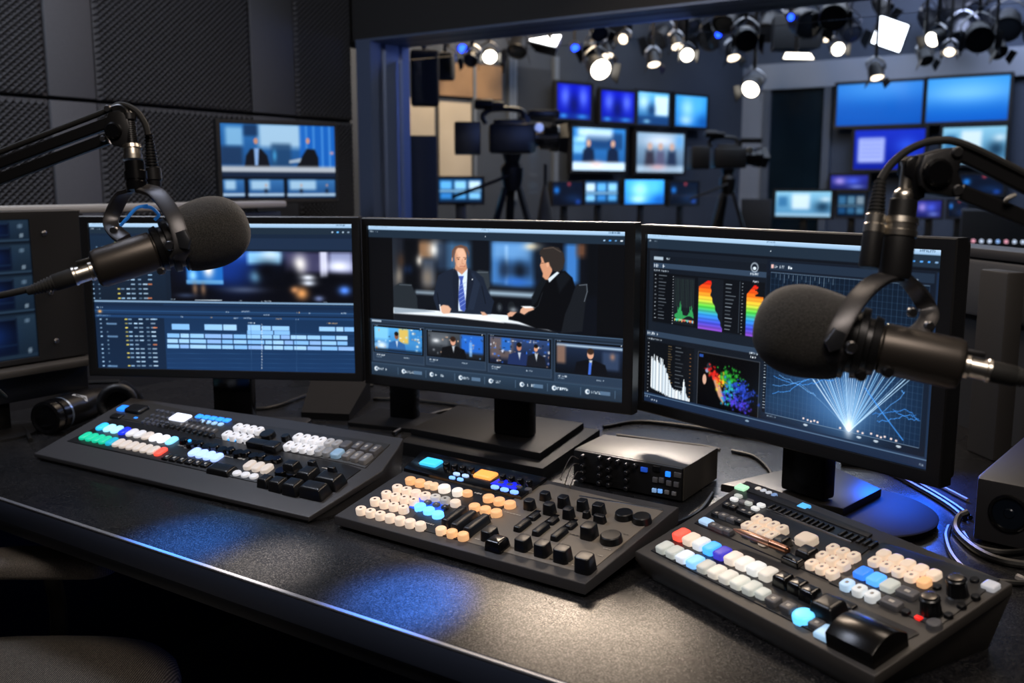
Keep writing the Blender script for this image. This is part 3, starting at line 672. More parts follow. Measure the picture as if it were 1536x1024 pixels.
for k in range(46):                                   # green trace
    t = k / 45; h = 6 + 16 * math.exp(-((t - .25) / .12) ** 2) * r.uniform(.4, 2) + 12 * math.exp(-((t - .85) / .1) ** 2) * r.uniform(.4, 2.2)
    X = gx0 + (.215 + .18 * t) * w; P.rect((X, gy1 - 10 - h), (X + .8, gy1 - 12 + 4 * math.sin(t * 6)), '#3fe070', .8)
    if k % 4 == 0: P.rect((X, gy0 + 3), (X + .5, gy1 - 30), '#5f8a70', .5)
    P.rect((X, gy1 - 9), (X + 1.4, gy1 - 7 + r.uniform(0, 3)), r.choice(['#e0d060', '#50e080', '#e06848', '#70c0f0']), .9)
def rainbow(xa, xb, ya, yb, edge, peak_lo=.15):
    n = 46
    for j in range(n):
        t = j / (n - 1); y = ya + (yb - ya) * t
        stops = [(0, (.85, .1, .08)), (.2, (1, .45, .1)), (.38, (.98, .85, .25)), (.55, (.3, .85, .3)), (.72, (.2, .6, .95)), (.88, (.28, .3, .85)), (1, (.5, .28, .75))]
        for (a, ca), (b, cb) in zip(stops, stops[1:]):
            if a <= t <= b: c = np.array(ca) * (1 - (t - a) / (b - a)) + np.array(cb) * (t - a) / (b - a); break
        k = .9 + .1 * math.sin(j * 1.7); l, rr = edge(t); P.rect((xa + (xb - xa) * l, y - .6), (xa + (xb - xa) * rr, y + (yb - ya) / n + .9), c * k, 1, .1)
P.rect((gx0 + .43 * w, gy0 - 2), (gx0 + .66 * w, gy1), '#12161d')
rainbow(gx0 + .44 * w, gx0 + .66 * w, gy0 + 2, gy1, lambda t: (max(.0, .34 - 2.6 * t), min(1, .5 + (.02 * math.sin(t * 40)) + max(0, t - .3) * .75)))
ticks(gx0 + .68 * w, gy0 + 4, gy1 - 4, 13, 22, '#9aa5b0', .8, 8); P.rect((gx0 + .80 * w, gy0 - 2), (gx0 + .805 * w, gy1), '#39424c'); ticks(gx0 + .82 * w, gy0, gy1, 16, 4, '#c9d2da', .8, 9)
rainbow(gx0 + .86 * w, gx1, gy0 + 2, gy1, lambda t: (max(0, .42 - 2.2 * t) if t < .2 else .02, .58 + .1 * math.sin(t * 60) if t < .22 else 1.0))
# lower left scope group
P.map = Q; x0, y0, x1, _ = box_q((52, 447), (500, 530)); _, y1 = Q(48, 708); P.map = lambda X, Y: (X, Y)
P.rect((x0, y0), (x1, y1), '#10151d'); P.rect((x0, y0), (x1, y0 + 10), '#2a394c'); P.glyphs((x0 + 2, y0 + 2), 7, 5.4, '#e3ebf2', 1, 80); P.glyphs((x0 + 3, y0 + 13), 16, 3, '#bcc8d2', .9, 81); P.glyphs((x1 - 28, y0 + 8), 6, 4, '#d3dde6', 1, 82)
P.rect((x0 + 2, y0 + 19), (x0 + (x1 - x0) * .44, y1 - 2), '#0b0e13'); gx0, gx1, gy0, gy1 = x0 + 4, x0 + (x1 - x0) * .43, y0 + 22, y1 - 8; w = gx1 - gx0
ticks(gx0, gy0, gy1, 16, 4, '#d3dae0', .9, 11); ticks(gx0 + .46 * w, gy0, gy1 - 8, 20, 12, '#c9a060', .55, 12); ticks(gx0 + .62 * w, gy0, gy1 - 20, 12, 22, '#7f8892', .7, 13); ticks(gx0 + .93 * w, gy0 + 8, gy1, 14, 5, '#d08a4a', .7, 14)
r = random.Random(9)
for k in range(70):
    t = k / 69; h = (58 if t < .3 else 58 - (t - .3) * 150 if t < .55 else 18 if t < .78 else 8 + 30 * math.exp(-((t - .86) / .05) ** 2)) * r.uniform(.85, 1.08); h = max(h, 5)
    X = gx0 + (.08 + .86 * t) * w; base = gy1 - 16 + 14 * min(1, t * 1.6); P.rect((X, base - h), (X + w / 74, base + r.uniform(0, 3)), r.choice(['#e8eef2', '#dde6ec', '#c3d4e2']), .96)
bx0, bx1, by0, by1 = x0 + (x1 - x0) * .475, x1 - 6, y0 + 22, y1 - 3
P.rect((bx0, by0), (bx1, by1), '#5a5f66'); P.rect((bx0 + .8, by0 + .8), (bx1 - .8, by1 - .8), '#020203'); P.rect((bx0 + 3, by0 + 4), (bx0 + 12, by0 + 9), '#2a55b0', .8); P.glyphs((bx1 - 20, by0 - 8), 5, 3.6, '#e0e6ec', 1, 84)
r = random.Random(3); bw, bh = bx1 - bx0, by1 - by0
def cloud(cx, cy, sx, sy, rot, cols, n):
    for _ in range(n):
        a, b = r.gauss(0, 1), r.gauss(0, 1); X = cx + (a * sx * math.cos(rot) - b * sy * math.sin(rot)); Y = cy + (a * sx * math.sin(rot) + b * sy * math.cos(rot))
        P.blob((bx0 + X * bw, by0 + Y * bh), r.uniform(1.2, 3.2), r.uniform(1.2, 3.2), r.choice(cols), r.uniform(.4, .9)); P.ell((bx0 + X * bw, by0 + Y * bh), .6, .6, r.choice(cols), .6, .5)
P.poly([(bx0 + .24 * bw, by0 + .36 * bh), (bx0 + .34 * bw, by0 + .40 * bh), (bx0 + .46 * bw, by0 + .72 * bh), (bx0 + .44 * bw, by0 + .82 * bh), (bx0 + .36 * bw, by0 + .70 * bh)], '#b98a72', 1, 1.2)
P.ell((bx0 + .12 * bw, by0 + .46 * bh), 4.5, 9, '#c49a84', 1, .3); P.ell((bx0 + .19 * bw, by0 + .22 * bh), 5, 6, '#20242e', 1, .4); P.ell((bx0 + .16 * bw, by0 + .30 * bh), 4, 4, '#8898b8', .9, .6)
cloud(.3, .34, .08, .05, .6, ['#d01818', '#b01010', '#e83020'], 60); cloud(.42, .42, .05, .07, .3, ['#f0b020', '#e8d838', '#d87018'], 45); cloud(.56, .36, .1, .08, .2, ['#1a8a28', '#2fb038', '#126a1c'], 110)
cloud(.72, .52, .13, .07, .45, ['#2038b0', '#2f50d8', '#182c88'], 130); cloud(.52, .62, .06, .12, .2, ['#20a0c0', '#28b880', '#2f70d8'], 70); cloud(.66, .74, .11, .06, .5, ['#3a2fc0', '#2f48e0', '#5538c8'], 80)
# big scope on the right
P.map = Q; x0, y0, _, _ = box_q((530, 190), (600, 200)); x1 = Q(1140, 500)[0]; y1 = Q(520, 800)[1]; P.map = lambda X, Y: (X, Y)
P.rect((x0 - 8, y0 - 5), (x1 + 2, y1 + 3), '#0f1622'); P.rect((x0 - 2, y0 - 2), (x1, y0 + 11), '#1c293a'); P.rect((x0, y0 + 2), (x0 + 5, y0 + 8), '#e8b8b0', .9); P.glyphs((x0 + 7, y0 + 3), 10, 4.4, '#dde6ee', 1, 90); P.glyphs((x1 - 44, y0 + 6), 7, 4, '#a9bac9', .9, 91)
gx0, gy0, gx1, gy1 = x0, y0 + 14, x1 - 6, y1 - 14
P.rect((gx0, gy0), (gx1, gy1), '#0b1726', c2='#0f2036')
P.blob((gx0 + (gx1 - gx0) * .5, gy1 - 60), 90, 62, '#2c568a', .85); P.blob((gx0 + (gx1 - gx0) * .5, gy1 - 30), 60, 40, '#4878ac', .6); P.blob((gx0 + (gx1 - gx0) * .1, gy1 - 20), 40, 26, '#1f4468', .5)
nx_ = 34
for i in range(nx_ + 1): X = gx0 + (gx1 - gx0) * i / nx_; P.rect((X, gy0), (X + .45, gy1), '#4a6a8c', .5)
for i in range(25): Y = gy0 + (gy1 - gy0) * i / 24; P.rect((gx0, Y), (gx1, Y + .45), '#40608080'[:7], .45)
P.rect((gx0, gy0), (gx1, gy0 + .7), '#9fb6cc', .7)
for i in range(14): P.rect((gx0 + 10 + i * 8, gy0 + 2), (gx0 + 10.8 + i * 8, gy0 + 8 + (i % 3) * 4), '#a9c4de', .6)
P.map = Q; fx, fy = Q(826, 838); P.map = lambda X, Y: (X, Y)
r = random.Random(12)
for i in range(34):
    a = math.radians(-90 + (-44 + 88 * i / 33) * (.96 + .1 * r.random())); L = (gy1 - gy0) * r.uniform(.55, .72)
    P.line([(fx, fy), (fx + math.cos(a) * L, fy + math.sin(a) * L)], r.uniform(.7, 1.5), r.choice(['#bfe2fb', '#e2f3ff', '#8ec6f2']), r.uniform(.45, .95))
P.blob((fx, fy - 8), 7, 14, '#ffffff', .9); P.blob((fx, fy - 40), 22, 34, '#9ccaf0', .45)
def jag(pts, c, w=.9, a=.9):
    out = [];
    for (xa, ya), (xb, yb) in zip(pts, pts[1:]):
        for k in range(6): t = k / 6; out.append((xa + (xb - xa) * t + r.uniform(-1, 1), ya + (yb - ya) * t + r.uniform(-1.6, 1.6)))
    out.append(pts[-1]); P.line(out, w, c, a)
def QQ(*pp): return [Q(*p) for p in pp]
BL = '#3f8ae0'
jag(QQ((540, 625), (600, 650), (660, 660), (730, 640), (770, 640)), BL); jag(QQ((535, 690), (600, 680), (660, 640), (720, 630)), BL); jag(QQ((560, 620), (640, 660), (700, 700)), '#6aa8e8', .8); jag(QQ((535, 660), (620, 655), (700, 625)), '#4f92dc', .8)
P.line(QQ((890, 670), (960, 770), (1035, 870)), 1.3, '#3f8fe8'); jag(QQ((935, 800), (1000, 790), (1060, 770), (1095, 790)), BL); jag(QQ((920, 770), (990, 765), (1040, 750), (1085, 775)), '#357cd0'); jag(QQ((940, 780), (1040, 690), (1030, 680)), '#4f92dc', .8); jag(QQ((1000, 755), (1060, 790), (1100, 795)), BL, .8)
P.line(QQ((650, 660), (720, 720), (800, 800)), .6, '#8ab4dc', .6)
P.rect((gx0 - 7, gy0 + 6), (gx0 - 1, gy1), '#0c131d'); ticks(gx0 - 6, gy0 + 95, gy1 - 8, 26, 5, '#c3d2e0', .9, 16)
P.rect((gx0, gy1), (gx1, gy1 + .7), '#7f98b0', .8)
P.glyphs((gx0 + 4, gy1 + 3), 9, 2.6, '#a9bac9', .9, 95)
for i, xx in enumerate((72, 80, 86, 92, 98, 138, 150, 168, 176, 190, 200, 206, 212, 222, 230)): P.rect((gx0 + xx, gy1 - 6 + (i % 3)), (gx0 + xx + 3.4, gy1 - 3 + (i % 3)), '#f0d8d0', .9)
for xx in (78, 172, 200, 236): P.ell((gx0 + xx, gy1 + 5), 4, 1.8, '#c9d6e0', .8)
# right-hand tool column and status line
P.rect((x1 + 3, y0 - 4), (W_, y1 + 6), '#16243a', c2='#1b2c44')
for i, yy in enumerate((6, 30, 34, 50, 66, 78)): P.rect((x1 + 8, y0 + yy + 10), (x1 + 12.5, y0 + yy + (16 if i % 2 else 13)), '#b9c9d8', .9)
for i, yy in enumerate((24, 34, 42, 56, 64)): P.rect((x1 - 16, y0 + yy), (x1 - 7, y0 + yy + 3), '#c9d6e2', .8)
P.rect((-2, H_ - 18), (W_ + 2, H_ + 2), '#1a2940', c2='#16233a'); P.rect((-2, H_ - 15), (W_ + 2, H_ - 14), '#7fa0c0', .9); P.glyphs((3, H_ - 12), 5, 3.4, '#9fb4c6', .9, 97); P.glyphs((18, H_ - 7), 6, 3.4, '#c9d6e2', .9, 98); P.ell((W_ * .43, H_ - 9), 4, 1.8, '#8fa6ba', .8); P.glyphs((W_ - 14, H_ - 8), 3, 3, '#c9d6e2', .9, 99)
P.map = Q
PIC_R = P

# ---- stands
def neck(t, x, w, z0, z1, y=0.055, th=0.032):
    bm = NB(); box(bm, (x, y, (z0 + z1) / 2), (w, th, z1 - z0), bev=0.005); obj('stand_neck', bm, BLKG, t)
def plate_world(t, pts, z0, z1, m=BLK):
    bm = NB(); prism(bm, pts, z0, z1, bev=0.003); obj('stand_base', bm, m, t, world=True)
def base_L(t, zc):
    neck(t, -0.005, 0.085, 0.012, zc); bm = NB(); prism(bm, rrect(0.26, 0.15, 0.02, cx=0, cy=0.1), 0.0, 0.012, bev=0.003); obj('stand_base', bm, BLK, t)
def base_M(t, zc):
    neck(t, 0.02, 0.082, 0.042, zc, y=0.07)
    plate_world(t, [(-1.254, 1.488), (-0.934, 1.478), (-0.984, 1.728), (-1.304, 1.712)], DZ + 0.028, DZ + 0.042, mat('matte_stand_black', '#0d0d0f', .6, spec=.12))
def base_R(t, zc):
    neck(t, 0.03, 0.085, 0.03, zc, y=0.075)
    bm = NB(); lathe(bm, (0.09, 0.11, 0), (0, 0, 1), [(0, 0.128), (0.012, 0.132), (0.014, 0.128)], n=48); obj('stand_base', bm, MATS['matte_stand_black'], t, label='round disc under the square plate')
    plate_world(t, [(-0.60, 1.53), (-0.39, 1.515), (-0.365, 1.655), (-0.50, 1.77)], DZ + 0.0145, DZ + 0.028, mat('plate_grey', '#242220', 0.38, metal=0.3))
monitor('desk_monitor', 'left desk monitor showing a blue editing timeline, partly behind the left microphone', POSE['L'], (.019, .016, .015, .017), PIC_L, base_L, 1.3)
monitor('desk_monitor', 'middle desk monitor showing two men in suits at a news desk', POSE['M'], (.014, .019, .016, .02), PIC_M, base_M, 1.25)
monitor('desk_monitor', 'right desk monitor showing rainbow scopes and a fan of white rays', POSE['R'], (.014, .022, .017, .02), PIC_R, base_R, 1.2)
# riser under the middle monitor
bm = NB(); prism(bm, [(-1.241, 1.437), (-0.902, 1.437), (-0.955, 1.745), (-1.32, 1.745)], DZ, DZ + 0.0275, bev=0.002)
tag(obj('monitor_riser', bm, MATS['matte_stand_black']), 'low black riser box under the base of the middle monitor', 'riser')
# a bare stand between the left and middle monitors
t = thing('post_stand', 'short black post on a flat plate between left and middle monitors', 'stand', (-1.415, 1.645, DZ), math.radians(12))
bm = NB(); box(bm, (0, 0.02, 0.085), (0.062, 0.035, 0.155), bev=0.004); obj('post', bm, BLKG, t)
bm = NB(); prism(bm, rrect(0.2, 0.15, 0.012), 0, 0.009, bev=0.002); obj('base_plate', bm, MATS['matte_stand_black'], t)
# ---------------------------------------------------------------- the three consoles
LEG_ = mat('white_legend', '#b9b4ab', 0.6); DARKM = mat('dark_legend', '#2a2622', 0.6)
class Console:
    """sloping desk-top console; deck height = hf + k * depth, local x along its front, y to the back"""
    def __init__(s, name, label, o, yaw, hf, k):
        s.o, s.yaw, s.hf, s.k = Vector((o[0], o[1], DZ)), yaw, hf, k
        s.u = Vector((math.cos(yaw), math.sin(yaw), 0)); s.v = Vector((-math.sin(yaw), math.cos(yaw), 0))
        s.tilt = math.atan(k); s.t = thing(name, label, 'control console', s.o, yaw); s.cache = {}
        s.zx = s.zy = 0; s.zs = 1
    def zoom(s, x, y, k): s.zx, s.zy, s.zs = x, y, k; return s
    def uv(s, p, h=0.0):
        x, y = s.zx + p[0] / s.zs, s.zy + p[1] / s.zs
        n = (Vector((0, 0, 1)) - s.v * s.k)
        P = atp(x, y, s.o + Vector((0, 0, s.hf + h)), n) - s.o
        return P.dot(s.u), P.dot(s.v)
    def z(s, v): return s.hf + s.k * v
    def deck(s, pts, m, foot=0.0, under=0.0, name='chassis', bev=0.002, tuck={}):
        P = [s.uv(p) for p in pts]; s.outline = P
        bm = NB(); cx = sum(p[0] for p in P) / len(P); cy = sum(p[1] for p in P) / len(P)
        n = len(P)
        top = [bm.verts.new((x, y, s.z(y))) for x, y in P]
        mid = [bm.verts.new((x, y, max(s.z(y) - foot, 0.006))) for x, y in P]
        bot = [bm.verts.new((cx + (x - cx) * (1 - under) + tuck.get(i, 0), cy + (y - cy) * (1 - under), 0)) for i, (x, y) in enumerate(P)]
        tf = bm.faces.new(top); bm.faces.new(bot[::-1])
        for a, b in ((mid, top), (bot, mid)):
            for i in range(n): bm.faces.new((a[i], a[(i + 1) % n], b[(i + 1) % n], b[i]))
        bmesh.ops.recalc_face_normals(bm, faces=bm.faces[:])
        bmesh.ops.bevel(bm, geom=list(tf.edges), offset=bev, segments=3, profile=0.5, affect='EDGES')
        return obj(name, bm, m, s.t)
    def slab(s, name, pts, m, th=0.0016, sink=0.001, label=None, bev=0.0006):
        P = [s.uv(p) for p in pts]; bm = NB()
        prism(bm, P, lambda x, y: s.z(y) - sink, lambda x, y: s.z(y) + th, bev=bev)
        return obj(name, bm, m, s.t, label=label)
    def at(s, name, me, p, h=0.0, th=0.0, dx=0, dy=0, rz=0):
        u, v = s.uv(p, th) if p is not None else (0, 0)
        u += dx; v += dy
        o = put(name, me, s.t, (u, v, s.z(v) + h)); o.rotation_euler = Matrix.Rotation(s.tilt, 3, 'X').to_euler() if not rz else (Matrix.Rotation(s.tilt, 3, 'X') @ Matrix.Rotation(rz, 3, 'Z')).to_euler()
        return o
    def pill(s, w, d, h, r, m, mark=None, key=None, crown=0.18, taper=0.0):
        k = ('p', round(w, 4), round(d, 4), round(h, 4), round(r, 4), m.name, mark.name if mark else '', taper)
        if k not in s.cache:
            bm = NB(); i = min(w, d) * crown; o = rrect(w, d, r, 4)
            ot = inset(o, w, d, taper) if taper else o
            wt, dt = w - 2 * taper, d - 2 * taper
            R = [(o, -0.001), (ot, h - i * 0.55), (inset(ot, wt, dt, i * 0.35), h - i * 0.12), (inset(ot, wt, dt, i), h)]
            mm = {}
            if mark:
                R += [(scaled(o, 0.34), h - 0.0002), (scaled(o, 0.28), h - 0.0003)]; mm = {3: 0, 'top': 1}
            stack(bm, R, mm); s.cache[k] = finish(bm, 'button', [m, mark] if mark else m, 0.9)
        return s.cache[k]
    def row(s, name, p0, p1, n, cols, d, h=0.006, wf=0.84, r=0.3, w=None, mark=None, taper=0.0, crown=0.18):
        a, b = s.uv(p0, h), s.uv(p1, h)
        pitch = math.hypot(b[0] - a[0], b[1] - a[1]) / max(n - 1, 1)
        w = w or pitch * wf
        for i in range(n):
            t = i / max(n - 1, 1); c = cols[i % len(cols)] if isinstance(cols, (list, tuple)) else cols
            mk = mark[i % len(mark)] if isinstance(mark, (list, tuple)) else mark
            u, v = a[0] + (b[0] - a[0]) * t, a[1] + (b[1] - a[1]) * t
            me = s.pill(w, d, h, min(w, d) * r, c, mk, taper=taper, crown=crown)
            o = put(name, me, s.t, (u, v, s.z(v))); o.rotation_euler = (s.tilt, 0, 0)
    def one(s, name, p, w, d, h, m, r=0.2, mark=None, taper=0.0, rz=0, crown=0.18):
        return s.at(name, s.pill(w, d, h, min(w, d) * r, m, mark, taper=taper, crown=crown), p, 0, h, rz=rz)
    def knob(s, p, r, h, m, name='knob', cap=None, flat=1.0, n=20, grip=True):
        k = ('k', round(r, 4), round(h, 4), m.name, flat)
        if k not in s.cache:
            bm = NB(); lathe(bm, (0, 0, -0.001), (0, 0, 1), [(0, r * 1.04), (h * 0.18, r), (h * 0.9, r * 0.9), (h, r * 0.8), (h, 0)], n, flat=flat)
            box(bm, (0, r * 0.45, h), (r * 0.14, r * 0.7, 0.0012)) if False else None
            s.cache[k] = finish(bm, 'knob', m)
        return s.at(name, s.cache[k], p, 0, h)
    def legend(s, p, w, n=3, m=None, hgt=0.0028, seed=0):
        """a printed legend: one thin strip with unreadable characters cut as a connected ribbon"""
        m = m or LEG_; r = random.Random(seed); bm = NB(); x = -w / 2; step = w / (n * 2)
        lo = []; hi = []
        for i in range(n * 2 + 1):
            f = r.uniform(.55, 1) if i % 2 == 0 else r.uniform(.12, .3)
            lo.append(bm.verts.new((x, -hgt / 2 * f, 0))); hi.append(bm.verts.new((x, hgt / 2 * f, 0))); x += step
        for i in range(n * 2): bm.faces.new((lo[i], lo[i + 1], hi[i + 1], hi[i]))
        me = finish(bm, 'legend', m); return s.at('legend', me, p, 0.0021)

def soft(c, e=0.55): return mat('backlit_' + c.strip('#') + '_%d' % int(e * 100), c, 0.38, emit=c, es=e * .7)
WHT, WWH, GRY, GRYD = soft('#e6e6ea', .55), soft('#e2d6cb', .5), mat('grey_key', '#77777a', .45), mat('dim_grey_key', '#56565a', .45)
CREAM = soft('#efd9c2', .55); PEACH = soft('#f2dcc8', .6); ORNG = soft('#f3b983', .75)
CYAN, LCY, BLU, DBLU = glow('#2fb0f0', 1.1), glow('#9be2fa', 1.1), glow('#2a84ff', 1.5), glow('#1428d8', 1.3)
GRN, TEAL, RED = glow('#16b48c', .9), glow('#1699b4', .9), glow('#ff5040', 1.1)
PBL = glow('#9db8ff', 1.3); WHL = glow('#f4f6ff', 1.0)
KBL = mat('black_keycap', '#0e0f12', 0.32); KGL = mat('black_gloss_key', '#0b0b0d', 0.18)
LMK = mat('pale_key_mark', '#9c968e', .5)
DOT = mat('dark_key_mark', '#1c1a18', 0.5); GLS = mat('black_glossy_display_panel', '#0a0b0f', 0.16)

# ---- console on the left
A = Console('switcher_console', 'large left console with cyan, green and white button rows and thin front lip', (-1.815, 1.007), 0.0544, 0.0123, 0.303)
A.deck([(51, 679.5), (463, 775.5), (573, 706), (597, 672), (605, 657), (430, 628.5), (197, 596)], CASE, foot=0.010, under=0.03)
A.slab('control_panel', [(101, 662), (484.5, 746), (541.5, 705), (522, 698), (172, 628)], PANEL)
A.slab('control_panel', [(174, 626.5), (524, 696.5), (548, 702.5), (585, 667), (510, 655), (362, 634), (205, 600)], mat('dark_brown_panel', '#302e2c', 0.42, bump=0.05))
A.zoom(40, 600, 6.4)
A.row('button', (728, 238), (1395, 372), 10, [CYAN, LCY, LCY, DBLU, WHT, WHT, WWH, WHL, WHL, glow('#7fd0ff', 1.2)], .0265, .006, r=.42)
A.row('button', (568, 328), (1290, 478), 12, [GRN, GRN, GRN, GRN, TEAL, WWH, WWH, WWH, WWH, WWH, WWH, RED], .0275, .006, r=.42)
A.one('display_key', (945, 66), .034, .02, .005, glow('#1f78f0', 1.3), .15)
A.one('key', (870, 140), .03, .018, .005, KBL, .2); A.one('key', (1060, 62), .05, .03, .009, KBL, .2); A.one('indicator_light', (1050, 165), .01, .006, .002, glow('#2a8cff', .8), .3)
for j, (x0, y0, n) in enumerate(((1260, 85, 4), (1215, 130, 4), (1160, 165, 5), (1130, 190, 5))):
    for i in range(n):
        A.knob((x0 + i * 48 - j * 2, y0 + i * 9), .0045, .006, mat('satin_knob', '#6d7280', 0.3, metal=.5), n=12)
A.zoom(240, 600, 6.4)
for i in range(3): A.knob((20 + i * 50, 90 + i * 10), .0045, .006, MATS['satin_knob'], n=12)
for i in range(4): A.knob((290 + i * 50, 180 + i * 6), .0045, .006, MATS['satin_knob'], n=12)
A.one('display_key', (198, 150), .044, .026, .006, glow('#e4ecff', 1.05), .12)
A.row('display_key', (380, 145), (645, 184), 5, BLU, .013, .004, wf=.82, r=.2)
A.row('button', (405, 192), (585, 222), 4, glow('#9cc8ee', .6), .011, .004, wf=.7, r=.4)
A.row('key', (212, 222), (525, 280), 7, GRYD, .016, .006, wf=.7, r=.2, mark=LEG_, taper=.001)
A.row('key', (20, 215), (500, 322), 10, KBL, .014, .007, wf=.7, r=.3, taper=.001)
A.row('button', (757, 235), (960, 268), 4, WHT, .02, .011, r=.4, mark=LMK)
A.row('button', (652, 305), (858, 345), 4, WHT, .021, .011, r=.4, mark=LMK)
A.one('indicator_light', (690, 371), .026, .006, .0025, glow('#35a8ff', 1.2), .3)
A.knob((1035, 300), .016, .012, KBL); A.one('lever', (955, 385), .05, .02, .013, KBL, .15); A.one('lever', (1090, 405), .03, .024, .016, KBL, .2); A.knob((1212, 325), .009, .012, KBL)
for i in range(13):
    t = i / 12; A.knob((232 + 900 * t, 372 + 178 * t + (8 if i % 2 else -8)), .0115 if i % 2 else .0095, .010, KGL)
A.one('indicator_light', (296, 374), .006, .006, .012, glow('#35a8ff', 1.0), .4)
A.row('button', (335, 478), (550, 530), 4, PBL, .026, .007, r=.42)
A.legend((195, 445), .02, 3, seed=1); A.legend((660, 553), .022, 2, seed=2); A.legend((768, 570), .024, 2, seed=3, hgt=.006); A.legend((243, 468), .006, 1)
A.row('key', (72, 530), (445, 600), 6, KBL, .02, .006, wf=.9, r=.15, mark=LEG_, taper=.001)
A.one('large_key', (596, 630), .056, .03, .010, KBL, .12, taper=.002)
A.row('button', (868, 598), (1030, 632), 3, WWH, .026, .009, r=.42)
A.row('button', (742, 683), (905, 714), 3, WHT, .015, .006, r=.5)
A.zoom(400, 620, 6.023)
A.row('button', (290, 190), (645, 252), 6, [WHT, WHT, WHT, WHT, soft('#b9b9bc', .25), soft('#9d9da0', .2)], .021, .011, r=.4, mark=LMK)
A.one('key', (722, 262), .019, .024, .010, GRYD, .3)
A.row('button', (207, 265), (560, 322), 6, [WHT, WHT, WHT, WHT, soft('#a9abb0', .22), soft('#8d8f94', .15)], .022, .011, r=.4, mark=LMK)
A.one('button', (645, 335), .02, .024, .010, soft('#8fb2d0', .3), .3)
A.row('key', (830, 270), (990, 302), 3, GRYD, .026, .010, r=.25, mark=LEG_, taper=.001)
A.row('key', (745, 345), (900, 382), 3, GRY, .028, .010, r=.25, mark=LEG_, taper=.001)
for x, y, w, d, h in ((-2, 560, .026, .026, .016), (112, 580, .03, .028, .018), (252, 598, .034, .032, .02), (442, 628, .05, .032, .02), (580, 540, .048, .034, .02), (385, 490, .034, .034, .022), (240, 425, .03, .026, .022)):
    A.one('large_key', (x, y), w, d, h, KBL, .1, taper=.003)
A.one('lever', (430, 412), .018, .014, .024, KBL, .2, taper=.002); A.one('lever', (612, 462), .02, .014, .028, KBL, .2, taper=.003)
A.knob((140, 495), .013, .012, KGL); A.knob((250, 512), .014, .013, KGL)
A.legend((560, 510), .03, 3, seed=5); 

# ---- console in the middle
B = Console('mixing_console', 'middle console with orange and white oval buttons left and tall black knobs right', (-1.0621, 1.0649), -0.0421, 0.021, 0.185)
B.deck([(501.5, 773), (878, 875.5), (1018, 760), (832, 722), (632, 681), (609, 703)], CASE, foot=0.026, under=0.06, tuck={1: -.02, 2: -.05, 3: -.01})
B.zoom(700, 690, 4.518)
B.slab('control_panel', [(-420, 445), (-20, 553), (390, 195), (-85, 92)], mat('black_button_field', '#19191b', 0.45, bump=.05), th=.0012)
B.slab('control_panel', [(0, 556), (800, 772), (828, 765), (1332, 348), (565, 165), (400, 195)], mat('warm_grey_plate', '#7d766d', 0.5, metal=.3, bump=.08, bscale=1500), th=.0012, label='warm grey plate under the black knobs')
B.zoom(490, 660, 2.743)
B.slab('display_panel', [(318, 128), (800, 248), (905, 168), (640, 110), (396, 56)], GLS, th=.006, sink=.002)
B.zoom(500, 670, 5.389)
def bd(p, **k): return p
B.one('display_key', (795, 108), .036, .024, .011, glow('#38b4f0', 1.15), .1); B.one('display_key', (1235, 208), .036, .024, .011, glow('#ff9a48', 1.15), .1)
B.legend((730, 172), .024, 3, seed=11).location.z += .005; B.legend((1165, 268), .024, 3, seed=12).location.z += .005
B.row('knob', (920, 122), (1120, 162), 4, KGL, .012, .016, wf=.6, r=.4)
B.row('button', (1000, 208), (1072, 222), 2, glow('#a9c8f4', .8), .007, .009, wf=.7, r=.5); B.row('button', (965, 238), (1030, 252), 2, glow('#6fa4ff', 1.3), .007, .009, wf=.7, r=.5)
B.row('button', (228, 485), (708, 608), 7, [PEACH], .0155, .011, wf=.86, r=.5, mark=[DOT, DOT, DOT, PEACH, PEACH, PEACH, PEACH])
B.row('button', (875, 648), (1052, 692), 3, [soft('#f6cfa8', .7), ORNG, ORNG], .016, .010, wf=.84, r=.5)
B.row('button', (342, 413), (570, 474), 4, [PEACH], .0155, .011, wf=.86, r=.5, mark=DOT)
B.row('button', (433, 358), (655, 416), 4, [PEACH], .0155, .011, wf=.86, r=.5, mark=DOT)
B.row('button', (522, 308), (748, 370), 4, [PEACH], .0155, .011, wf=.86, r=.5, mark=[DOT, DOT, PEACH, DOT])
B.row('button', (828, 388), (990, 430), 3, [soft('#d9d4ce', .4), soft('#b9b6b2', .3), PEACH], .0155, .010, wf=.84, r=.5, mark=[GRY, DOT, PEACH])
B.row('button', (705, 462), (848, 525), 3, glow('#63b2ff', 1.6), .018, .009, wf=.86, r=.5)
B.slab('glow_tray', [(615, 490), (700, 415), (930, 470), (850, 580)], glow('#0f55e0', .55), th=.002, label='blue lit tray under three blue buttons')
B.row('key', (765, 435), (905, 475), 3, [GRYD, GRYD, KBL], .010, .006, wf=.6, r=.3, mark=LEG_)
B.row('button', (627, 248), (703, 266), 2, ORNG, .016, .010, wf=.9, r=.5); B.row('button', (772, 284), (818, 294), 2, soft('#f3cfa8', .6), .015, .009, w=.014, r=.5)
B.one('button', (900, 310), .021, .019, .011, soft('#f6ebe0', .8), .5); B.one('button', (1008, 338), .018, .018, .011, soft('#f6ebe0', .75), .5); B.one('button', (1087, 353), .017, .014, .009, ORNG, .5)
B.row('button', (1258, 390), (1430, 440), 3, ORNG, .018, .010, wf=.86, r=.5); B.row('button', (1145, 462), (1320, 508), 3, ORNG, .017, .010, wf=.86, r=.5)
B.legend((1170, 385), .014, 2, seed=14, hgt=.006); B.legend((780, 632), .016, 3, seed=15, hgt=.004)
for x, y in ((985, 525), (1062, 560), (1165, 590)): B.one('lever', (x, y), .016, .052, .014, mat('blue_black_lever', '#191c22', .3), .2, taper=.0015)
B.zoom(700, 690, 4.518)
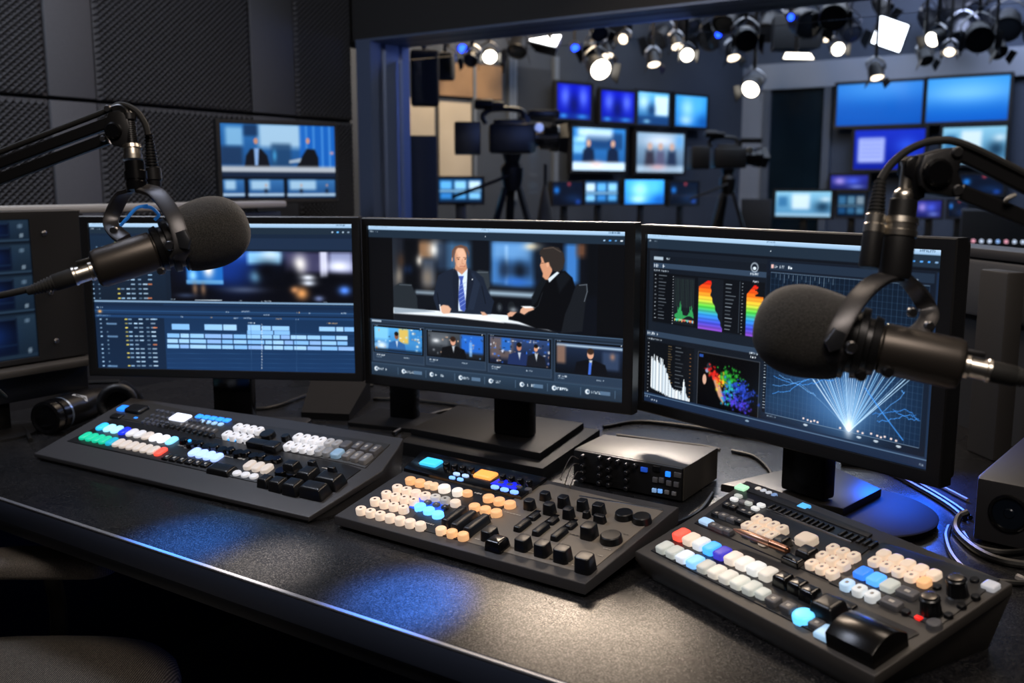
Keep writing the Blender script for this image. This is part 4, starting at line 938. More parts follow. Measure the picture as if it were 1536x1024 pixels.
B.row('knob', (250, 92), (427, 130), 4, KGL, .012, .016, wf=.55, r=.4)
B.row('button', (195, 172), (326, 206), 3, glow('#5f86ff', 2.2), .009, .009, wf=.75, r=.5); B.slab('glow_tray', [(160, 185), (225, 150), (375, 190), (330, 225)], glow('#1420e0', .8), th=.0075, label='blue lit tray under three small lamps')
B.row('key', (235, 145), (420, 188), 4, GRYD, .008, .008, wf=.6, r=.3)
for x, y, w, d, h in ((430, 262, .021, .019, .019), (535, 212, .02, .018, .016), (565, 285, .022, .02, .021), (662, 238, .021, .02, .022), (695, 318, .02, .02, .02), (790, 262, .02, .019, .021), (900, 290, .023, .02, .021), (815, 342, .014, .014, .013), (905, 366, .023, .014, .015),
                      (835, 428, .026, .028, .024), (160, 458, .026, .028, .02), (388, 515, .026, .026, .022), (520, 548, .026, .026, .023), (655, 583, .028, .026, .024), (808, 635, .03, .028, .026)):
    B.one('knob', (x, y), w * .88, d * .9, h * .85, KBL, .25, taper=.0018, crown=.08)
B.one('large_key', (210, 522), .03, .028, .016, KGL, .12, taper=.002)
for x, y in ((1070, 340), (1190, 365)): B.knob((x, y), .0145, .012, KBL, n=24)
B.knob((982, 492), .0165, .013, KBL, n=28)
fad = [((415, 400), 0), ((540, 428), 0), ((665, 460), 0)]
for (x, y), _ in fad:
    B.slab('fader_slot', [(x - 95, y + 52), (x - 60, y + 62), (x + 92, y - 50), (x + 55, y - 58)], KGL, th=.002)
    B.one('fader_cap', (x - 35, y + 18), .015, .034, .009, KBL, .25, taper=.0015); B.one('fader_cap', (x + 45, y - 36), .015, .022, .007, KBL, .25, taper=.0015)
for i, (x, y, w, n) in enumerate(((80, 545, .012, 2), (310, 600, .018, 3), (450, 635, .02, 4), (595, 685, .016, 3), (755, 728, .02, 3), (750, 520, .026, 4), (1040, 395, .018, 3), (1130, 415, .02, 3), (310, 370, .03, 5), (350, 470, .012, 2), (950, 610, .012, 2), (1080, 512, .008, 1), (905, 655, .008, 2), (530, 660, .008, 1), (680, 702, .008, 1))):
    B.legend((x, y), w, n, DARKM if i % 2 else LEG_, seed=20 + i)
B.slab('silver_edge', [(760, 250), (1325, 345), (1330, 338), (765, 242)], STEEL, th=.0018)

# ---- console on the right
Cn = Console('vision_mixer', 'right console with two long button rows, two knobs and a curved black thumb wheel', (-0.5878, 1.1801), -0.4329, 0.0385, 0.235)
Cn.deck([(953, 826), (1312, 1014), (1519, 875), (1310, 790), (1175, 738), (1120, 720), (1104, 731), (1036, 776)], mat('brown_charcoal_coat', '#3b3836', .48, bump=.12, bscale=1400), foot=0.012, under=0.07, tuck={0: .01, 6: .02, 7: .03})
Cn.zoom(950, 700, 5.12)
Cn.slab('control_panel', [(135, 646), (1495, 1330), (1620, 1240), (1520, 1060), (345, 530)], PANEL, label='dark panel under the two long button rows')
Cn.zoom(1130, 780, 3.783)
Cn.zoom(950, 700, 5.12)
Cn.slab('control_panel', [(470, 436), (1497, 876), (1880, 580), (1080, 262), (812, 186)], mat('black_key_field', '#141416', .4, bump=.05))
Cn.zoom(1130, 780, 3.783)
Cn.slab('control_panel', [(430, 360), (1020, 605), (1065, 600), (1400, 340), (740, 130), (722, 135)], mat('dark_grey_key_field', '#202022', .42, bump=.05))
Cn.slab('control_panel', [(360, 630), (620, 800), (940, 650), (920, 632), (560, 478)], mat('recess_panel', '#2c2b2b', .45))
Cn.zoom(950, 700, 5.12)
CG = soft('#c9cfca', .42); CW = soft('#e9ecec', .6)
Cn.row('button', (250, 592), (920, 900), 9, [CG, CG, soft('#dfe9f6', .7), glow('#7db8f4', .95), soft('#c6c9c4', .42), soft('#e3ddd2', .55), soft('#dcdad2', .5), soft('#d8dad2', .5), CG], .0235, .010, wf=.9, r=.25)
Cn.one('button', (1003, 945), .016, .017, .009, CG, .25)
Cn.row('button', (378, 492), (1045, 790), 9, [RED, PEACH, CW, glow('#3f9cff', 1.2), glow('#3a33b0', .8), soft('#f0e2d6', .6), soft('#f0e8e0', .7), CW, soft('#ddd8ce', .55)], .0235, .011, wf=.9, r=.25)
Cn.zoom(1130, 780, 3.783)
Cn.row('key', (120, 435), (205, 474), 2, GRYD, .016, .009, wf=.75, r=.2, mark=LEG_)
Cn.one('button', (290, 520), .026, .026, .010, glow('#5fc0ff', 1.3), .5); Cn.one('key', (365, 572), .017, .015, .007, GRYD, .2, mark=LEG_)
Cn.one('key', (428, 625), .026, .024, .006, soft('#9dc4e4', .8), .15); Cn.one('key', (470, 605), .014, .012, .006, soft('#c9cfd6', .4), .2); Cn.one('key', (572, 532), .019, .014, .005, GRY, .15, mark=LEG_)
for x, y, w, d, h in ((180, 302, .024, .022, .016), (265, 338, .024, .022, .016), (332, 378, .024, .022, .016)): Cn.one('large_key', (x, y), w, d, h, KGL, .12, taper=.002)
Cn.one('large_key', (440, 445), .036, .034, .022, KBL, .1, taper=.003); Cn.one('key', (520, 462), .03, .012, .004, KBL, .2)
# curved black thumb wheel
bm = NB(); u0, v0 = Cn.uv((650, 655), .012); w_, d_ = .062, .056; n = 14
rows = []
for i in range(n + 1):
    t = i / n; y = -d_ / 2 + d_ * t; zz = .006 + .021 * math.sin(math.pi * (.16 + .72 * t)) ** .8
    rows.append([bm.verts.new((x, y, z)) for x, z in ((-w_ / 2, -.001), (-w_ / 2, zz), (-w_ / 2 + .002, zz + .001), (w_ / 2 - .002, zz + .001), (w_ / 2, zz), (w_ / 2, -.001))])
for a, b in zip(rows, rows[1:]):
    for k in range(6): bm.faces.new((a[k], a[(k + 1) % 6], b[(k + 1) % 6], b[k]))
bm.faces.new(rows[0]); bm.faces.new(rows[-1][::-1])
obj('thumb_wheel', bm, mat('thumb_wheel_satin', '#100f0f', .24, metal=.3), Cn.t, loc=(u0, v0, Cn.z(v0)), rot=(Cn.tilt, 0, 0))
Cn.row('button', (457, 143), (575, 188), 3, CREAM, .0165, .010, wf=.84, r=.35, mark=LMK); Cn.row('button', (397, 186), (517, 235), 3, CREAM, .0165, .010, wf=.84, r=.35, mark=LMK); Cn.row('button', (338, 230), (455, 282), 3, CREAM, .0165, .010, wf=.84, r=.35, mark=LMK)
Cn.row('button', (745, 176), (1030, 290), 5, CREAM, .0175, .009, wf=.84, r=.35); Cn.row('button', (695, 216), (975, 332), 5, [CREAM, CREAM, CREAM, CREAM, ORNG], .0165, .009, wf=.8, r=.35, mark=[LMK, LMK, LMK, LMK, ORNG])
Cn.row('button', (628, 280), (780, 350), 3, [glow('#2f74e0', 1.0), glow('#4a96f0', 1.1), CG], .021, .009, wf=.86, r=.2); Cn.row('button', (538, 345), (680, 408), 3, [soft('#b4d2ec', .7), soft('#dbe2e6', .5), soft('#dbe2e6', .5)], .0175, .009, wf=.82, r=.35, mark=[LMK, LMK, LMK])
Cn.one('key', (880, 395), .025, .016, .008, GRYD, .2, mark=LEG_); Cn.one('key', (790, 452), .025, .015, .008, GRYD, .2, mark=LEG_)
def dial(p, r, h):
    bm = NB(); u, v = Cn.uv(p, h)
    lathe(bm, (0, 0, -.001), (0, 0, 1), [(0, r * 1.15), (h * .1, r * 1.12), (h * .14, r), (h * .8, r * .9), (h * .82, r * .97), (h * .95, r * .95), (h, r * .82)], 32)
    for i, q in enumerate([q for q in bm.verts if abs(q.co.xy.length - r) < 1e-5 or abs(q.co.xy.length - r * .9) < 1e-5]):
        a = math.atan2(q.co.y, q.co.x)
        if int(round(a / (2 * math.pi) * 32)) % 2: q.co.x *= .93; q.co.y *= .93
    o = obj('knob', bm, KBL, Cn.t, loc=(u, v, Cn.z(v)), rot=(Cn.tilt, 0, 0))
    bm = NB(); lathe(bm, (0, 0, h), (0, 0, 1), [(0, r * .7), (.0008, r * .7), (.0012, r * .6)], 24); obj('knob_cap', bm, mat('brushed_cap', '#6a6560', .3, metal=.8), o)
dial((1168, 315), .0118, .024); dial((1018, 420), .0118, .024)
for x, y in ((1258, 322), (1265, 418), (1185, 468), (1110, 522), (1045, 363), (870, 503)): Cn.knob((x, y), .0055, .006, KBL, n=14)
Cn.knob((1030, 566), .009, .008, GRYD, n=16); Cn.one('indicator_light', (940, 546), .009, .006, .003, glow('#e02018', 1.0), .3); Cn.one('key', (1350, 356), .017, .016, .006, soft('#c9ccd4', .35), .2)
Cn.zoom(950, 700, 5.12)
Cn.row('button', (962, 376), (1150, 456), 4, CREAM, .0175, .012, wf=.86, r=.35, mark=LMK); Cn.row('button', (885, 428), (1075, 508), 4, CREAM, .0175, .012, wf=.86, r=.35, mark=LMK)
Cn.row('key', (872, 492), (1005, 560), 3, [GRYD, GRY, CREAM], .013, .007, wf=.75, r=.3, mark=LMK)
for x, y, m in ((810, 213, CG), (778, 238, CW), (842, 258, GRY), (898, 252, GRYD), (985, 283, CW), (940, 308, CW), (885, 268, CG)): Cn.one('key', (x, y), .0135, .0085, .005, m, .4)
for x, y, w in ((725, 275, .014), (775, 292, .014), (850, 325, .022), (900, 345, .016), (645, 345, .016), (700, 360, .018), (765, 385, .018), (820, 402, .016), (625, 435, .018), (680, 460, .018), (730, 475, .018)): Cn.one('key', (x, y), w, .013, .007, GRYD if w == .018 else KBL, .2, mark=LEG_, taper=.001)
Cn.one('key', (565, 405), .022, .014, .006, soft('#a9d0f4', .7), .25)
Cn.one('large_key', (1150, 535), .022, .022, .014, KBL, .12, taper=.002); Cn.one('button', (1338, 525), .026, .024, .012, CREAM, .25); Cn.one('large_key', (1345, 620), .026, .024, .015, KBL, .12, taper=.002); Cn.one('key', (1232, 690), .03, .017, .009, KGL, .15, taper=.001); Cn.legend((1245, 588), .014, 2, seed=41, hgt=.006)
def strip(pts, n):
    a, b = Cn.uv(pts[0]), Cn.uv(pts[1])
    for i in range(n):
        t = (i + .5) / n; u, v = a[0] + (b[0] - a[0]) * t, a[1] + (b[1] - a[1]) * t
        me = Cn.pill(math.hypot(b[0] - a[0], b[1] - a[1]) / n * .8, .017, .005, .001, KBL, taper=.0015)
        o = put('slider', me, Cn.t, (u, v, Cn.z(v))); o.rotation_euler = (Cn.tilt, 0, 0)
strip([(1040, 312), (1290, 408)], 6); strip([(1300, 412), (1530, 500)], 6); Cn.zoom(1130, 780, 3.783); strip([(490, 80), (700, 158)], 6)
Cn.zoom(950, 700, 5.12)
Cn.slab('silver_edge', [(1020, 335), (1670, 595), (1676, 588), (1026, 328)], STEEL, th=.0035)
Cn.one('display_key', (835, 146), .019, .014, .004, glow('#a9e0b8', .8), .1); Cn.one('display_key', (1312, 292), .016, .013, .004, glow('#4fa8e8', 1.0), .1)
Cn.row('button', (960, 158), (1085, 207), 4, [soft('#e6dccf', .5), soft('#cfd6e0', .4), soft('#cfd6e0', .4), soft('#7f9fd0', .5)], .009, .004, wf=.75, r=.4)
Cn.slab('rear_bar', [(870, 195), (1800, 555), (1835, 530), (1180, 265), (900, 165)], CASED, th=.003)
# copper pen lying on the right console
pa, pb = Cn.uv((770, 488), .016), Cn.uv((1195, 655), .016)
def w3(c, q, h): return c.o + c.u * q[0] + c.v * q[1] + Vector((0, 0, c.z(q[1]) + h))
t = thing('copper_pen', 'copper pen lying across the keys of the right console', 'pen', w3(Cn, pa, .018))
d = (w3(Cn, pb, .018) - w3(Cn, pa, .018)); L = d.length; d.normalize()
cop = mat('copper_rose_metal', '#d9a78a', .3, metal=.75)
bm = NB(); lathe(bm, w3(Cn, pa, .018), d, [(0, .0008), (.012, .004), (.03, .0052), (L * .68, .0055), (L * .68 + .001, .005)], 16); obj('barrel', bm, cop, t, world=True)
bm = NB(); lathe(bm, w3(Cn, pa, .018) + d * (L * .69), d, [(0, .0058), (L * .28, .0052), (L * .31, .003)], 16); obj('cap', bm, mat('copper_dark', '#a8765c', .25, metal=.9), t, world=True)
# ---------------------------------------------------------------- microphones and boom arms
def vslab(bm, pts, d, th):
    """flat plate facing the seat: outline readings at depth d, thickness th away from the viewer"""
    a = [pt(x, y, d) for x, y in pts]; t = bmesh.new()
    f = [t.verts.new(p) for p in a]; b = [t.verts.new(p + FH * th) for p in a]; n = len(a)
    tf = t.faces.new(f); t.faces.new(b[::-1])
    for i in range(n): t.faces.new((f[i], f[(i + 1) % n], b[(i + 1) % n], b[i]))
    bmesh.ops.recalc_face_normals(t, faces=t.faces[:]); bmesh.ops.bevel(t, geom=list(tf.edges), offset=min(.002, th * .3), segments=2, profile=.5, affect='EDGES')
    join(bm, t); return bm
def ribs(r0, r1, t0, t1, n):
    out = []
    for i in range(n):
        a = t0 + (t1 - t0) * i / n; w = (t1 - t0) / n; r = r0 + (r1 - r0) * i / n
        out += [(a, r), (a + w * .55, r), (a + w * .6, r * .82), (a + w * .95, r * .82)]
    return out
FOAM = foam_mat(); MICB = mat('microphone_satin_black', '#4a4541', .4, metal=.75, bump=.04, bscale=1500)
ROUGHM = mat('dark_bracket_metal', '#454446', .38, metal=.7, bump=.04, bscale=900)
def microphone(label, P0, P1, conn):
    d = (P1 - P0); L = d.length; d.normalize(); t = thing('broadcast_microphone', label, 'microphone', (P0 + P1) / 2, 0, 'studio microphones on boom arms')
    S = L / .225
    bm = NB(); lathe(bm, P0, d, [(0, .0), (0, .017), (.001, .0195), (.003, .0262 * S), (.008, .0280 * S), (.084 * S, .0282 * S), (.0865 * S, .0255 * S), (.1 * S, .0252 * S)], 40); obj('body', bm, MICB, t, world=True)
    bm = NB(); lathe(bm, P0 + d * (.0875 * S), d, [(0, .0262 * S), (.001, .032 * S), (.008, .034 * S), (.009, .030 * S), (.014, .030 * S), (.015, .0395 * S), (.022, .0405 * S), (.023, .035 * S), (.028, .035 * S), (.029, .0425 * S), (.037, .043 * S), (.038, .037 * S), (.045, .036 * S)], 40); obj('clamp_ring', bm, BLKM, t, world=True)
    fb = .122 * S; FL = L - fb; prof = [(0, .0), (0, .036 * S), (.002, .044 * S), (.01, .0475 * S)]
    for i in range(1, 7): prof.append((.01 + (FL - .06) * i / 6, (.0475 + .005 * math.sin(i / 6 * math.pi / 2)) * S))
    R = .0525 * S
    for i in range(1, 13): a = i / 12 * math.pi / 2; prof.append((FL - .05 + .05 * math.sin(a), R * math.cos(a) ** .8 if i < 12 else 0))
    bm = NB(); lathe(bm, P0 + d * fb, d, prof, 56); obj('foam_windscreen', bm, FOAM, t, world=True)
    # connector and its cable
    c0 = P0 - d * .0005
    bm = NB(); lathe(bm, c0, -d, [(0, .0125), (.004, .0125), (.005, .0108), (.02, .0108), (.021, .0118), (.024, .0118)], 28); o = obj('connector', bm, CHROME, t, world=True)
    bm = NB(); lathe(bm, c0 - d * .0245, -d, [(0, .0112), (.022, .0105)] + ribs(.0098, .0062, .023, .05, 7) + [(.055, .0045)], 24); obj('strain_relief', bm, RUB, o, world=True)
    bm = NB(); u = d.cross(Vector((0, 0, 1))).cross(d).normalized(); box(bm, c0 - d * .006 + u * .0145, (.02, .008, .005), rot=Matrix((d, d.cross(u), u)).transposed(), bev=.0012); obj('release_latch', bm, BLK, o, world=True)
    bm = NB(); tube(bm, [c0 - d * .078] + conn, .0042, 12); obj('cable', bm, RUB, t, world=True)
    return t, d
def strap(t, pts, d, w=.0095, th=.0032, name='yoke_arm', m=None): bm = NB(); tube(bm, pts, w, rb=th, ref=d, k=8); return obj(name, bm, m or ROUGHM, t, world=True)
def screw(t, p, ax, r=.006, h=.006, m=None, name='pivot_screw'): bm = NB(); lathe(bm, p, ax, [(0, r), (h * .7, r), (h, r * .8)], 16); return obj(name, bm, m or STEEL, t, world=True)

# left
m, d = microphone('left microphone with black foam windscreen pointing right, hung in front of the editing monitor', pt(141, 405, 1.205), pt(371, 331, 1.275), [pt(52, 432, 1.19), pt(0, 443, 1.18), pt(-60, 452, 1.18), pt(-120, 480, 1.2), Vector((-1.70, .90, .90))])
strap(m, [pt(200, 283, 1.232), pt(186, 290, 1.25), pt(172, 314, 1.262), pt(166, 334, 1.26), pt(174, 348, 1.25), pt(186, 358, 1.24)], d)
strap(m, [pt(212, 282, 1.228), pt(235, 290, 1.205), pt(257, 318, 1.185), pt(268, 345, 1.178), pt(273, 372, 1.178), pt(266, 388, 1.185)], d)
bm = NB(); vslab(bm, [(262, 349), (277, 344), (285, 360), (282, 374), (268, 372)], 1.172, .006); obj('yoke_end', bm, mat('bracket_edge', '#3b3d42', .3, metal=.7), m, world=True)
screw(m, pt(256, 368, 1.178), -FH); screw(m, pt(243, 406, 1.19), -FH, .005); screw(m, pt(172, 345, 1.25), -FH, .005)
bm = NB(); tube(bm, [pt(181, 338, 1.24), pt(190, 328, 1.235), pt(205, 312, 1.232), pt(222, 308, 1.235)], .0022, 8); obj('blue_wire', bm, mat('blue_wire', '#2f86e8', .4, emit='#2f86e8', es=.15), m, world=True)
bm = NB(); tube(bm, [pt(215, 310, 1.235), pt(228, 312, 1.237), pt(238, 322, 1.237), pt(232, 330, 1.237)], .0022, 8); obj('blue_wire', bm, MATS['blue_wire'], m, world=True)
bm = NB(); a, b = pt(206, 286, 1.23), pt(202, 243, 1.23); x = (b - a).normalized()
lathe(bm, a, x, [(0, .013), (.010, .014), (.011, .0125), (.013, .0125), (.014, .0142), (.024, .0142), (.025, .0125), (.037, .0125)], 28); obj('swivel_collar', bm, BLKG, m, world=True)
# boom on the left
t = thing('boom_arm', 'left black boom arm of two parallel bars entering from the left edge', 'boom arm', (-1.85, .9, DZ), 0, 'microphone boom arms')
def bars(t, P, names='arm_bar', w=.0068, th=.006):
    for a, b in P: bm = NB(); tube(bm, [a, b], w, rb=th, ref=(0, 0, 1), smooth=False); obj(names, bm, BLKM, t, world=True)
el = pt(-170, 318, 1.262)
bars(t, [(pt(170, 182, 1.24), pt(-168, 308, 1.262)), (pt(162, 208, 1.24), pt(-164, 330, 1.262))])
base = Vector((-1.85, .90, DZ))
bars(t, [(el + Vector((0, 0, .01)), base + Vector((.01, 0, .10))), (el + Vector((-.015, 0, -.012)), base + Vector((-.012, 0, .085)))])
bm = NB(); lathe(bm, el - FH * .012, FH, [(0, .018), (.002, .02), (.022, .02), (.024, .018)], 28); obj('elbow_joint', bm, BLKM, t, world=True)
bm = NB(); lathe(bm, base + Vector((0, 0, .0005)), (0, 0, 1), [(0, .045), (.008, .045), (.012, .02), (.11, .016)], 28); obj('clamp_base', bm, BLKM, t, world=True)
bm = NB(); vslab(bm, [(162, 168), (178, 165), (190, 172), (194, 190), (192, 214), (182, 221), (168, 218), (160, 205), (156, 186)], 1.226, .026); obj('joint_plate', bm, BLKM, t, world=True)
screw(t, pt(171, 196, 1.2255), -FH, .0105, .007, BLKG, 'joint_knob'); screw(t, pt(155, 208, 1.229), -FH, .0038, .004); screw(t, pt(163, 163, 1.232), -FH, .0045, .006)
bm = NB(); a, b = pt(200, 240, 1.232), pt(194, 176, 1.235); x = (b - a).normalized()
lathe(bm, a, x, [(0, .0118), (.006, .0122), (.0065, .0108), (.014, .0108), (.0145, .0125), (.019, .0118)], 28); obj('silver_ring', bm, CHROME, t, world=True)
bm = NB(); lathe(bm, a + x * .0192, x, ribs(.0078, .0078, 0, .03, 12) + [(.032, .009), (.04, .0095)], 24); obj('ribbed_neck', bm, BLKM, t, world=True)
bm = NB(); tube(bm, [pt(192, 188, 1.237), pt(190, 172, 1.237), pt(182, 164, 1.238), pt(172, 166, 1.238)], .0085, rb=.006, ref=FH); obj('top_hook', bm, BLKM, t, world=True)
bm = NB(); tube(bm, [pt(-168, 296, 1.26), pt(0, 228, 1.25), pt(150, 170, 1.238), pt(180, 157, 1.236), pt(203, 166, 1.236), pt(217, 185, 1.238), pt(222, 202, 1.24)], .0038, 10); obj('cable', bm, RUB, t, world=True)
a, b = pt(223, 201, 1.252), pt(230, 268, 1.256); x = (b - a).normalized()
bm = NB(); lathe(bm, a, x, ribs(.0055, .0085, 0, .042, 11) + [(.043, .0085), (.044, .0108), (.059, .0112), (.06, .0095), (.068, .009)], 24); obj('plug', bm, BLKM, t, world=True)

# right
m, d = microphone('right microphone with black foam windscreen pointing left, hung in front of the scopes monitor', pt(1446, 548, .975), pt(1132, 481, 1.045), [pt(1560, 572, .95), pt(1640, 590, .95), pt(1740, 560, .98), pt(1800, 500, 1.02)])
strap(m, [pt(1352, 414, 1.012), pt(1372, 432, 1.03), pt(1388, 456, 1.04), pt(1394, 474, 1.034), pt(1386, 490, 1.018), pt(1374, 500, 1.004)], d)
strap(m, [pt(1346, 414, 1.006), pt(1318, 420, .985), pt(1288, 446, .962), pt(1264, 484, .949), pt(1249, 520, .948), pt(1258, 540, .952)], d)
bm = NB(); vslab(bm, [(1238, 512), (1253, 492), (1270, 500), (1262, 524), (1246, 528)], .938, .006); obj('yoke_end', bm, MATS['bracket_edge'], m, world=True)
screw(m, pt(1275, 520, .94), -FH, .0062); screw(m, pt(1367, 468, .985), -FH, .005); screw(m, pt(1392, 488, 1.012), -FH, .005); screw(m, pt(1290, 562, .972), -FH, .006, .006, BLKM); screw(m, pt(1330, 557, .968), -FH, .006, .006, BLKM)
a, b = pt(1341, 418, 1.004), pt(1352, 327, 1.004); x = (b - a).normalized(); L = (b - a).length
bm = NB(); lathe(bm, a, x, [(0, .0145), (.004, .0162), (L - .021, .0162), (L - .020, .015)], 28); obj('swivel_collar', bm, BLK, m, world=True)
t = thing('boom_arm', 'right black boom arm of two parallel bars entering from the right edge', 'boom arm', (.2, 1.25, DZ), 0, 'microphone boom arms')
bm = NB(); lathe(bm, a + x * (L - .0195), x, [(0, .0172), (.006, .0176), (.0065, .0162), (.013, .0166), (.0135, .0178), (.0195, .0172)], 28); obj('silver_ring', bm, CHROME, t, world=True)
a2 = a + x * (L + .0002); bm = NB(); lathe(bm, a2, x, [(0, .0135), (.018, .0135), (.019, .012)], 28); obj('neck', bm, BLK, t, world=True)
bm = NB(); lathe(bm, a2 + x * .0192, x, [(0, .0105), (.004, .0112), (.008, .0095), (.011, .0062), (.034, .0062), (.036, .0075), (.039, .0075)], 24); obj('chrome_tube', bm, CHROME, t, world=True)
a, b = pt(1303, 402, 1.0), pt(1321, 268, 1.002); x = (b - a).normalized(); L = (b - a).length
bm = NB(); lathe(bm, a, x, [(0, .0095), (.003, .0104), (.037, .0104)], 24); o = obj('plug', bm, BLK, t, world=True)
bm = NB(); lathe(bm, a + x * .0372, x, [(0, .0106), (.008, .0108), (.009, .0098), (.018, .0102), (.019, .009)], 24); obj('plug_ring', bm, CHROME, o, world=True)
bm = NB(); lathe(bm, a + x * .0564, x, ribs(.0088, .0055, 0, L - .058, 9), 24); obj('strain_relief', bm, RUB, o, world=True)
bm = NB(); vslab(bm, [(1388, 232), (1404, 228), (1424, 222), (1440, 220), (1446, 236), (1438, 258), (1446, 280), (1444, 294), (1430, 296), (1412, 292), (1394, 290), (1382, 278), (1379, 256)], .985, .03); obj('joint_plate', bm, BLKM, t, world=True)
bm = NB(); vslab(bm, [(1360, 240), (1372, 233), (1386, 236), (1392, 262), (1388, 296), (1376, 302), (1368, 296), (1368, 268), (1358, 262)], .995, .022); obj('joint_bracket', bm, BLKG, t, world=True)
screw(t, pt(1404, 259, .9845), -FH, .0145, .009, BLKG, 'joint_knob'); screw(t, pt(1435, 228, .9845), -FH, .0055, .004); screw(t, pt(1436, 285, .9845), -FH, .0055, .004)
el = pt(1760, 402, .99)
bars(t, [(pt(1438, 229, .997), pt(1758, 388, .99)), (pt(1440, 288, .997), pt(1752, 414, .99))], w=.0078)
base = Vector((.20, 1.25, DZ))
bars(t, [(el + Vector((0, 0, .01)), base + Vector((-.01, 0, .10))), (el + Vector((.015, 0, -.012)), base + Vector((.012, 0, .085)))])
bm = NB(); lathe(bm, el - FH * .012, FH, [(0, .018), (.002, .02), (.022, .02), (.024, .018)], 28); obj('elbow_joint', bm, BLKM, t, world=True)
bm = NB(); lathe(bm, base + Vector((0, 0, .0005)), (0, 0, 1), [(0, .045), (.008, .045), (.012, .02), (.11, .016)], 28); obj('clamp_base', bm, BLKM, t, world=True)
bm = NB(); tube(bm, [pt(1720, 350, .985), pt(1560, 272, .988), pt(1450, 218, .99), pt(1404, 211, .995), pt(1366, 223, 1.0), pt(1338, 245, 1.002), pt(1321, 270, 1.002)], .0042, 10); obj('cable', bm, RUB, t, world=True)
bm = NB(); tube(bm, [pt(1508, 302, .985), pt(1513, 297, .98), pt(1523, 292, .98)], .0022, 6); obj('cable_tie', bm, mat('grey_tie', '#8d8a84', .5), t, world=True)

# ---------------------------------------------------------------- rack display at the far left
P = Pic(430, 300, 108, 76, '#0b1522')
for y, h in ((0, 46), (52, 62), (120, 78), (204, 92)):
    P.rect((0, y), (430, y + h), '#2b4258', c2='#1a2c40'); P.rect((6, y + 5), (386, y + h - 7), '#060d1e', c2='#0a1630'); P.blob((330, y + h * .45), 40, h * .3, '#173d8c', .75); P.rect((6, y + 8), (384, y + 9.5), '#5f8fc0', .6); P.rect((6, y + h * .7), (384, y + h * .7 + 1), '#36618f', .6)
    P.ell((410, y + 14), 5, 5, '#7f9bb6', .8); P.ell((412, y + h - 12), 5, 5, '#9db4c8', .8); P.rect((0, y + h - 3), (430, y + h), '#5d7f9e', .5)
t = thing('rack_display', 'display at the left edge with stacked dark blue panels in a bolted frame', 'display', (-2.05, .95, DZ), math.radians(90))
put('screen', P.mesh('screen', screen_mat('lit_rack', .55)), t, (.0, -.004, .311))
bm = frame_bm(.43, .30, .05, .12, .018, .012, -.008, .05); obj('bezel_plate', bm, CASED, t, loc=(0, 0, .311))
bm = NB(); prism(bm, [(.245, .0), (.345, .0), (.345, .06), (-.26, .06), (-.26, .052), (.245, .052)], .16, .47); obj('side_cheek', bm, BLK, t)
bm = NB(); box(bm, (.04, -.012, .138), (.6, .07, .016), bev=.004); obj('lower_ledge', bm, GREYM, t)
bm = NB(); box(bm, (.04, .02, .098), (.58, .05, .06), bev=.004); obj('lower_fascia', bm, mat('blue_black_fascia', '#10131a', .4), t)
for x, z in ((.245, .43), (.25, .30), (.255, .19)): bm = NB(); lathe(bm, (x, -.0085, z), (0, -1, 0), [(0, .006), (.003, .006), (.005, .003)], 14); obj('bolt', bm, STEEL, t)
bm = NB(); box(bm, (.12, .03, .04), (.06, .035, .07)); obj('stand_neck', bm, BLKG, t)
bm = NB(); lathe(bm, (.12, .03, 0), (0, 0, 1), [(0, .09), (.006, .09), (.01, .05)], 36); obj('stand_base', bm, BLK, t)

# ---------------------------------------------------------------- small things on the desk
a, b = atz(66, 628, DZ + .0375), atz(150, 600, DZ + .0375); x = (b - a).normalized(); L = (b - a).length
t = thing('camera_lens', 'black cylindrical lens with silver ring lying left of the left console', 'lens', (a + b) / 2)
bm = NB(); lathe(bm, a, x, [(0, 0), (.004, .026), (.001, .031), (.004, .0365), (.02, .037), (.022, .034), (.026, .034), (.028, .037), (.046, .037)], 40); obj('front_ring', bm, BLKG, t, world=True)
bm = NB(); lathe(bm, a + x * .0462, x, [(0, .0365), (.006, .0365)], 40); obj('silver_ring', bm, mat('silver_band', '#9fb2cc', .3, metal=.8), t, world=True)
bm = NB(); lathe(bm, a + x * .0525, x, [(0, .0355), (L * .5, .0345), (L * .52, .031), (L * .72, .030), (L * .74, .0)], 40); obj('barrel', bm, BLKM, t, world=True)
u = (CF * -1 - x * x.dot(CF * -1)).normalized(); w = x.cross(u); c = a + x * (.0525 + L * .24)
bm = NB(); q = [(-.016, .014), (-.004, .016), (.004, .004), (.016, -.004), (.008, -.016), (.0, -.014), (.003, -.006), (-.006, .0)]
R_ = .0352; vs = [bm.verts.new(c + x * i * .9 + (u * math.cos(j / R_ + .35) + Vector(w) * math.sin(j / R_ + .35) * (1 if w.z > 0 else -1)) * (R_ + .0006)) for i, j in q]; bm.faces.new(vs); obj('silver_emblem', bm, mat('emblem_silver', '#aab4c2', .35, metal=.6), t, world=True)
t = thing('headphones', 'black headphones with round padded cup standing behind the lens', 'headphones', atz(172, 612, DZ + .045))
c = atz(176, 604, DZ + .047); ax = Vector((.82, -.55, .12)).normalized()
bm = NB(); X, Y, _ = basis(ax); tube(bm, [c + X * .034 * math.cos(k / 16 * 2 * math.pi) + Y * .034 * math.sin(k / 16 * 2 * math.pi) for k in range(17)], .0105, 12, k=3); obj('ear_pad', bm, mat('black_leatherette', '#141416', .5, bump=.3, bscale=250), t, world=True)
bm = NB(); lathe(bm, c - ax * .006, -ax, [(0, .033), (.012, .034), (.02, .026), (.022, 0)], 32); obj('ear_cup', bm, BLK, t, world=True)
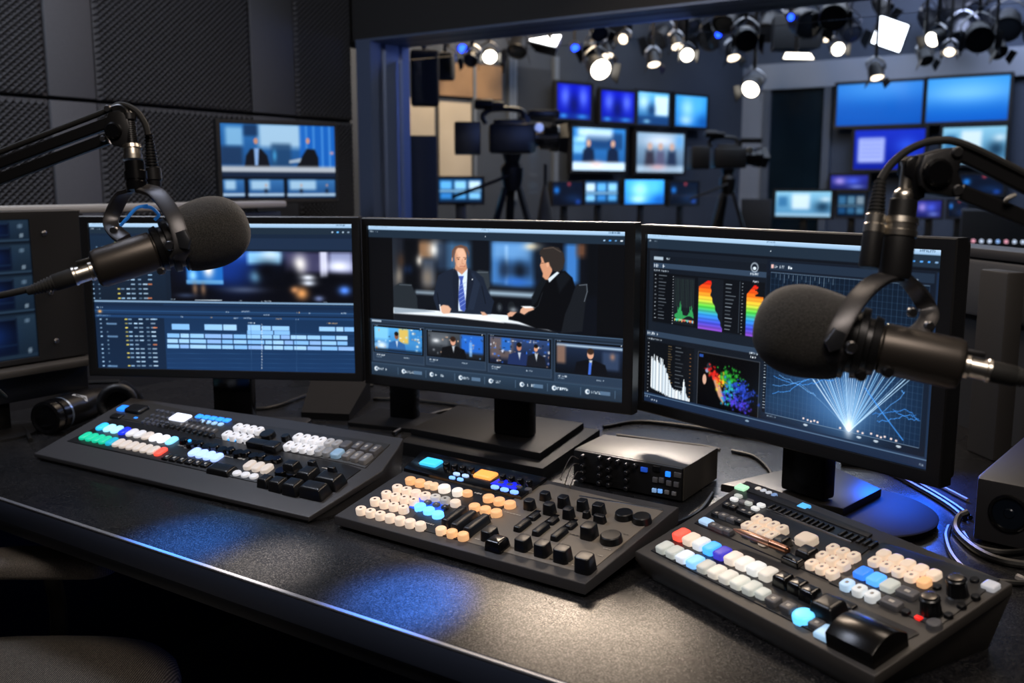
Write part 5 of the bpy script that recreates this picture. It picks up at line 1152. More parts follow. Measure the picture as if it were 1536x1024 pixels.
bm = NB(); tube(bm, [c - ax * .012 + Vector((0, 0, .03)), c - ax * .05 + Vector((-.01, .02, .035)), c - ax * .11 + Vector((-.03, .05, .02)), c - ax * .14 + Vector((-.02, .08, -.02))], .007, rb=.003, ref=(0, 0, 1)); obj('headband', bm, BLK, t, world=True)

t = thing('docking_unit', 'low black wedge-shaped unit on the desk between monitor stands', 'dock', atz(500, 612, DZ))
q = [atz(452, 628, DZ), atz(524, 631, DZ), atz(556, 600, DZ), atz(470, 598, DZ)]; bm = NB(); prism(bm, [(p.x, p.y) for p in q], DZ, lambda xx, yy: DZ + .016 + .03 * max(0, ((Vector((xx, yy, 0)) - Vector((q[0].x, q[0].y, 0))).dot(FH)) / .14)); obj('wedge_body', bm, mat('wedge_satin', '#1a1817', .7, metal=.0, spec=.1), t, world=True)
bm = NB(); prism(bm, [(p.x * .96 + t.location.x * .04, p.y * .96 + t.location.y * .04) for p in q], DZ + .0002, DZ + .006); 
obj('base_foot', bm, RUB, t, world=True)

# patch box with knobs beside the middle monitor
t = thing('patch_box', 'black metal patch box with rows of small knobs on its front', 'patch box', (-.755, 1.555, DZ))
bm = NB(); prism(bm, [(-.862, 1.482), (-.645, 1.478), (-.648, 1.632), (-.868, 1.60)], DZ + .003, DZ + .061, bev=.002); obj('case', bm, GREYM, t, world=True)
bm = NB(); box(bm, (-.7535, 1.477, DZ + .032), (.214, .008, .056), rot=Matrix.Rotation(math.atan2(-.004, .217), 3, 'Z'), bev=.0015); obj('front_panel', bm, BLK, t, world=True)
for x in (-.85, -.66):
    bm = NB(); lathe(bm, (x, 1.50, DZ), (0, 0, 1), [(0, .006), (.0035, .007)], 12); obj('foot', bm, RUB, t, world=True)
def zb(x, y): return (840 + x / 2.954, 600 + y / 2.954)
bm = NB(); lathe(bm, (0, 0, 0), (0, -1, 0), [(0, .0046), (.009, .0042), (.010, .003)], 14); kme = finish(bm, 'knob', mat('satin_black_knob', '#26262a', .3, metal=.5))
for x, ys in ((106, (248, 290, 318, 350)), (180, (255, 298, 330, 365)), (222, (265, 305, 340, 372)), (262, (272,)), (300, (285, 318, 352, 388)), (338, (288,))):
    for y in ys: p = aty(*zb(x, y), 1.4728); put('knob', kme, t, p - t.location)
def pbtn(x, y, w, h, m, name='button'):
    p = aty(*zb(x, y), 1.4728); bm = NB(); box(bm, (0, -.0018, 0), (w, .005, h), bev=.0008); o = obj(name, bm, m, t, loc=p - t.location); return o
pbtn(375, 306, .012, .008, glow('#2050c0', .5), 'display_key'); pbtn(430, 302, .014, .009, KBL); pbtn(481, 326, .009, .009, glow('#1f78ff', 1.2), 'indicator_light'); pbtn(524, 330, .013, .009, GRYD)
for x, y in ((424, 351), (452, 353), (485, 366), (518, 372)): pbtn(x, y, .009, .009, mat('bright_knob', '#8d8d92', .3, metal=.6))
for x, y, m_ in ((420, 398, soft('#8fb8e8', .5)), (446, 401, soft('#6fb0ff', .8)), (476, 406, GRY), (508, 412, GRY)): pbtn(x, y, .008, .007, m_)
# thin leads from the patch box to the middle console
for k, (p0, p1) in enumerate((((868, 688), (842, 720)), ((869, 696), (848, 728)), ((872, 708), (856, 732)))):
    a = aty(*p0, 1.470); v = B.uv((p1[0], p1[1]), 0) if False else None
    e = atz(p1[0], p1[1], DZ + .075); bm = NB(); tube(bm, [a, (a + e) / 2 + Vector((0, 0, .02 - .004 * k)), e + Vector((0, 0, .006)), e], .0009, 6)
    tag(obj('patch_lead', bm, mat('thin_wire', '#5a5248', .4, metal=.5)), 'thin wire lead from the patch box to the middle console', 'wire', 'patch leads')

# intercom unit at the right edge
t = thing('intercom_unit', 'grey box with round ports and sloping keyed top at the right edge', 'intercom unit', (-.209, 1.553, DZ), math.radians(-9))
bm = NB(); P_ = [(0, .012), (.004, 0), (.25, 0), (.25, .262), (0, .262)]; prism(bm, P_, .006, lambda x, y: .1 + .02 * y / .26, bev=.003); obj('case', bm, mat('unit_grey', '#242427', .5, bump=.1, bscale=1200), t)
for x in (.05, .125):
    bm = NB(); tube(bm, [(x + .026 * math.cos(k / 16 * 2 * math.pi), -.001, .055 + .026 * math.sin(k / 16 * 2 * math.pi)) for k in range(17)], .003, 8, k=3); o = obj('port_ring', bm, BLKG, t)
    bm = NB(); lathe(bm, (x, .001, .055), (0, -1, 0), [(0, .0235), (.0012, .0235), (.0014, .008), (.003, .006)], 28); obj('port', bm, mat('port_blue_black', '#131c28', .25, metal=.3), o)
bm = NB(); prism(bm, [(.055, .06), (.24, .06), (.24, .23), (.055, .23)], lambda x, y: .099 + .02 * y / .26, lambda x, y: .102 + .02 * y / .26); obj('key_panel', bm, PANEL, t)
bm = NB(); stack(bm, [(rrect(.017, .017, .003), 0), (rrect(.014, .014, .003), .007)]); kme = finish(bm, 'key', KBL)
for i in range(8):
    for j in range(7): y = .075 + j * .022; put('key', kme, t, (.072 + i * .022, y, .1015 + .02 * y / .26), (math.atan(.02 / .26), 0, 0))
for x, y in ((.02, .02), (.23, .02), (.02, .24), (.23, .24)): bm = NB(); lathe(bm, (x, y, 0), (0, 0, 1), [(0, .008), (.0065, .009)], 12); obj('foot', bm, RUB, t)

# ---------------------------------------------------------------- cables lying on the desk
CBL = mat('black_cable', '#0d0d0e', .42); CBP = mat('pale_cable', '#6a6560', .5)
def cable(label, pts, r=.0045, m=None, lift=0, group='loose cables behind the monitors'):
    P_ = [atz(p[0], p[1], DZ + r + (p[2] if len(p) > 2 else 0) + lift) for p in pts]; bm = NB(); tube(bm, P_, r, 8, k=6)
    return tag(obj('cable', bm, m or CBL), label, 'cable', group)
cable('black cable curving past the disc base toward the grey box', [(1262, 694), (1320, 702), (1372, 728), (1420, 756), (1448, 778)])
cable('second black cable running beside the first toward the grey box', [(1262, 686), (1330, 700), (1392, 733), (1436, 760), (1456, 776)], .004)
cable('pale cable running behind the right monitor stand', [(1262, 680), (1340, 700), (1400, 724), (1452, 750)], .0035, CBP)
cable('black cable coiled in front of the grey box', [(1446, 800), (1460, 818), (1500, 828), (1545, 826)], .005)
cable('black cable dropping past the right console corner', [(1424, 790), (1420, 806), (1430, 834), (1456, 858), (1500, 872), (1560, 876)], .0045)
cable('thick black loop of cable under the grey box', [(1560, 850), (1500, 840), (1462, 822), (1436, 796), (1438, 776, .012), (1452, 768, .02)], .006)
cable('pale cable along the desk edge by the right console', [(1526, 866), (1545, 872), (1600, 872)], .006, CBP)
cable('black cable behind the patch box', [(905, 640), (960, 632), (1040, 640), (1110, 652), (1170, 662)], .004)
cable('pale cable behind the patch box', [(925, 652), (1000, 662), (1050, 668), (1080, 674)], .003, CBP)
cable('black cable looping from the patch box to the right monitor stand', [(1098, 676), (1130, 684), (1150, 700), (1160, 715)], .0035)
cable('black cable behind the middle monitor', [(560, 598), (620, 600), (690, 608), (730, 618)], .004)
cable('pale cable lying between the left and middle stands', [(520, 566), (560, 574), (600, 580), (640, 584)], .003, CBP)
cable('black cable curving to the left monitor foot', [(320, 612), (400, 612), (450, 596), (500, 580), (560, 578)], .004)
cable('black cable by the riser box', [(590, 650), (622, 632), (660, 618), (700, 612)], .0045)
cable('black cable running left behind the lens', [(95, 585), (120, 575), (180, 572)], .006)
cable('second black cable at the left edge of the desk', [(10, 650), (34, 642), (46, 660)], .005)
cable('thin black cable between the middle and right consoles', [(985, 790), (1020, 782), (1050, 765), (1068, 740)], .004)

# ---------------------------------------------------------------- office chair, lower left
cx = math.atan2(CR.y, CR.x); cc = CR * -.80 + FH * 1.39
t = thing('office_chair', 'dark mesh office chair with padded armrest pulled up at the lower left', 'office chair', (cc.x, cc.y, 0), cx)
MESHF = weave_mat('woven_seat_fabric', '#2a2723', '#7d756a', 90); ARMF = weave_mat('armrest_pad_weave', '#3a3735', '#a39b92', 140, .6)
bm = NB(); n = 40; R_ = []
def sq(a, w, d, e=3.2): c_, s_ = math.cos(a), math.sin(a); return (w * math.copysign(abs(c_) ** (2 / e), c_), d * math.copysign(abs(s_) ** (2 / e), s_))
for k, z in ((.90, .405), (.99, .42), (1.0, .445), (.985, .465), (.93, .482), (.75, .492), (.4, .494)): R_.append(([(sq(2 * math.pi * i / n, .255 * k, .25 * k)) for i in range(n)], z))
stack(bm, R_); obj('seat', bm, MESHF, t, ang=1.2)
for s in (1, -1):
    bm = NB(); R_ = []
    for k, z in ((.9, -.012), (1, -.004), (1, .008), (.94, .018), (.7, .024)): R_.append((scaled(rrect(.27, .085, .04, 6), k), z))
    stack(bm, R_); obj('armrest', bm, ARMF, t, loc=(-.03, .255 * s, .605), ang=1.2)
    bm = NB(); tube(bm, [(-.10, .255 * s, .594), (-.02, .27 * s, .585), (.05, .275 * s, .585)], .012, rb=.004, ref=(0, 1, 0)); tube(bm, [(-.03, .27 * s, .585), (-.03, .285 * s, .5), (-.03, .26 * s, .42), (-.03, .16 * s, .40)], .014, rb=.008, ref=(1, 0, 0)); obj('armrest_bracket', bm, BLKG, t)
bm = NB(); tube(bm, [(-.2, 0, .40), (-.31, 0, .42), (-.33, 0, .52), (-.34, 0, .62)], .03, rb=.008, ref=(0, 1, 0)); obj('back_support', bm, BLK, t)
bm = NB(); R_ = [(scaled(rrect(.44, .5, .12, 8), k), z) for k, z in ((.94, -.02), (1, -.008), (1, .008), (.94, .02))]; stack(bm, R_); obj('backrest', bm, MESHF, t, loc=(-.345, 0, .86), rot=(0, math.radians(90 - 8), 0))
bm = NB(); lathe(bm, (0, 0, .075), (0, 0, 1), [(0, .035), (.1, .033), (.101, .022), (.32, .022)], 24); obj('gas_column', bm, BLK, t)
for k in range(5):
    a = k * 2 * math.pi / 5 + .3; e = Vector((math.cos(a) * .3, math.sin(a) * .3, .07))
    bm = NB(); tube(bm, [(math.cos(a) * .02, math.sin(a) * .02, .10), e], .022, rb=.012, ref=(-math.sin(a), math.cos(a), 0), smooth=False); l = obj('leg', bm, BLK, t)
    bm = NB(); lathe(bm, e + Vector((-math.sin(a) * -.02, math.cos(a) * -.02, -.042)), Vector((-math.sin(a), math.cos(a), 0)), [(0, .024), (.004, .028), (.036, .028), (.04, .024)], 20); obj('caster', bm, RUB, l)
# floor cables under the desk
for k, (lab, P_) in enumerate((('black floor cable nearest the front under the desk', [(-1.25, .95), (-1.1, 1.0), (-.95, 1.05), (-.8, 1.2)]), ('black floor cable looping under the desk', [(-1.2, 1.15), (-1.05, 1.0), (-.92, .92), (-.8, 1.02), (-.85, 1.15)]), ('black floor cable crossing toward the rear under the desk', [(-1.0, .9), (-.98, 1.1), (-.9, 1.3), (-.7, 1.5)]))):
    bm = NB(); tube(bm, [(x, y, .012 + .002 * k + .02 * (k % 2)) for x, y in P_], .009, 8); tag(obj('floor_cable', bm, CBL), lab, 'cable', 'cables on the floor')
# ---------------------------------------------------------------- studio beyond the window
YBK = 11.0
SB = mat('studio_wall_grey', '#3a4250', .8, var=.12, bscale=2); SD = mat('studio_dark', '#14171d', .8); BEI = mat('studio_beige_panel', '#a79c8c', .8, var=.08, bscale=3); BRN = mat('studio_brown_panel', '#7a6048', .8, var=.2, bscale=3)
structure('wall_back', box(NB(), (-.6, YBK + .08, 2.1), (7.4, .16, 4.2)), SB)
LW0, LWD = Vector((-4.18, YBK, 0)), Vector((-.30, -.954, 0)).normalized(); LWN = Vector((LWD.y, -LWD.x, 0))
if LWN.dot(Vector((1, -1, 0))) < 0: LWN = -LWN
LEN_ = 7.3; mid = LW0 + LWD * (LEN_ / 2) - LWN * .08
structure('wall_side', box(NB(), (mid.x, mid.y, 2.1), (LEN_, .16, 4.2), rot=Matrix.Rotation(math.atan2(LWD.y, LWD.x), 3, 'Z')), mat('studio_side_grey', '#2f3642', .8, var=.15, bscale=2))
structure('ceiling_studio', box(NB(), (-2.2, 7.35, 4.25), (9.2, 7.4, .1)), SD)
structure('wall_studio_right', box(NB(), (2.6, 7.4, 2.1), (.12, 7.4, 4.2)), SD)
LWP = LW0 + LWN * .02
def onL(px, py, off=0.0): return atp(px, py, LWP + LWN * off, LWN)
def quadL(name, px0, py0, px1, py1, m, th=.03, n_=None):
    a, b = onL(px0, py1), onL(px1, py0); c = (a + b) / 2; d = b - a; w = math.hypot(d.x, d.y)
    structure(name, box(NB(), (c.x, c.y, c.z), (w, th, abs(d.z)), rot=Matrix.Rotation(math.atan2(d.y, d.x), 3, 'Z')), m)
quadL('trim_1', 612, 296, 652, 146, BEI); quadL('trim_2', 657, 296, 706, 152, BEI); quadL('trim_3', 656, 146, 708, 92, BRN); quadL('trim_4', 712, 150, 752, 96, BRN, .02); quadL('trim_5', 775, 178, 826, 100, mat('studio_dark_panel', '#1d222b', .7), .03)
for k, x in enumerate((708, 762, 768, 830)): quadL('trim_%d' % (6 + k), x, 300, x + 5, 85, mat('mullion_grey', '#59616e', .6), .05)
def onB(px, py, off=.02): return aty(px, py, YBK - off)
def quadB(name, px0, py0, px1, py1, m, th=.04):
    a, b = onB(px0, py1), onB(px1, py0); c = (a + b) / 2
    structure(name, box(NB(), (c.x, c.y, c.z), (abs(b.x - a.x), th, abs(b.z - a.z))), m)
quadB('trim_10', 1108, 330, 1140, 104, mat('studio_pale_column', '#7d828b', .8), .06); quadB('trim_11', 1062, 330, 1104, 190, mat('studio_mid_column', '#5a606a', .8), .05)
quadB('trim_12', 1128, 110, 1600, 99, mat('pale_rail', '#8a8f98', .6), .12)
# glazed door in the back wall
dr = bpy.data.objects.new('door_1', None); COL.objects.link(dr); dr['kind'] = 'structure'; a, b = onB(1142, 292), onB(1251, 112); dr.location = (a.x, a.y, 0)
w, z1 = b.x - a.x, b.z; bm = NB()
obj('door_frame', frame_bm(w - .16, z1 - .16, .08, .08, .08, .08, -.05, .03), mat('door_frame_grey', '#4d545f', .5), dr, loc=(w / 2, 0, z1 / 2))
obj('door_glass', box(NB(), (w / 2, 0, z1 / 2), (w - .15, .02, z1 - .15)), mat('dark_teal_glass', '#0f1b22', .12, var=.3, bscale=2), dr)

# ---- wall screens
def newscast(P, seed):
    r = random.Random(seed); W, H = P.w, P.h
    P.rect((0, 0), (W, H), '#2c78c0', c2='#17477e')
    for _ in range(7): P.rect((r.random() * W, r.random() * H * .4), (r.random() * W, r.random() * H * .6), r.choice(['#8fd0f4', '#d7ecf8', '#1a4f94', '#5aaae6', '#0d2a52']), .7, W * .02)
    P.rect((W * .1, 0), (W * .75, H * .22), '#d8eefa', .8, W * .04)
    for x in (.3, .76): P.poly([(W * (x - .12), H * .86), (W * (x - .1), H * .52), (W * x, H * .42), (W * (x + .1), H * .52), (W * (x + .12), H * .86)], '#0c1830', .95, W * .01); P.ell((W * x, H * .36), W * .035, H * .08, '#c99a7e')
    P.rect((0, H * .8), (W, H), '#cfe3f2', .95, H * .02); P.blob((W * .45, H * .85), W * .12, H * .08, '#e8b8a8', .7)
def bluefig(P, seed):
    W, H = P.w, P.h; P.rect((0, 0), (W, H), '#0a16c8', c2='#0614a0'); P.blob((W * .25, H * .35), W * .14, H * .3, '#5f78ff', .9); P.blob((W * .78, H * .35), W * .14, H * .3, '#5f78ff', .9); P.blob((W * .5, H * .6), W * .14, H * .3, '#071060', .9); P.rect((0, H * .84), (W, H), '#0d2c8a', .8, H * .04); P.blob((W * .2, H * .92), W * .1, H * .06, '#3f9cf0', .9); P.blob((W * .75, H * .92), W * .15, H * .06, '#3f9cf0', .8)
def studio_blue(P, seed):
    W, H = P.w, P.h; P.rect((0, 0), (W, H), '#2f9ae8', c2='#1268c0'); P.blob((W * .4, H * .4), W * .25, H * .35, '#9fdcff', .9); P.blob((W * .75, H * .3), W * .2, H * .4, '#4fb0f4', .8); P.blob((W * .35, H * .8), W * .2, H * .15, '#cdeeff', .7); P.blob((W * .9, H * .85), W * .2, H * .25, '#0c4a98', .8)
def brightset(P, seed):
    W, H = P.w, P.h; P.rect((0, 0), (W, H), '#5fb8ee', c2='#14447c'); P.rect((W * .55, H * .1), (W * .98, H * .7), '#d8f0fc', .9, W * .03); P.blob((W * .2, H * .3), W * .18, H * .25, '#bfe4fa', .9); P.blob((W * .45, H * .55), W * .12, H * .2, '#0d2a54', .9); P.rect((0, H * .75), (W, H), '#0f2f60', .8, H * .05); P.blob((W * .3, H * .9), W * .1, H * .05, '#8fd0f0', .8)
def blueplain(P, seed):
    W, H = P.w, P.h; P.rect((0, 0), (W, H), '#2a8fe8' if seed % 2 else '#1f72d8', c2='#0a50b4'); P.blob((W * .5, H * (.1 if seed % 2 == 0 else .35)), W * .6, H * .32, '#7cc4fa' if seed % 2 else '#4a9cf0', .85); P.rect((0, H * .6), (W, H), '#0a62c8', .5, H * .2)
def blueui(P, seed):
    W, H = P.w, P.h; P.rect((0, 0), (W, H), '#1530c8', c2='#0c1f9c'); P.rect((W * .06, H * .2), (W * .44, H * .82), '#b8c4ff', .95, W * .02)
    for k in range(5): P.rect((W * .1, H * (.27 + .1 * k)), (W * .4, H * (.29 + .1 * k)), '#4a60d8', .7, 1)
    P.blob((W * .75, H * .4), W * .15, H * .2, '#2f5cf0', .8); P.blob((W * .9, H * .8), W * .12, H * .12, '#5f9cf8', .7)
def whiteset(P, seed):
    W, H = P.w, P.h; P.rect((0, 0), (W, H), '#8fcbe8', c2='#4a88b4'); P.rect((W * .3, H * .1), (W * .62, H * .7), '#e2f3fb', .9, W * .03); P.rect((W * .05, H * .2), (W * .22, H * .6), '#2c6a9c', .8, W * .03); P.blob((W * .85, H * .6), W * .14, H * .22, '#173650', .95); P.blob((W * .9, H * .3), W * .1, H * .1, '#d8ecf6', .8); P.rect((0, H * .86), (W, H), '#bcd8e8', .7, H * .04)
def darkdeck(P, seed):
    W, H = P.w, P.h; P.rect((0, 0), (W, H), '#081225', c2='#050a16'); P.blob((W * .15, H * .35), W * .08, H * .14, '#1f7fe8', .9); P.blob((W * .55, H * .08), W * .05, H * .08, '#c04048', .8); P.blob((W * .7, H * .7), W * .3, H * .2, '#0d2244', .9); P.blob((W * .85, H * .85), W * .08, H * .1, '#1a4ab0', .8)
def multiview(P, seed):
    W, H = P.w, P.h; P.rect((0, 0), (W, H), '#14406c', c2='#0b2440')
    for k in range(3): P.rect((W * (.04 + .33 * k), H * .1), (W * (.3 + .33 * k), H * .44), ['#8fd0f8', '#cfeafc', '#5fb0ee'][(k + seed) % 3], .9, W * .02); P.rect((W * (.04 + .33 * k), H * .6), (W * (.3 + .33 * k), H * .86), ['#4f9fdc', '#7fc4f4', '#2f7cc4'][(k + seed) % 3], .9, W * .02)
    P.rect((W * .02, H * .48), (W * .98, H * .56), '#a8d8f4', .7, H * .02)
def purple(P, seed):
    W, H = P.w, P.h; P.rect((0, 0), (W, H), '#2a2f9c', c2='#161c60'); P.blob((W * .25, H * .4), W * .16, H * .25, '#b8a0f0', .9); P.blob((W * .6, H * .4), W * .2, H * .25, '#4f66f0', .9); P.blob((W * .7, H * .8), W * .2, H * .12, '#7f90e0', .8)
def people(P, seed):
    W, H = P.w, P.h; P.rect((0, 0), (W, H), '#8fb0cc', c2='#4a6480'); P.blob((W * .5, H * .2), W * .35, H * .16, '#e2e8f4', .9); P.blob((W * .9, H * .2), W * .1, H * .2, '#5fa4e0', .9)
    for x, c in ((.28, '#2c2430'), (.5, '#54506c'), (.74, '#18243c')): P.poly([(W * (x - .12), H * .95), (W * (x - .08), H * .45), (W * (x + .08), H * .45), (W * (x + .12), H * .95)], c, .9, W * .03); P.ell((W * x, H * .34), W * .05, H * .09, '#c8a494', 1, .6)
    P.rect((0, H * .82), (W, H), '#bcd4e8', .8, H * .04); P.blob((W * .45, H * .86), W * .15, H * .06, '#d8a0a0', .8)
def screen_on(name, label, cat, plane, q, art, es, group, seed=0, bz=.03, stand=None):
    """q: outline readings (x0,y0,x1,y1) of the lit picture on the given wall plane"""
    p, n = plane; a, b, c_, d_ = [atp(x, y, p, n) for x, y in ((q[0], q[1]), (q[2], q[1]), (q[2], q[3]), (q[0], q[3]))]
    rx = Vector((-n.y, n.x, 0)).normalized()
    if rx.dot(CR) < 0: rx = -rx
    c = (a + b + c_ + d_) / 4; w = abs((b - a).dot(rx)); h = abs(a.z - d_.z) * .5 + abs(b.z - c_.z) * .5
    z0 = stand if stand is not None else c.z - h / 2 - bz
    t = thing(name, label, cat, (c.x, c.y, z0), math.atan2(rx.y, rx.x), group)
    P = Pic(w * 1000, h * 1000, 72, max(30, int(72 * h / w)), '#000000'); art(P, seed)
    put('screen', P.mesh('screen', screen_mat('lit_studio_%d' % int(es * 100), es)), t, (0, 0, c.z - z0))
    obj('bezel', frame_bm(w - .004, h - .004, bz, bz, bz, bz, -.012, .03), BLK, t, loc=(0, 0, c.z - z0))
    bm = NB(); box(bm, (0, .042, c.z - z0), (w + bz, .03, h + bz), bev=.006); obj('rear_housing', bm, BLK, t)
    if stand is not None:
        bm = NB(); box(bm, (0, .05, (c.z - h / 2 - bz - z0) / 2 + .01), (.07, .03, c.z - h / 2 - z0), bev=.004); obj('stand_neck', bm, BLK, t)
        bm = NB(); prism(bm, rrect(min(.3, w * .6), .18, .02), 0.001, .012); obj('stand_base', bm, BLK, t)
    return t
PL = (LW0 + LWN * .14, LWN)
G1 = 'small screens on the angled studio wall'
screen_on('studio_wall_tv', 'leftmost small studio screen showing deep blue figures', 'television', PL, (835, 126.5, 886, 178.5), bluefig, 1.3, G1, 0)
screen_on('studio_wall_tv', 'second small studio screen from the left showing deep blue figures', 'television', PL, (901, 137, 951, 183), bluefig, 1.3, G1, 1)
screen_on('studio_wall_tv', 'third small studio screen in the upper row with a bright white patch', 'television', PL, (956, 139, 1003, 187), brightset, 1.5, G1, 2)
screen_on('studio_wall_tv', 'rightmost small studio screen in the upper row, pale blue', 'television', PL, (1012, 144, 1060, 190), studio_blue, 1.4, G1, 3)
screen_on('studio_wall_tv', 'larger studio screen with two presenters on bright blue, left of its pair', 'television', PL, (858, 192, 938, 256), newscast, 1.7, G1, 4)
screen_on('studio_wall_tv', 'larger studio screen with a group of people, right of its pair', 'television', PL, (954, 199.5, 1026, 259), people, 1.3, G1, 5)
PB = (Vector((0, YBK - .14, 0)), Vector((0, -1, 0)))
G2 = 'large screens on the back studio wall'
screen_on('studio_wall_tv', 'large plain blue screen on the back wall, left of the top pair', 'television', PB, (1255, 124, 1384, 187.5), blueplain, 1.15, G2, 0, .03)
screen_on('studio_wall_tv', 'large plain light blue screen on the back wall, right of the top pair', 'television', PB, (1390, 115.5, 1514, 182), blueplain, 1.3, G2, 1, .03)
screen_on('studio_wall_tv', 'blue back-wall screen with a pale panel, above the right microphone joint', 'television', PB, (1281, 194, 1387, 254), blueui, 1.1, G2, 2, .03)
screen_on('studio_wall_tv', 'pale studio scene screen behind the right boom arm', 'television', PB, (1413, 190, 1509, 246), whiteset, 1.15, G2, 3, .03)
screen_on('studio_wall_tv', 'small purple blue screen beside the glazed studio door', 'television', PB, (1246, 263, 1302, 284), purple, 1.1, G2, 4, .025)
screen_on('studio_wall_tv', 'dim blue screen low on the back wall behind the right boom arm', 'television', PB, (1440, 262, 1506, 292), darkdeck, 1.5, G2, 5, .025)

# ---- studio desks and the screens standing on them
def counter(label, c, L, W, H, rz):
    t = thing('studio_counter', label, 'studio desk', (c[0], c[1], 0), rz, 'studio desks beyond the window')
    bm = NB(); box(bm, (0, 0, H - .02), (L, W, .04), bev=.005); obj('counter_top', bm, SD, t)
    bm = NB(); box(bm, (0, -W / 2 + .06, (H - .041) / 2), (L - .1, .03, H - .042)); obj('front_panel', bm, SD, t)
    for s in (-1, 1): bm = NB(); box(bm, (s * (L / 2 - .04), .04, (H - .041) / 2), (.04, W - .12, H - .042)); obj('side_panel', bm, SD, t)
    return t
DH = .78
lr = math.atan2(-LWD.y, -LWD.x)
c = LW0 + LWD * 1.75 + LWN * .72; counter('dark studio counter under the small wall screens', (c.x, c.y), 3.6, .7, DH, lr)
counter('long dark studio counter under the large blue screens', (-.55, 10.1), 4.2, .8, DH, 0)
c2 = pt(690, 300, 6.4); counter('dark studio counter behind the left camera', (c2.x - .5, c2.y + .25), 1.0, .7, DH, math.radians(34))
PS = (LW0 + LWN * .62, LWN); G3 = 'monitors on the studio counters'
screen_on('studio_monitor', 'dark studio counter monitor at the left end of its row', 'monitor', PS, (828, 273, 874, 308), darkdeck, 1.5, G3, 0, .008, DH + .002)
screen_on('studio_monitor', 'bright pale blue studio counter monitor, second from the left', 'monitor', PS, (877, 271.5, 927, 306), multiview, 1.7, G3, 1, .008, DH + .002)
screen_on('studio_monitor', 'bright white-blue studio counter monitor, third from the left', 'monitor', PS, (936, 269.5, 996, 306), studio_blue, 2.0, G3, 2, .012, DH + .002)
screen_on('studio_monitor', 'dark studio counter monitor at the right end of its row', 'monitor', PS, (1004, 273, 1047, 307), darkdeck, 1.5, G3, 3, .018, DH + .002)
PS2 = (Vector((0, 10.05, 0)), Vector((0, -1, 0)))
screen_on('studio_monitor', 'studio counter monitor with a news scene below the glazed door', 'monitor', PS2, (1163, 287, 1247, 325), whiteset, 1.2, G3, 4, .025, DH + .002)
screen_on('studio_monitor', 'dim studio counter monitor left of the right microphone plug', 'monitor', PS2, (1256, 291, 1297, 325), multiview, .45, G3, 5, .02, DH + .002)
screen_on('studio_monitor', 'purple studio counter monitor seen just right of the right microphone neck', 'monitor', PS2, (1374, 301, 1412, 326), purple, 1.0, G3, 6, .02, DH + .002)
screen_on('studio_monitor', 'dark studio counter monitor under the right boom arm', 'monitor', PS2, (1422, 300, 1452, 326), darkdeck, 1.5, G3, 7, .02, DH + .002)
n6 = -FH
screen_on('studio_monitor', 'studio monitor with two rows of bright tiles left of the left camera', 'monitor', (pt(690, 290, 6.45), n6), (658, 268, 723, 303), multiview, 1.6, G3, 8, .02, DH + .002)
t = thing('covered_display', 'dark square studio display seen from behind beside the right camera', 'monitor', (aty(1135, 310, 10.0).x, 10.0, DH), 0)
bm = NB(); box(bm, (0, 0, .2), (.33, .05, .33), bev=.01); obj('rear_housing', bm, SD, t); bm = NB(); box(bm, (0, 0, .025), (.06, .04, .05)); obj('stand_neck', bm, BLK, t)
# equipment rack with lights at the far right
p0 = pt(1498, 330, 7.4); t = thing('equipment_rack', 'dark studio rack with a row of tiny pale lights at the far right', 'equipment rack', (p0.x, p0.y, 0), math.radians(10))
bm = NB(); box(bm, (0, 0, .55), (.52, .5, 1.1), bev=.01); obj('cabinet', bm, SD, t)
for k in range(7):
    bm = NB(); lathe(bm, (-.17 + .055 * k, -.251, .87), (0, -1, 0), [(0, .013), (.006, .011)], 12); obj('indicator_light', bm, glow(['#e8a0b0', '#c8d4e8', '#c8d4e8', '#8fb4e8'][k % 4], 1.2), t)
bm = NB(); box(bm, (0, -.252, .6), (.46, .008, .36)); obj('front_panel', bm, BLKG, t)
# black flat, hanging loudspeaker, clutter by the left camera
p0 = pt(635, 245, 5.2); t = thing('scenery_flat', 'black upright flat standing just inside the window at its left', 'scenery flat', (p0.x, p0.y, 0), math.radians(34))
bm = NB(); box(bm, (0, 0, .80), (.15, .04, 1.48), bev=.008); obj('flat_panel', bm, SD, t); bm = NB(); box(bm, (0, .0, .03), (.18, .3, .05), bev=.008); obj('base', bm, BLK, t)
p0 = pt(637, 118, 6.2); t = thing('hanging_speaker', 'black speaker cluster hanging at the upper left of the studio', 'loudspeaker', (p0.x, p0.y, p0.z), math.radians(40))
bm = NB(); box(bm, (0, 0, 0), (.18, .2, .34), bev=.02); obj('cabinet', bm, SD, t); bm = NB(); box(bm, (0, -.104, 0), (.15, .012, .3), bev=.004); obj('grille', bm, mat('speaker_grille', '#0b0c0e', .8, bump=.5, bscale=200), t); bm = NB(); cyl(bm, (0, 0, .17), (0, 0, 4.2 - p0.z), .016); obj('hanger', bm, BLK, t)
p0 = pt(668, 100, 6.7); t = thing('hanging_speaker', 'smaller black speaker hanging beside the speaker cluster', 'loudspeaker', (p0.x, p0.y, p0.z), math.radians(30))
bm = NB(); box(bm, (0, 0, 0), (.12, .16, .18), bev=.02); obj('cabinet', bm, SD, t); bm = NB(); box(bm, (0, -.084, 0), (.1, .012, .15), bev=.004); obj('grille', bm, MATS['speaker_grille'], t); bm = NB(); cyl(bm, (0, 0, .09), (0, 0, 4.2 - p0.z), .014); obj('hanger', bm, BLK, t)

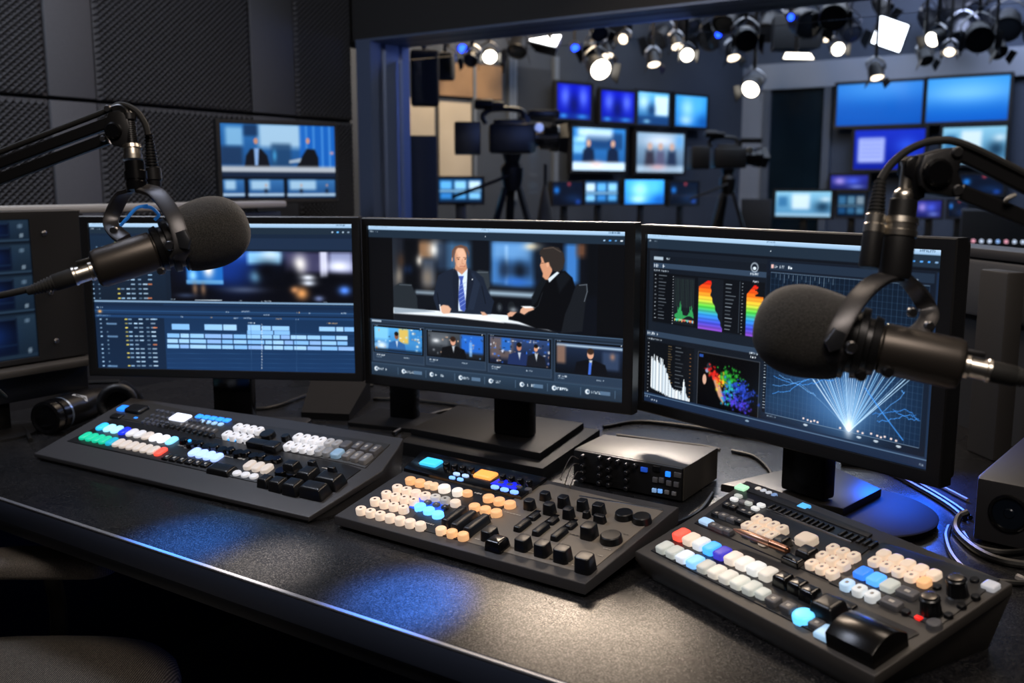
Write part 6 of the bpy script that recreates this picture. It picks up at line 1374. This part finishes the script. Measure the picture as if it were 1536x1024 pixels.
# ---- studio cameras on tripods
def studio_camera(label, foot, S, zc, ry):
    t = thing('studio_camera', label, 'studio camera', (foot.x, foot.y, 0), ry, 'studio cameras')
    c = Vector((0, 0, zc)); V = lambda x, y, z: (c.x + x * S, y * S, c.z + z * S)
    bm = NB(); box(bm, V(.0, 0, 0), (.32 * S, .17 * S, .2 * S), bev=.02 * S); box(bm, V(-.02, 0, .1), (.22 * S, .12 * S, .06 * S), bev=.015 * S); b_ = obj('camera_body', bm, BLK, t)
    bm = NB(); lathe(bm, V(.155, 0, .005), (1, 0, 0), [(0, .06 * S), (.03 * S, .06 * S), (.034 * S, .075 * S), (.1 * S, .08 * S), (.104 * S, .09 * S), (.16 * S, .095 * S), (.17 * S, .088 * S)], 28); l = obj('lens', bm, BLKG, t)
    bm = NB(); lathe(bm, V(.325, 0, .005), (1, 0, 0), [(0, .09 * S), (.06 * S, .105 * S), (.061 * S, .095 * S)], 4); obj('lens_hood', bm, BLK, l)
    bm = NB(); box(bm, V(-.31, 0, .0), (.18 * S, .2 * S, .22 * S), bev=.012 * S); v = obj('viewfinder', bm, BLK, t)
    bm = NB(); tube(bm, [V(-.18, 0, .1), V(-.2, 0, .16), V(-.12, 0, .2), V(.06, 0, .19), V(.08, 0, .12)], .02 * S, 10); obj('top_handle', bm, BLK, t)
    bm = NB(); lathe(bm, V(-.26, -.03, .23), (1, 0, 0), [(0, .03 * S), (.02 * S, .036 * S), (.12 * S, .036 * S), (.13 * S, .02 * S), (.2 * S, .018 * S)], 20); obj('eyepiece', bm, BLKM, t)
    bm = NB(); box(bm, V(.22, 0, .17), (.22 * S, .05 * S, .05 * S), bev=.01 * S); box(bm, V(.1, 0, .14), (.05 * S, .03 * S, .06 * S)); obj('matte_bar', bm, BLKM, t)
    bm = NB(); lathe(bm, V(.18, -.09, .07), (0, -1, 0), [(0, .035 * S), (.015 * S, .03 * S)], 16); obj('side_knob', bm, CHROME, t)
    bm = NB(); lathe(bm, (0, 0, zc - .36 * S), (0, 0, 1), [(0, .055 * S), (.08 * S, .075 * S), (.16 * S, .08 * S), (.2 * S, .05 * S), (.255 * S, .07 * S)], 24); obj('tripod_head', bm, BLKM, t)
    bm = NB(); tube(bm, [(-.02 * S, -.06 * S, zc - .25 * S), (-.2 * S, -.1 * S, zc - .32 * S), (-.42 * S, -.12 * S, zc - .4 * S)], .012 * S, 8); obj('pan_handle', bm, BLKM, t)
    for k, a in enumerate((math.radians(200), math.radians(-25), math.radians(95))):
        bm = NB(); e = Vector((math.cos(a) * .42, math.sin(a) * .42, .012)); s_ = Vector((math.cos(a) * .05, math.sin(a) * .05, zc - .34 * S)); m_ = s_.lerp(e, .5)
        tube(bm, [s_, m_], .026, rb=.016, ref=(-math.sin(a), math.cos(a), 0), smooth=False); leg = obj('leg', bm, BLKM, t)
        bm = NB(); tube(bm, [m_, e], .016, n=8, smooth=False); obj('lower_leg', bm, STEEL if k == 1 else BLKM, leg)
    return t
p0 = pt(768, 208, 6.2); studio_camera('large broadcast camera on tripod, left one in the studio', p0, .92, p0.z, YAW + .06)
p0 = pt(1093, 237, 8.4); studio_camera('smaller, more distant broadcast camera on tripod, right one in the studio', p0, .88, p0.z, YAW + .12)
p0 = pt(818, 262, 6.5); t = thing('cable_bag', 'grey cable bag hung on a thin stand behind the left camera', 'bag', (p0.x, p0.y, 0), .5)
bm = NB(); cyl(bm, (0, 0, .02), (0, 0, 1.42), .012); obj('pole', bm, BLKM, t); bm = NB(); lathe(bm, (0, 0, 0), (0, 0, 1), [(0, .16), (.02, .15), (.03, .02)], 24); obj('base', bm, BLK, t)
bm = NB(); lathe(bm, (0, -.05, .86), (0, 0, 1), [(0, .03), (.05, .075), (.2, .085), (.34, .05), (.42, .02)], 20, flat=.6); obj('pouch', bm, mat('grey_pouch', '#3a3734', .8, var=.3, bscale=10), t)

# ---- lighting grid and lamps
HZ = 3.15
for k, y in enumerate((5.6, 7.0, 8.4, 9.8)):
    bm = NB(); cyl(bm, (-6.2 + (k * .55 if k > 1 else .1), y, HZ), (2.3, y, HZ), .028); tag(obj('hanging_pipe', bm, BLKM), ['nearest', 'second nearest', 'third nearest', 'farthest'][k] + ' black lighting pipe spanning the studio ceiling', 'lighting pipe', 'pipes of the lighting grid')
WARM = glow('#fff1dc', 9.0); DIMW = glow('#ffe9cc', 4.0); BLUEL = glow('#1a44ff', 5.0)
LK = [(1190, 50, 8.1), (1190, 50, 7.7), (1335, 50, 8.0), (820, 60, 7.5)]
def lamp(label, px, py, d, r, lit, aim, L=None):
    """can lamp with yoke, hung from the grid; aim = direction the lens faces"""
    for k in range(40):                               # hang each lamp clear of its neighbours
        d2 = 6.4 + (k * 5 + len(LK) * 7) % 23 * .15; q_ = pt(px, py, d2)
        if all(abs(px - a) > 62 or abs(d2 - c) > .42 for a, b, c in LK) and all(abs(q_.y - y) > .2 for y in (5.6, 7.0, 8.4, 9.8)): break
    LK.append((px, py, d2)); r = r * d2 / d; d = d2
    p = pt(px, py, d); L = L or r * 2.4; aim = Vector(aim).normalized(); t = thing('hanging_spotlight', label, 'studio light', p, 0, 'studio lamps hung from the grid')
    bm = NB(); lathe(bm, Vector((0, 0, 0)) - aim * L, aim, [(0, r * .55), (L * .15, r * .8), (L * .35, r * .85), (L * .37, r * .98), (L * .96, r * 1.08), (L, r * 1.02), (L - .004, r * .96), (L - .012, r * .94)], 24); obj('housing', bm, mat('lamp_black', '#15161a', .45, metal=.3), t)
    bm = NB(); lathe(bm, -aim * .011, aim, [(0, r * .93), (.004, r * .8), (.006, 0)], 24); obj('lens', bm, lit, t)
    s = aim.cross(Vector((0, 0, 1))); s = s.normalized() if s.length > .1 else Vector((1, 0, 0)); q = -aim * (L * .55)
    bm = NB(); tube(bm, [q + s * r * 1.15, q + s * r * 1.2 + Vector((0, 0, r * .9)), q + Vector((0, 0, r * 1.7)), q - s * r * 1.2 + Vector((0, 0, r * .9)), q - s * r * 1.15], .012, rb=.005, ref=aim); obj('yoke', bm, STEEL, t)
    top = HZ - p.z; bm = NB(); cyl(bm, q + Vector((0, 0, r * 1.7)), (q.x, q.y, max(top - .032, q.z + r * 1.7 + .05)), .013); obj('hanger', bm, BLKM, t)
    for a in (1, -1):
        w_ = s if a == 1 else -s
        bm = NB(); e = aim * (r * .9) + w_ * (r * .35); u = aim.cross(s).normalized(); c_ = aim * .004 + w_ * r * 1.06
        vs = [bm.verts.new(v) for v in (c_ - u * r * .7, c_ + u * r * .7, c_ + e + u * r * .95, c_ + e - u * r * .95)]; vs2 = [bm.verts.new(v.co + w_ * .004) for v in vs]
        bm.faces.new(vs); bm.faces.new(vs2[::-1])
        for i in range(4): bm.faces.new((vs[i], vs[(i + 1) % 4], vs2[(i + 1) % 4], vs2[i]))
        obj('barn_door', bm, MATS['lamp_black'], t)
    return t
TOC = (-FH + Vector((0, 0, -.12)))
def tow(dx, dz): return -FH + CR * dx + Vector((0, 0, dz))
lamp('lit studio lamp of the stacked pair, upper, near the hanging speakers', 735, 86, 7, .052, WARM, tow(.1, -.5)); lamp('lit studio lamp of the stacked pair, lower, near the hanging speakers', 738, 98, 7.2, .055, WARM, tow(.3, -.8))
lamp('small lit studio lamp above the stacked pair', 743, 66, 7, .03, DIMW, tow(.0, -.4)); lamp('large round lit studio lamp above the small blue screens', 902, 105, 7.6, .085, WARM, tow(.3, -.5)); lamp('small lit studio lamp above the large round one', 934, 59, 7.6, .04, DIMW, tow(-.6, -.4))
lamp('narrow lit studio lamp left of the large round one', 911, 85, 8, .05, DIMW, tow(.2, -2.0)); lamp('round lit studio lamp in the middle of the ceiling', 1031, 83, 8, .056, WARM, tow(0, -.3)); lamp('small lit studio lamp just left of the middle round one', 1016, 71, 8, .05, DIMW, tow(.2, -1.6))
lamp('narrow lit studio lamp above the pale blue screen', 981, 98, 8.2, .055, DIMW, tow(.2, -2.2)); lamp('narrow lit studio lamp left of the drooping lamp', 1100, 88, 8.2, .058, DIMW, tow(.2, -2.0)); lamp('lit studio lamp drooping below the grid beside the pale column', 1125, 135, 8.6, .08, WARM, tow(-.7, -.7))
lamp('round lit studio lamp right of the wide flood', 1258, 74, 8.2, .056, WARM, tow(0, -.3)); lamp('narrow lit studio lamp just above the round one by the flood', 1242, 59, 8.2, .05, DIMW, tow(.2, -1.8)); lamp('lit studio lamp facing left near the big square panel', 1397, 60, 8, .062, WARM, tow(-1.6, -.8)); lamp('small lit studio lamp below the left-facing one', 1424, 79, 8, .045, DIMW, tow(-.5, -1.0)); lamp('narrow lit studio lamp over the plain blue screen', 1315, 118, 9.2, .07, DIMW, tow(.1, -2.4))
for lab, x, y, r in (('pale blue-lensed studio lamp at far left of the grid', 673, 86, .04), ('second blue-lensed studio lamp at far left of the grid', 694, 73, .034), ('blue-lensed studio lamp left of the large round one', 863, 72, .03), ('blue-lensed studio lamp near the middle of the grid', 1078, 52, .026), ('blue-lensed studio lamp left of the wide flood', 1187, 26, .028), ('blue-lensed studio lamp right of the big square panel', 1476, 33, .03)): lamp(lab, x, y, 7.4, r, BLUEL if r != .04 else glow('#5f8cff', 3.0), tow(.1, -.2))
OFF = mat('unlit_lens', '#2a2f38', .15)
place = ['left of the soft panel', 'right of the soft panel', 'above the narrow lamps', 'left of the middle round lamp', 'right of the middle round lamp', 'high in the middle', 'beside the angled bracket', 'left of the wide flood', 'above the wide flood', 'left of the big square panel', 'above the big square panel', 'right of the big square panel', 'second right of the big square panel', 'high at the right end', 'at the far right end', 'low at the far right end', 'low over the blue screens', 'beside the narrow lamp at left', 'high over the large round lamp', 'beside the hanging speakers', 'largest of all in the top right corner', 'behind the left-facing lamp', 'high between the flood and the big square panel', 'high above the drooping lamp', 'high left of the drooping lamp', 'over the middle round lamp']
for k, (x, y, r) in enumerate(((775, 78, .07), (862, 62, .075), (925, 40, .08), (985, 62, .09), (1062, 62, .08), (1085, 38, .09), (1120, 62, .09), (1150, 50, .1), (1215, 38, .1), (1278, 52, .08), (1330, 16, .07), (1405, 40, .09), (1440, 62, .085), (1470, 60, .1), (1510, 45, .11), (1500, 80, .07), (1390, 92, .05), (885, 78, .06), (900, 52, .07), (705, 92, .06), (1502, 16, .13), (1455, 26, .12), (1250, 28, .11), (1165, 22, .11), (1108, 28, .07), (1036, 44, .09))):
    lamp('unlit black studio lamp ' + place[k], x, y, 7.0 + (k % 4) * .5, r, OFF, tow(random.uniform(-.8, .8), random.uniform(-1.4, -.3)))
def panel(label, q, d, es, col='#ffffff', tilt=None):
    a = [pt(x, y, d + (tilt or 0) * k) for k, (x, y) in zip((1, 1, 0, 0), q)]; c = sum(a, Vector()) / 4; t = thing('hanging_softlight', label, 'studio light', c, 0, 'soft panel lights')
    n = (a[1] - a[0]).cross(a[3] - a[0]).normalized(); n = n if n.dot(FH) < 0 else -n
    for nm, k0, k1, m_, lo, hi in (('housing', 1.12, 1.0, MATS['lamp_black'], -.09, -.003), ('diffuser', .96, .96, glow(col, es), -.002, .003)):
        bm = NB(); lo_ = [bm.verts.new((p - c) * (k0 if nm == 'diffuser' else .7) + n * lo) for p in a]; hi_ = [bm.verts.new((p - c) * (k0) + n * hi) for p in a]
        bm.faces.new(lo_[::-1]); bm.faces.new(hi_)
        for i in range(4): bm.faces.new((lo_[i], lo_[(i + 1) % 4], hi_[(i + 1) % 4], hi_[i]))
        obj(nm, bm, m_, t)
    up = max(a, key=lambda p: p.z) - c; bm = NB(); cyl(bm, -n * .06 + Vector((0, 0, .02)), -n * .06 + Vector((0, 0, max(HZ - c.z, .3))), .016); obj('hanger', bm, BLKM, t)
    return t
panel('big bright square soft panel tilted near the upper right', [(1321, 23), (1364, 38), (1349, 79), (1306, 64)], 8.0, 6.0, '#f4f8ff')
panel('bright flat soft panel near the top left of the grid', [(828, 54), (842, 53), (834, 70), (793, 60)], 7.4, 6.0, '#f4f8ff', .3)
panel('wide low flood light with a warm slit under a black hood', [(1178, 79), (1216, 80), (1222, 89), (1174, 88)], 7.75, 5.0, '#fff3e0')
p0 = pt(1190, 48, 8.35); t = thing('hanging_flood_hood', 'large black hood above the warm flood light', 'studio light', p0, YAW)
bm = NB(); prism(bm, [(-.2, -.13), (.2, -.13), (.16, .13), (-.16, .13)], -.15, .13, bev=.02); obj('hood_body', bm, MATS['lamp_black'], t); bm = NB(); cyl(bm, (0, 0, .13), (0, 0, HZ - p0.z), .018); obj('hanger', bm, BLKM, t)

# ---- monitor on an arm on the control-room wall
rx = (math.cos(1.119), math.sin(1.119), 0); cw = Vector((-2.867, 2.65, 1.364)); WW, WH = .448, .283
P = Pic(448, 283, 190, 120, '#050a14'); P.map = plane_map(0, 0, 2.743, cw, rx, 448, 283)
P.rect((900, 495), (1390, 690), '#2b6fb4', c2='#1b4f8c'); P.rect((925, 520), (1000, 600), '#8fc4ea', .8, 8); P.rect((1060, 505), (1250, 610), '#b7d8f0', .85, 12); P.rect((1230, 505), (1385, 690), '#1560c0', .9, 6)
for x in (1255, 1285, 1320, 1350): P.rect((x, 510), (x + 12, 690), '#6fb4f4', .6, 3)
P.rect((1000, 510), (1060, 560), '#10294c', .8, 6); P.rect((905, 600), (1000, 680), '#1a3458', .9, 8); P.rect((1115, 590), (1200, 690), '#1d3f66', .8, 8); P.blob((1365, 630), 7, 6, '#e8a0a0', .9); P.blob((1130, 640), 8, 22, '#4fb4f0', .7)
P.poly([(1005, 700), (1012, 640), (1030, 612), (1075, 612), (1100, 640), (1115, 700)], '#10131c', 1, 2); P.ell((1052, 580), 8, 11, '#c08a72', 1, .3); P.poly([(1045, 610), (1065, 610), (1062, 680), (1050, 680)], '#8fb8f0', .9, 1)
P.poly([(1215, 700), (1245, 640), (1262, 612), (1295, 615), (1310, 650), (1312, 700)], '#0f1218', 1, 2); P.ell((1266, 580), 7, 11, '#c49078', 1, .3); P.poly([(1190, 660), (1240, 650), (1235, 668), (1190, 672)], '#b8c4d0', .8, 1)
P.rect((900, 682), (1390, 716), '#c3ccd8', .9, 5); P.rect((900, 706), (1390, 730), '#16243c', 1, 3)
for x0, x1 in ((915, 1008), (1022, 1170), (1182, 1380)): P.rect((x0, 738), (x1, 810), '#3d7cc0', .9, 3, c2='#1c4f8c'); P.rect((x0 + 10, 742), (x0 + (x1 - x0) * .6, 780), '#b9dcf4', .8, 6); P.rect((x0, 795), (x1, 806), '#c8dcec', .8, 2)
for x in (1095, 1240, 1345): P.blob((x, 785), 7, 8, '#1a1c26', .95); P.blob((x, 762), 4, 5, '#c8927a', .9)
t = thing('wall_mounted_monitor', 'monitor on the foam-covered wall showing two presenters above three small pictures', 'monitor', (cw.x, cw.y, cw.z), 1.119)
put('screen', P.mesh('screen', screen_mat('lit_wall_monitor', 1.0)), t); obj('bezel', frame_bm(WW - .003, WH - .003, .016, .008, .016, .016, -.008, .03), BLK, t)
bm = NB(); box(bm, (0, .042, 0), (WW - .02, .026, WH - .02), bev=.005); obj('rear_housing', bm, BLK, t)
bm = NB(); iv = WM(t).inverted(); e = iv @ Vector((XL + .06, 2.62, cw.z)); tube(bm, [(0, .055, 0), (.0, .1, 0), e], .018, rb=.012, ref=(0, 0, 1), smooth=False); obj('wall_arm', bm, BLKM, t)

# ---------------------------------------------------------------- light
def area(name, loc, tgt, sx, sy, power, col, spread=None):
    l = bpy.data.lights.new(name, 'AREA'); l.shape = 'RECTANGLE'; l.size, l.size_y, l.energy, l.color = sx, sy, power, s2l(hx(col))
    if spread: l.spread = math.radians(spread)
    o = bpy.data.objects.new(name, l); COL.objects.link(o); o.location = loc
    o.rotation_euler = (Vector(tgt) - Vector(loc)).to_track_quat('-Z', 'Y').to_euler(); return o
area('ceiling_key', (-.25, 1.75, 2.62), (-.85, 1.2, .74), .7, .5, 10, '#ffe9d2')
area('ceiling_back_warm', (-1.75, 2.75, 2.66), (-.95, 1.2, .8), .8, .45, 34, '#ffe6cc')
area('ceiling_front_soft', (.1, .1, 2.62), (-.7, 1.15, 1.0), 1.0, .6, 30, '#fff0e2')
area('ceiling_fill_left', (-1.9, .9, 2.62), (-1.6, 1.2, .74), .5, .5, 12, '#dfe8ff')
area('ceiling_wall_wash', (-2.3, .9, 2.62), (-3.2, 1.9, 1.5), .6, .2, 24, '#dfe4ee')
area('header_lamp_neutral', (-1.6, 3.28, 2.1), (-.5, .8, .74), .6, .1, 15, '#ffefe0')  # added strip light, no such fitting known, to lay sheen on the desk front
def spot(name, loc, px, py, power, col, cone):
    l = bpy.data.lights.new(name, 'SPOT'); l.energy, l.color, l.spot_size, l.spot_blend, l.shadow_soft_size = power, s2l(hx(col)), math.radians(cone), 1.0, .03
    o = bpy.data.objects.new(name, l); COL.objects.link(o); o.location = loc; o.rotation_euler = (atz(px, py, DZ) - Vector(loc)).to_track_quat('-Z', 'Y').to_euler(); return o
spot('added_blue_streak', (-1.95, 2.15, 2.62), 276, 812, 3400, '#2f86ff', 5.2)  # added spot in place of the left screen's blue reflection on the desk
spot('added_white_streak', (-1.75, 2.2, 2.62), 385, 848, 1500, '#fff0e2', 5)  # added white streak on the desk, standing in for a screen reflection
spot('added_blue_streak_centre', (-1.45, 2.25, 2.62), 598, 900, 2600, '#2f7fff', 4.8)  # added spot imitating the middle monitor's blue reflection on the desk front
area('desk_blue_glow', (-.37, 1.90, .875), (-.25, 1.74, .74), .12, .05, .9, '#0f5cff', 110)
area('under_desk_blue', (-.75, 1.7, .5), (-.9, 1.1, 0), .1, .1, .6, '#1f5cff')
area('studio_ceiling', (-2.0, 8.2, 3.9), (-2.0, 8.6, 0), 4, 3, 190, '#c6d2e6')
area('studio_left_warm', (-3.9, 6.2, 3.4), (-5.6, 6.9, 1.5), .8, .6, 110, '#ffe3bd')
area('studio_door_wash', (-1.6, 9.6, 3.4), (-2.2, 11, 1.6), 1.2, .4, 40, '#c8d4ff')
area('window_jamb_blue', (-1.7, 3.9, 2.0), (-3.1, 3.5, 1.5), .4, .4, 16, '#8fa9ff')
for o_ in COL.objects:
    if o_.type == 'LIGHT' and o_.name.startswith('header_lamp'): o_.data.spread = math.radians(32); o_.data.energy *= .16
w = bpy.data.worlds.new('dim_room'); SC.world = w; w.use_nodes = True; w.node_tree.nodes['Background'].inputs[0].default_value = (.010, .013, .02, 1); w.node_tree.nodes['Background'].inputs[1].default_value = .5

# ---------------------------------------------------------------- camera
cam = bpy.data.cameras.new('camera'); co = bpy.data.objects.new('camera', cam); COL.objects.link(co); SC.camera = co
cam.sensor_width = 36; cam.lens = FPX / 1536 * 36; cam.clip_end = 60
co.matrix_world = Matrix.Translation(EYE) @ Matrix((CR, CU, -CF)).transposed().to_4x4()
cam.dof.use_dof = True; cam.dof.focus_distance = 1.48; cam.dof.aperture_fstop = 4.6
SC.view_settings.view_transform = 'Standard'; SC.view_settings.look = 'None'; SC.view_settings.exposure = 0.12; SC.view_settings.gamma = 1
SC.cycles.max_bounces = 6; SC.cycles.use_denoising = True
SC.cycles.sample_clamp_indirect = 4
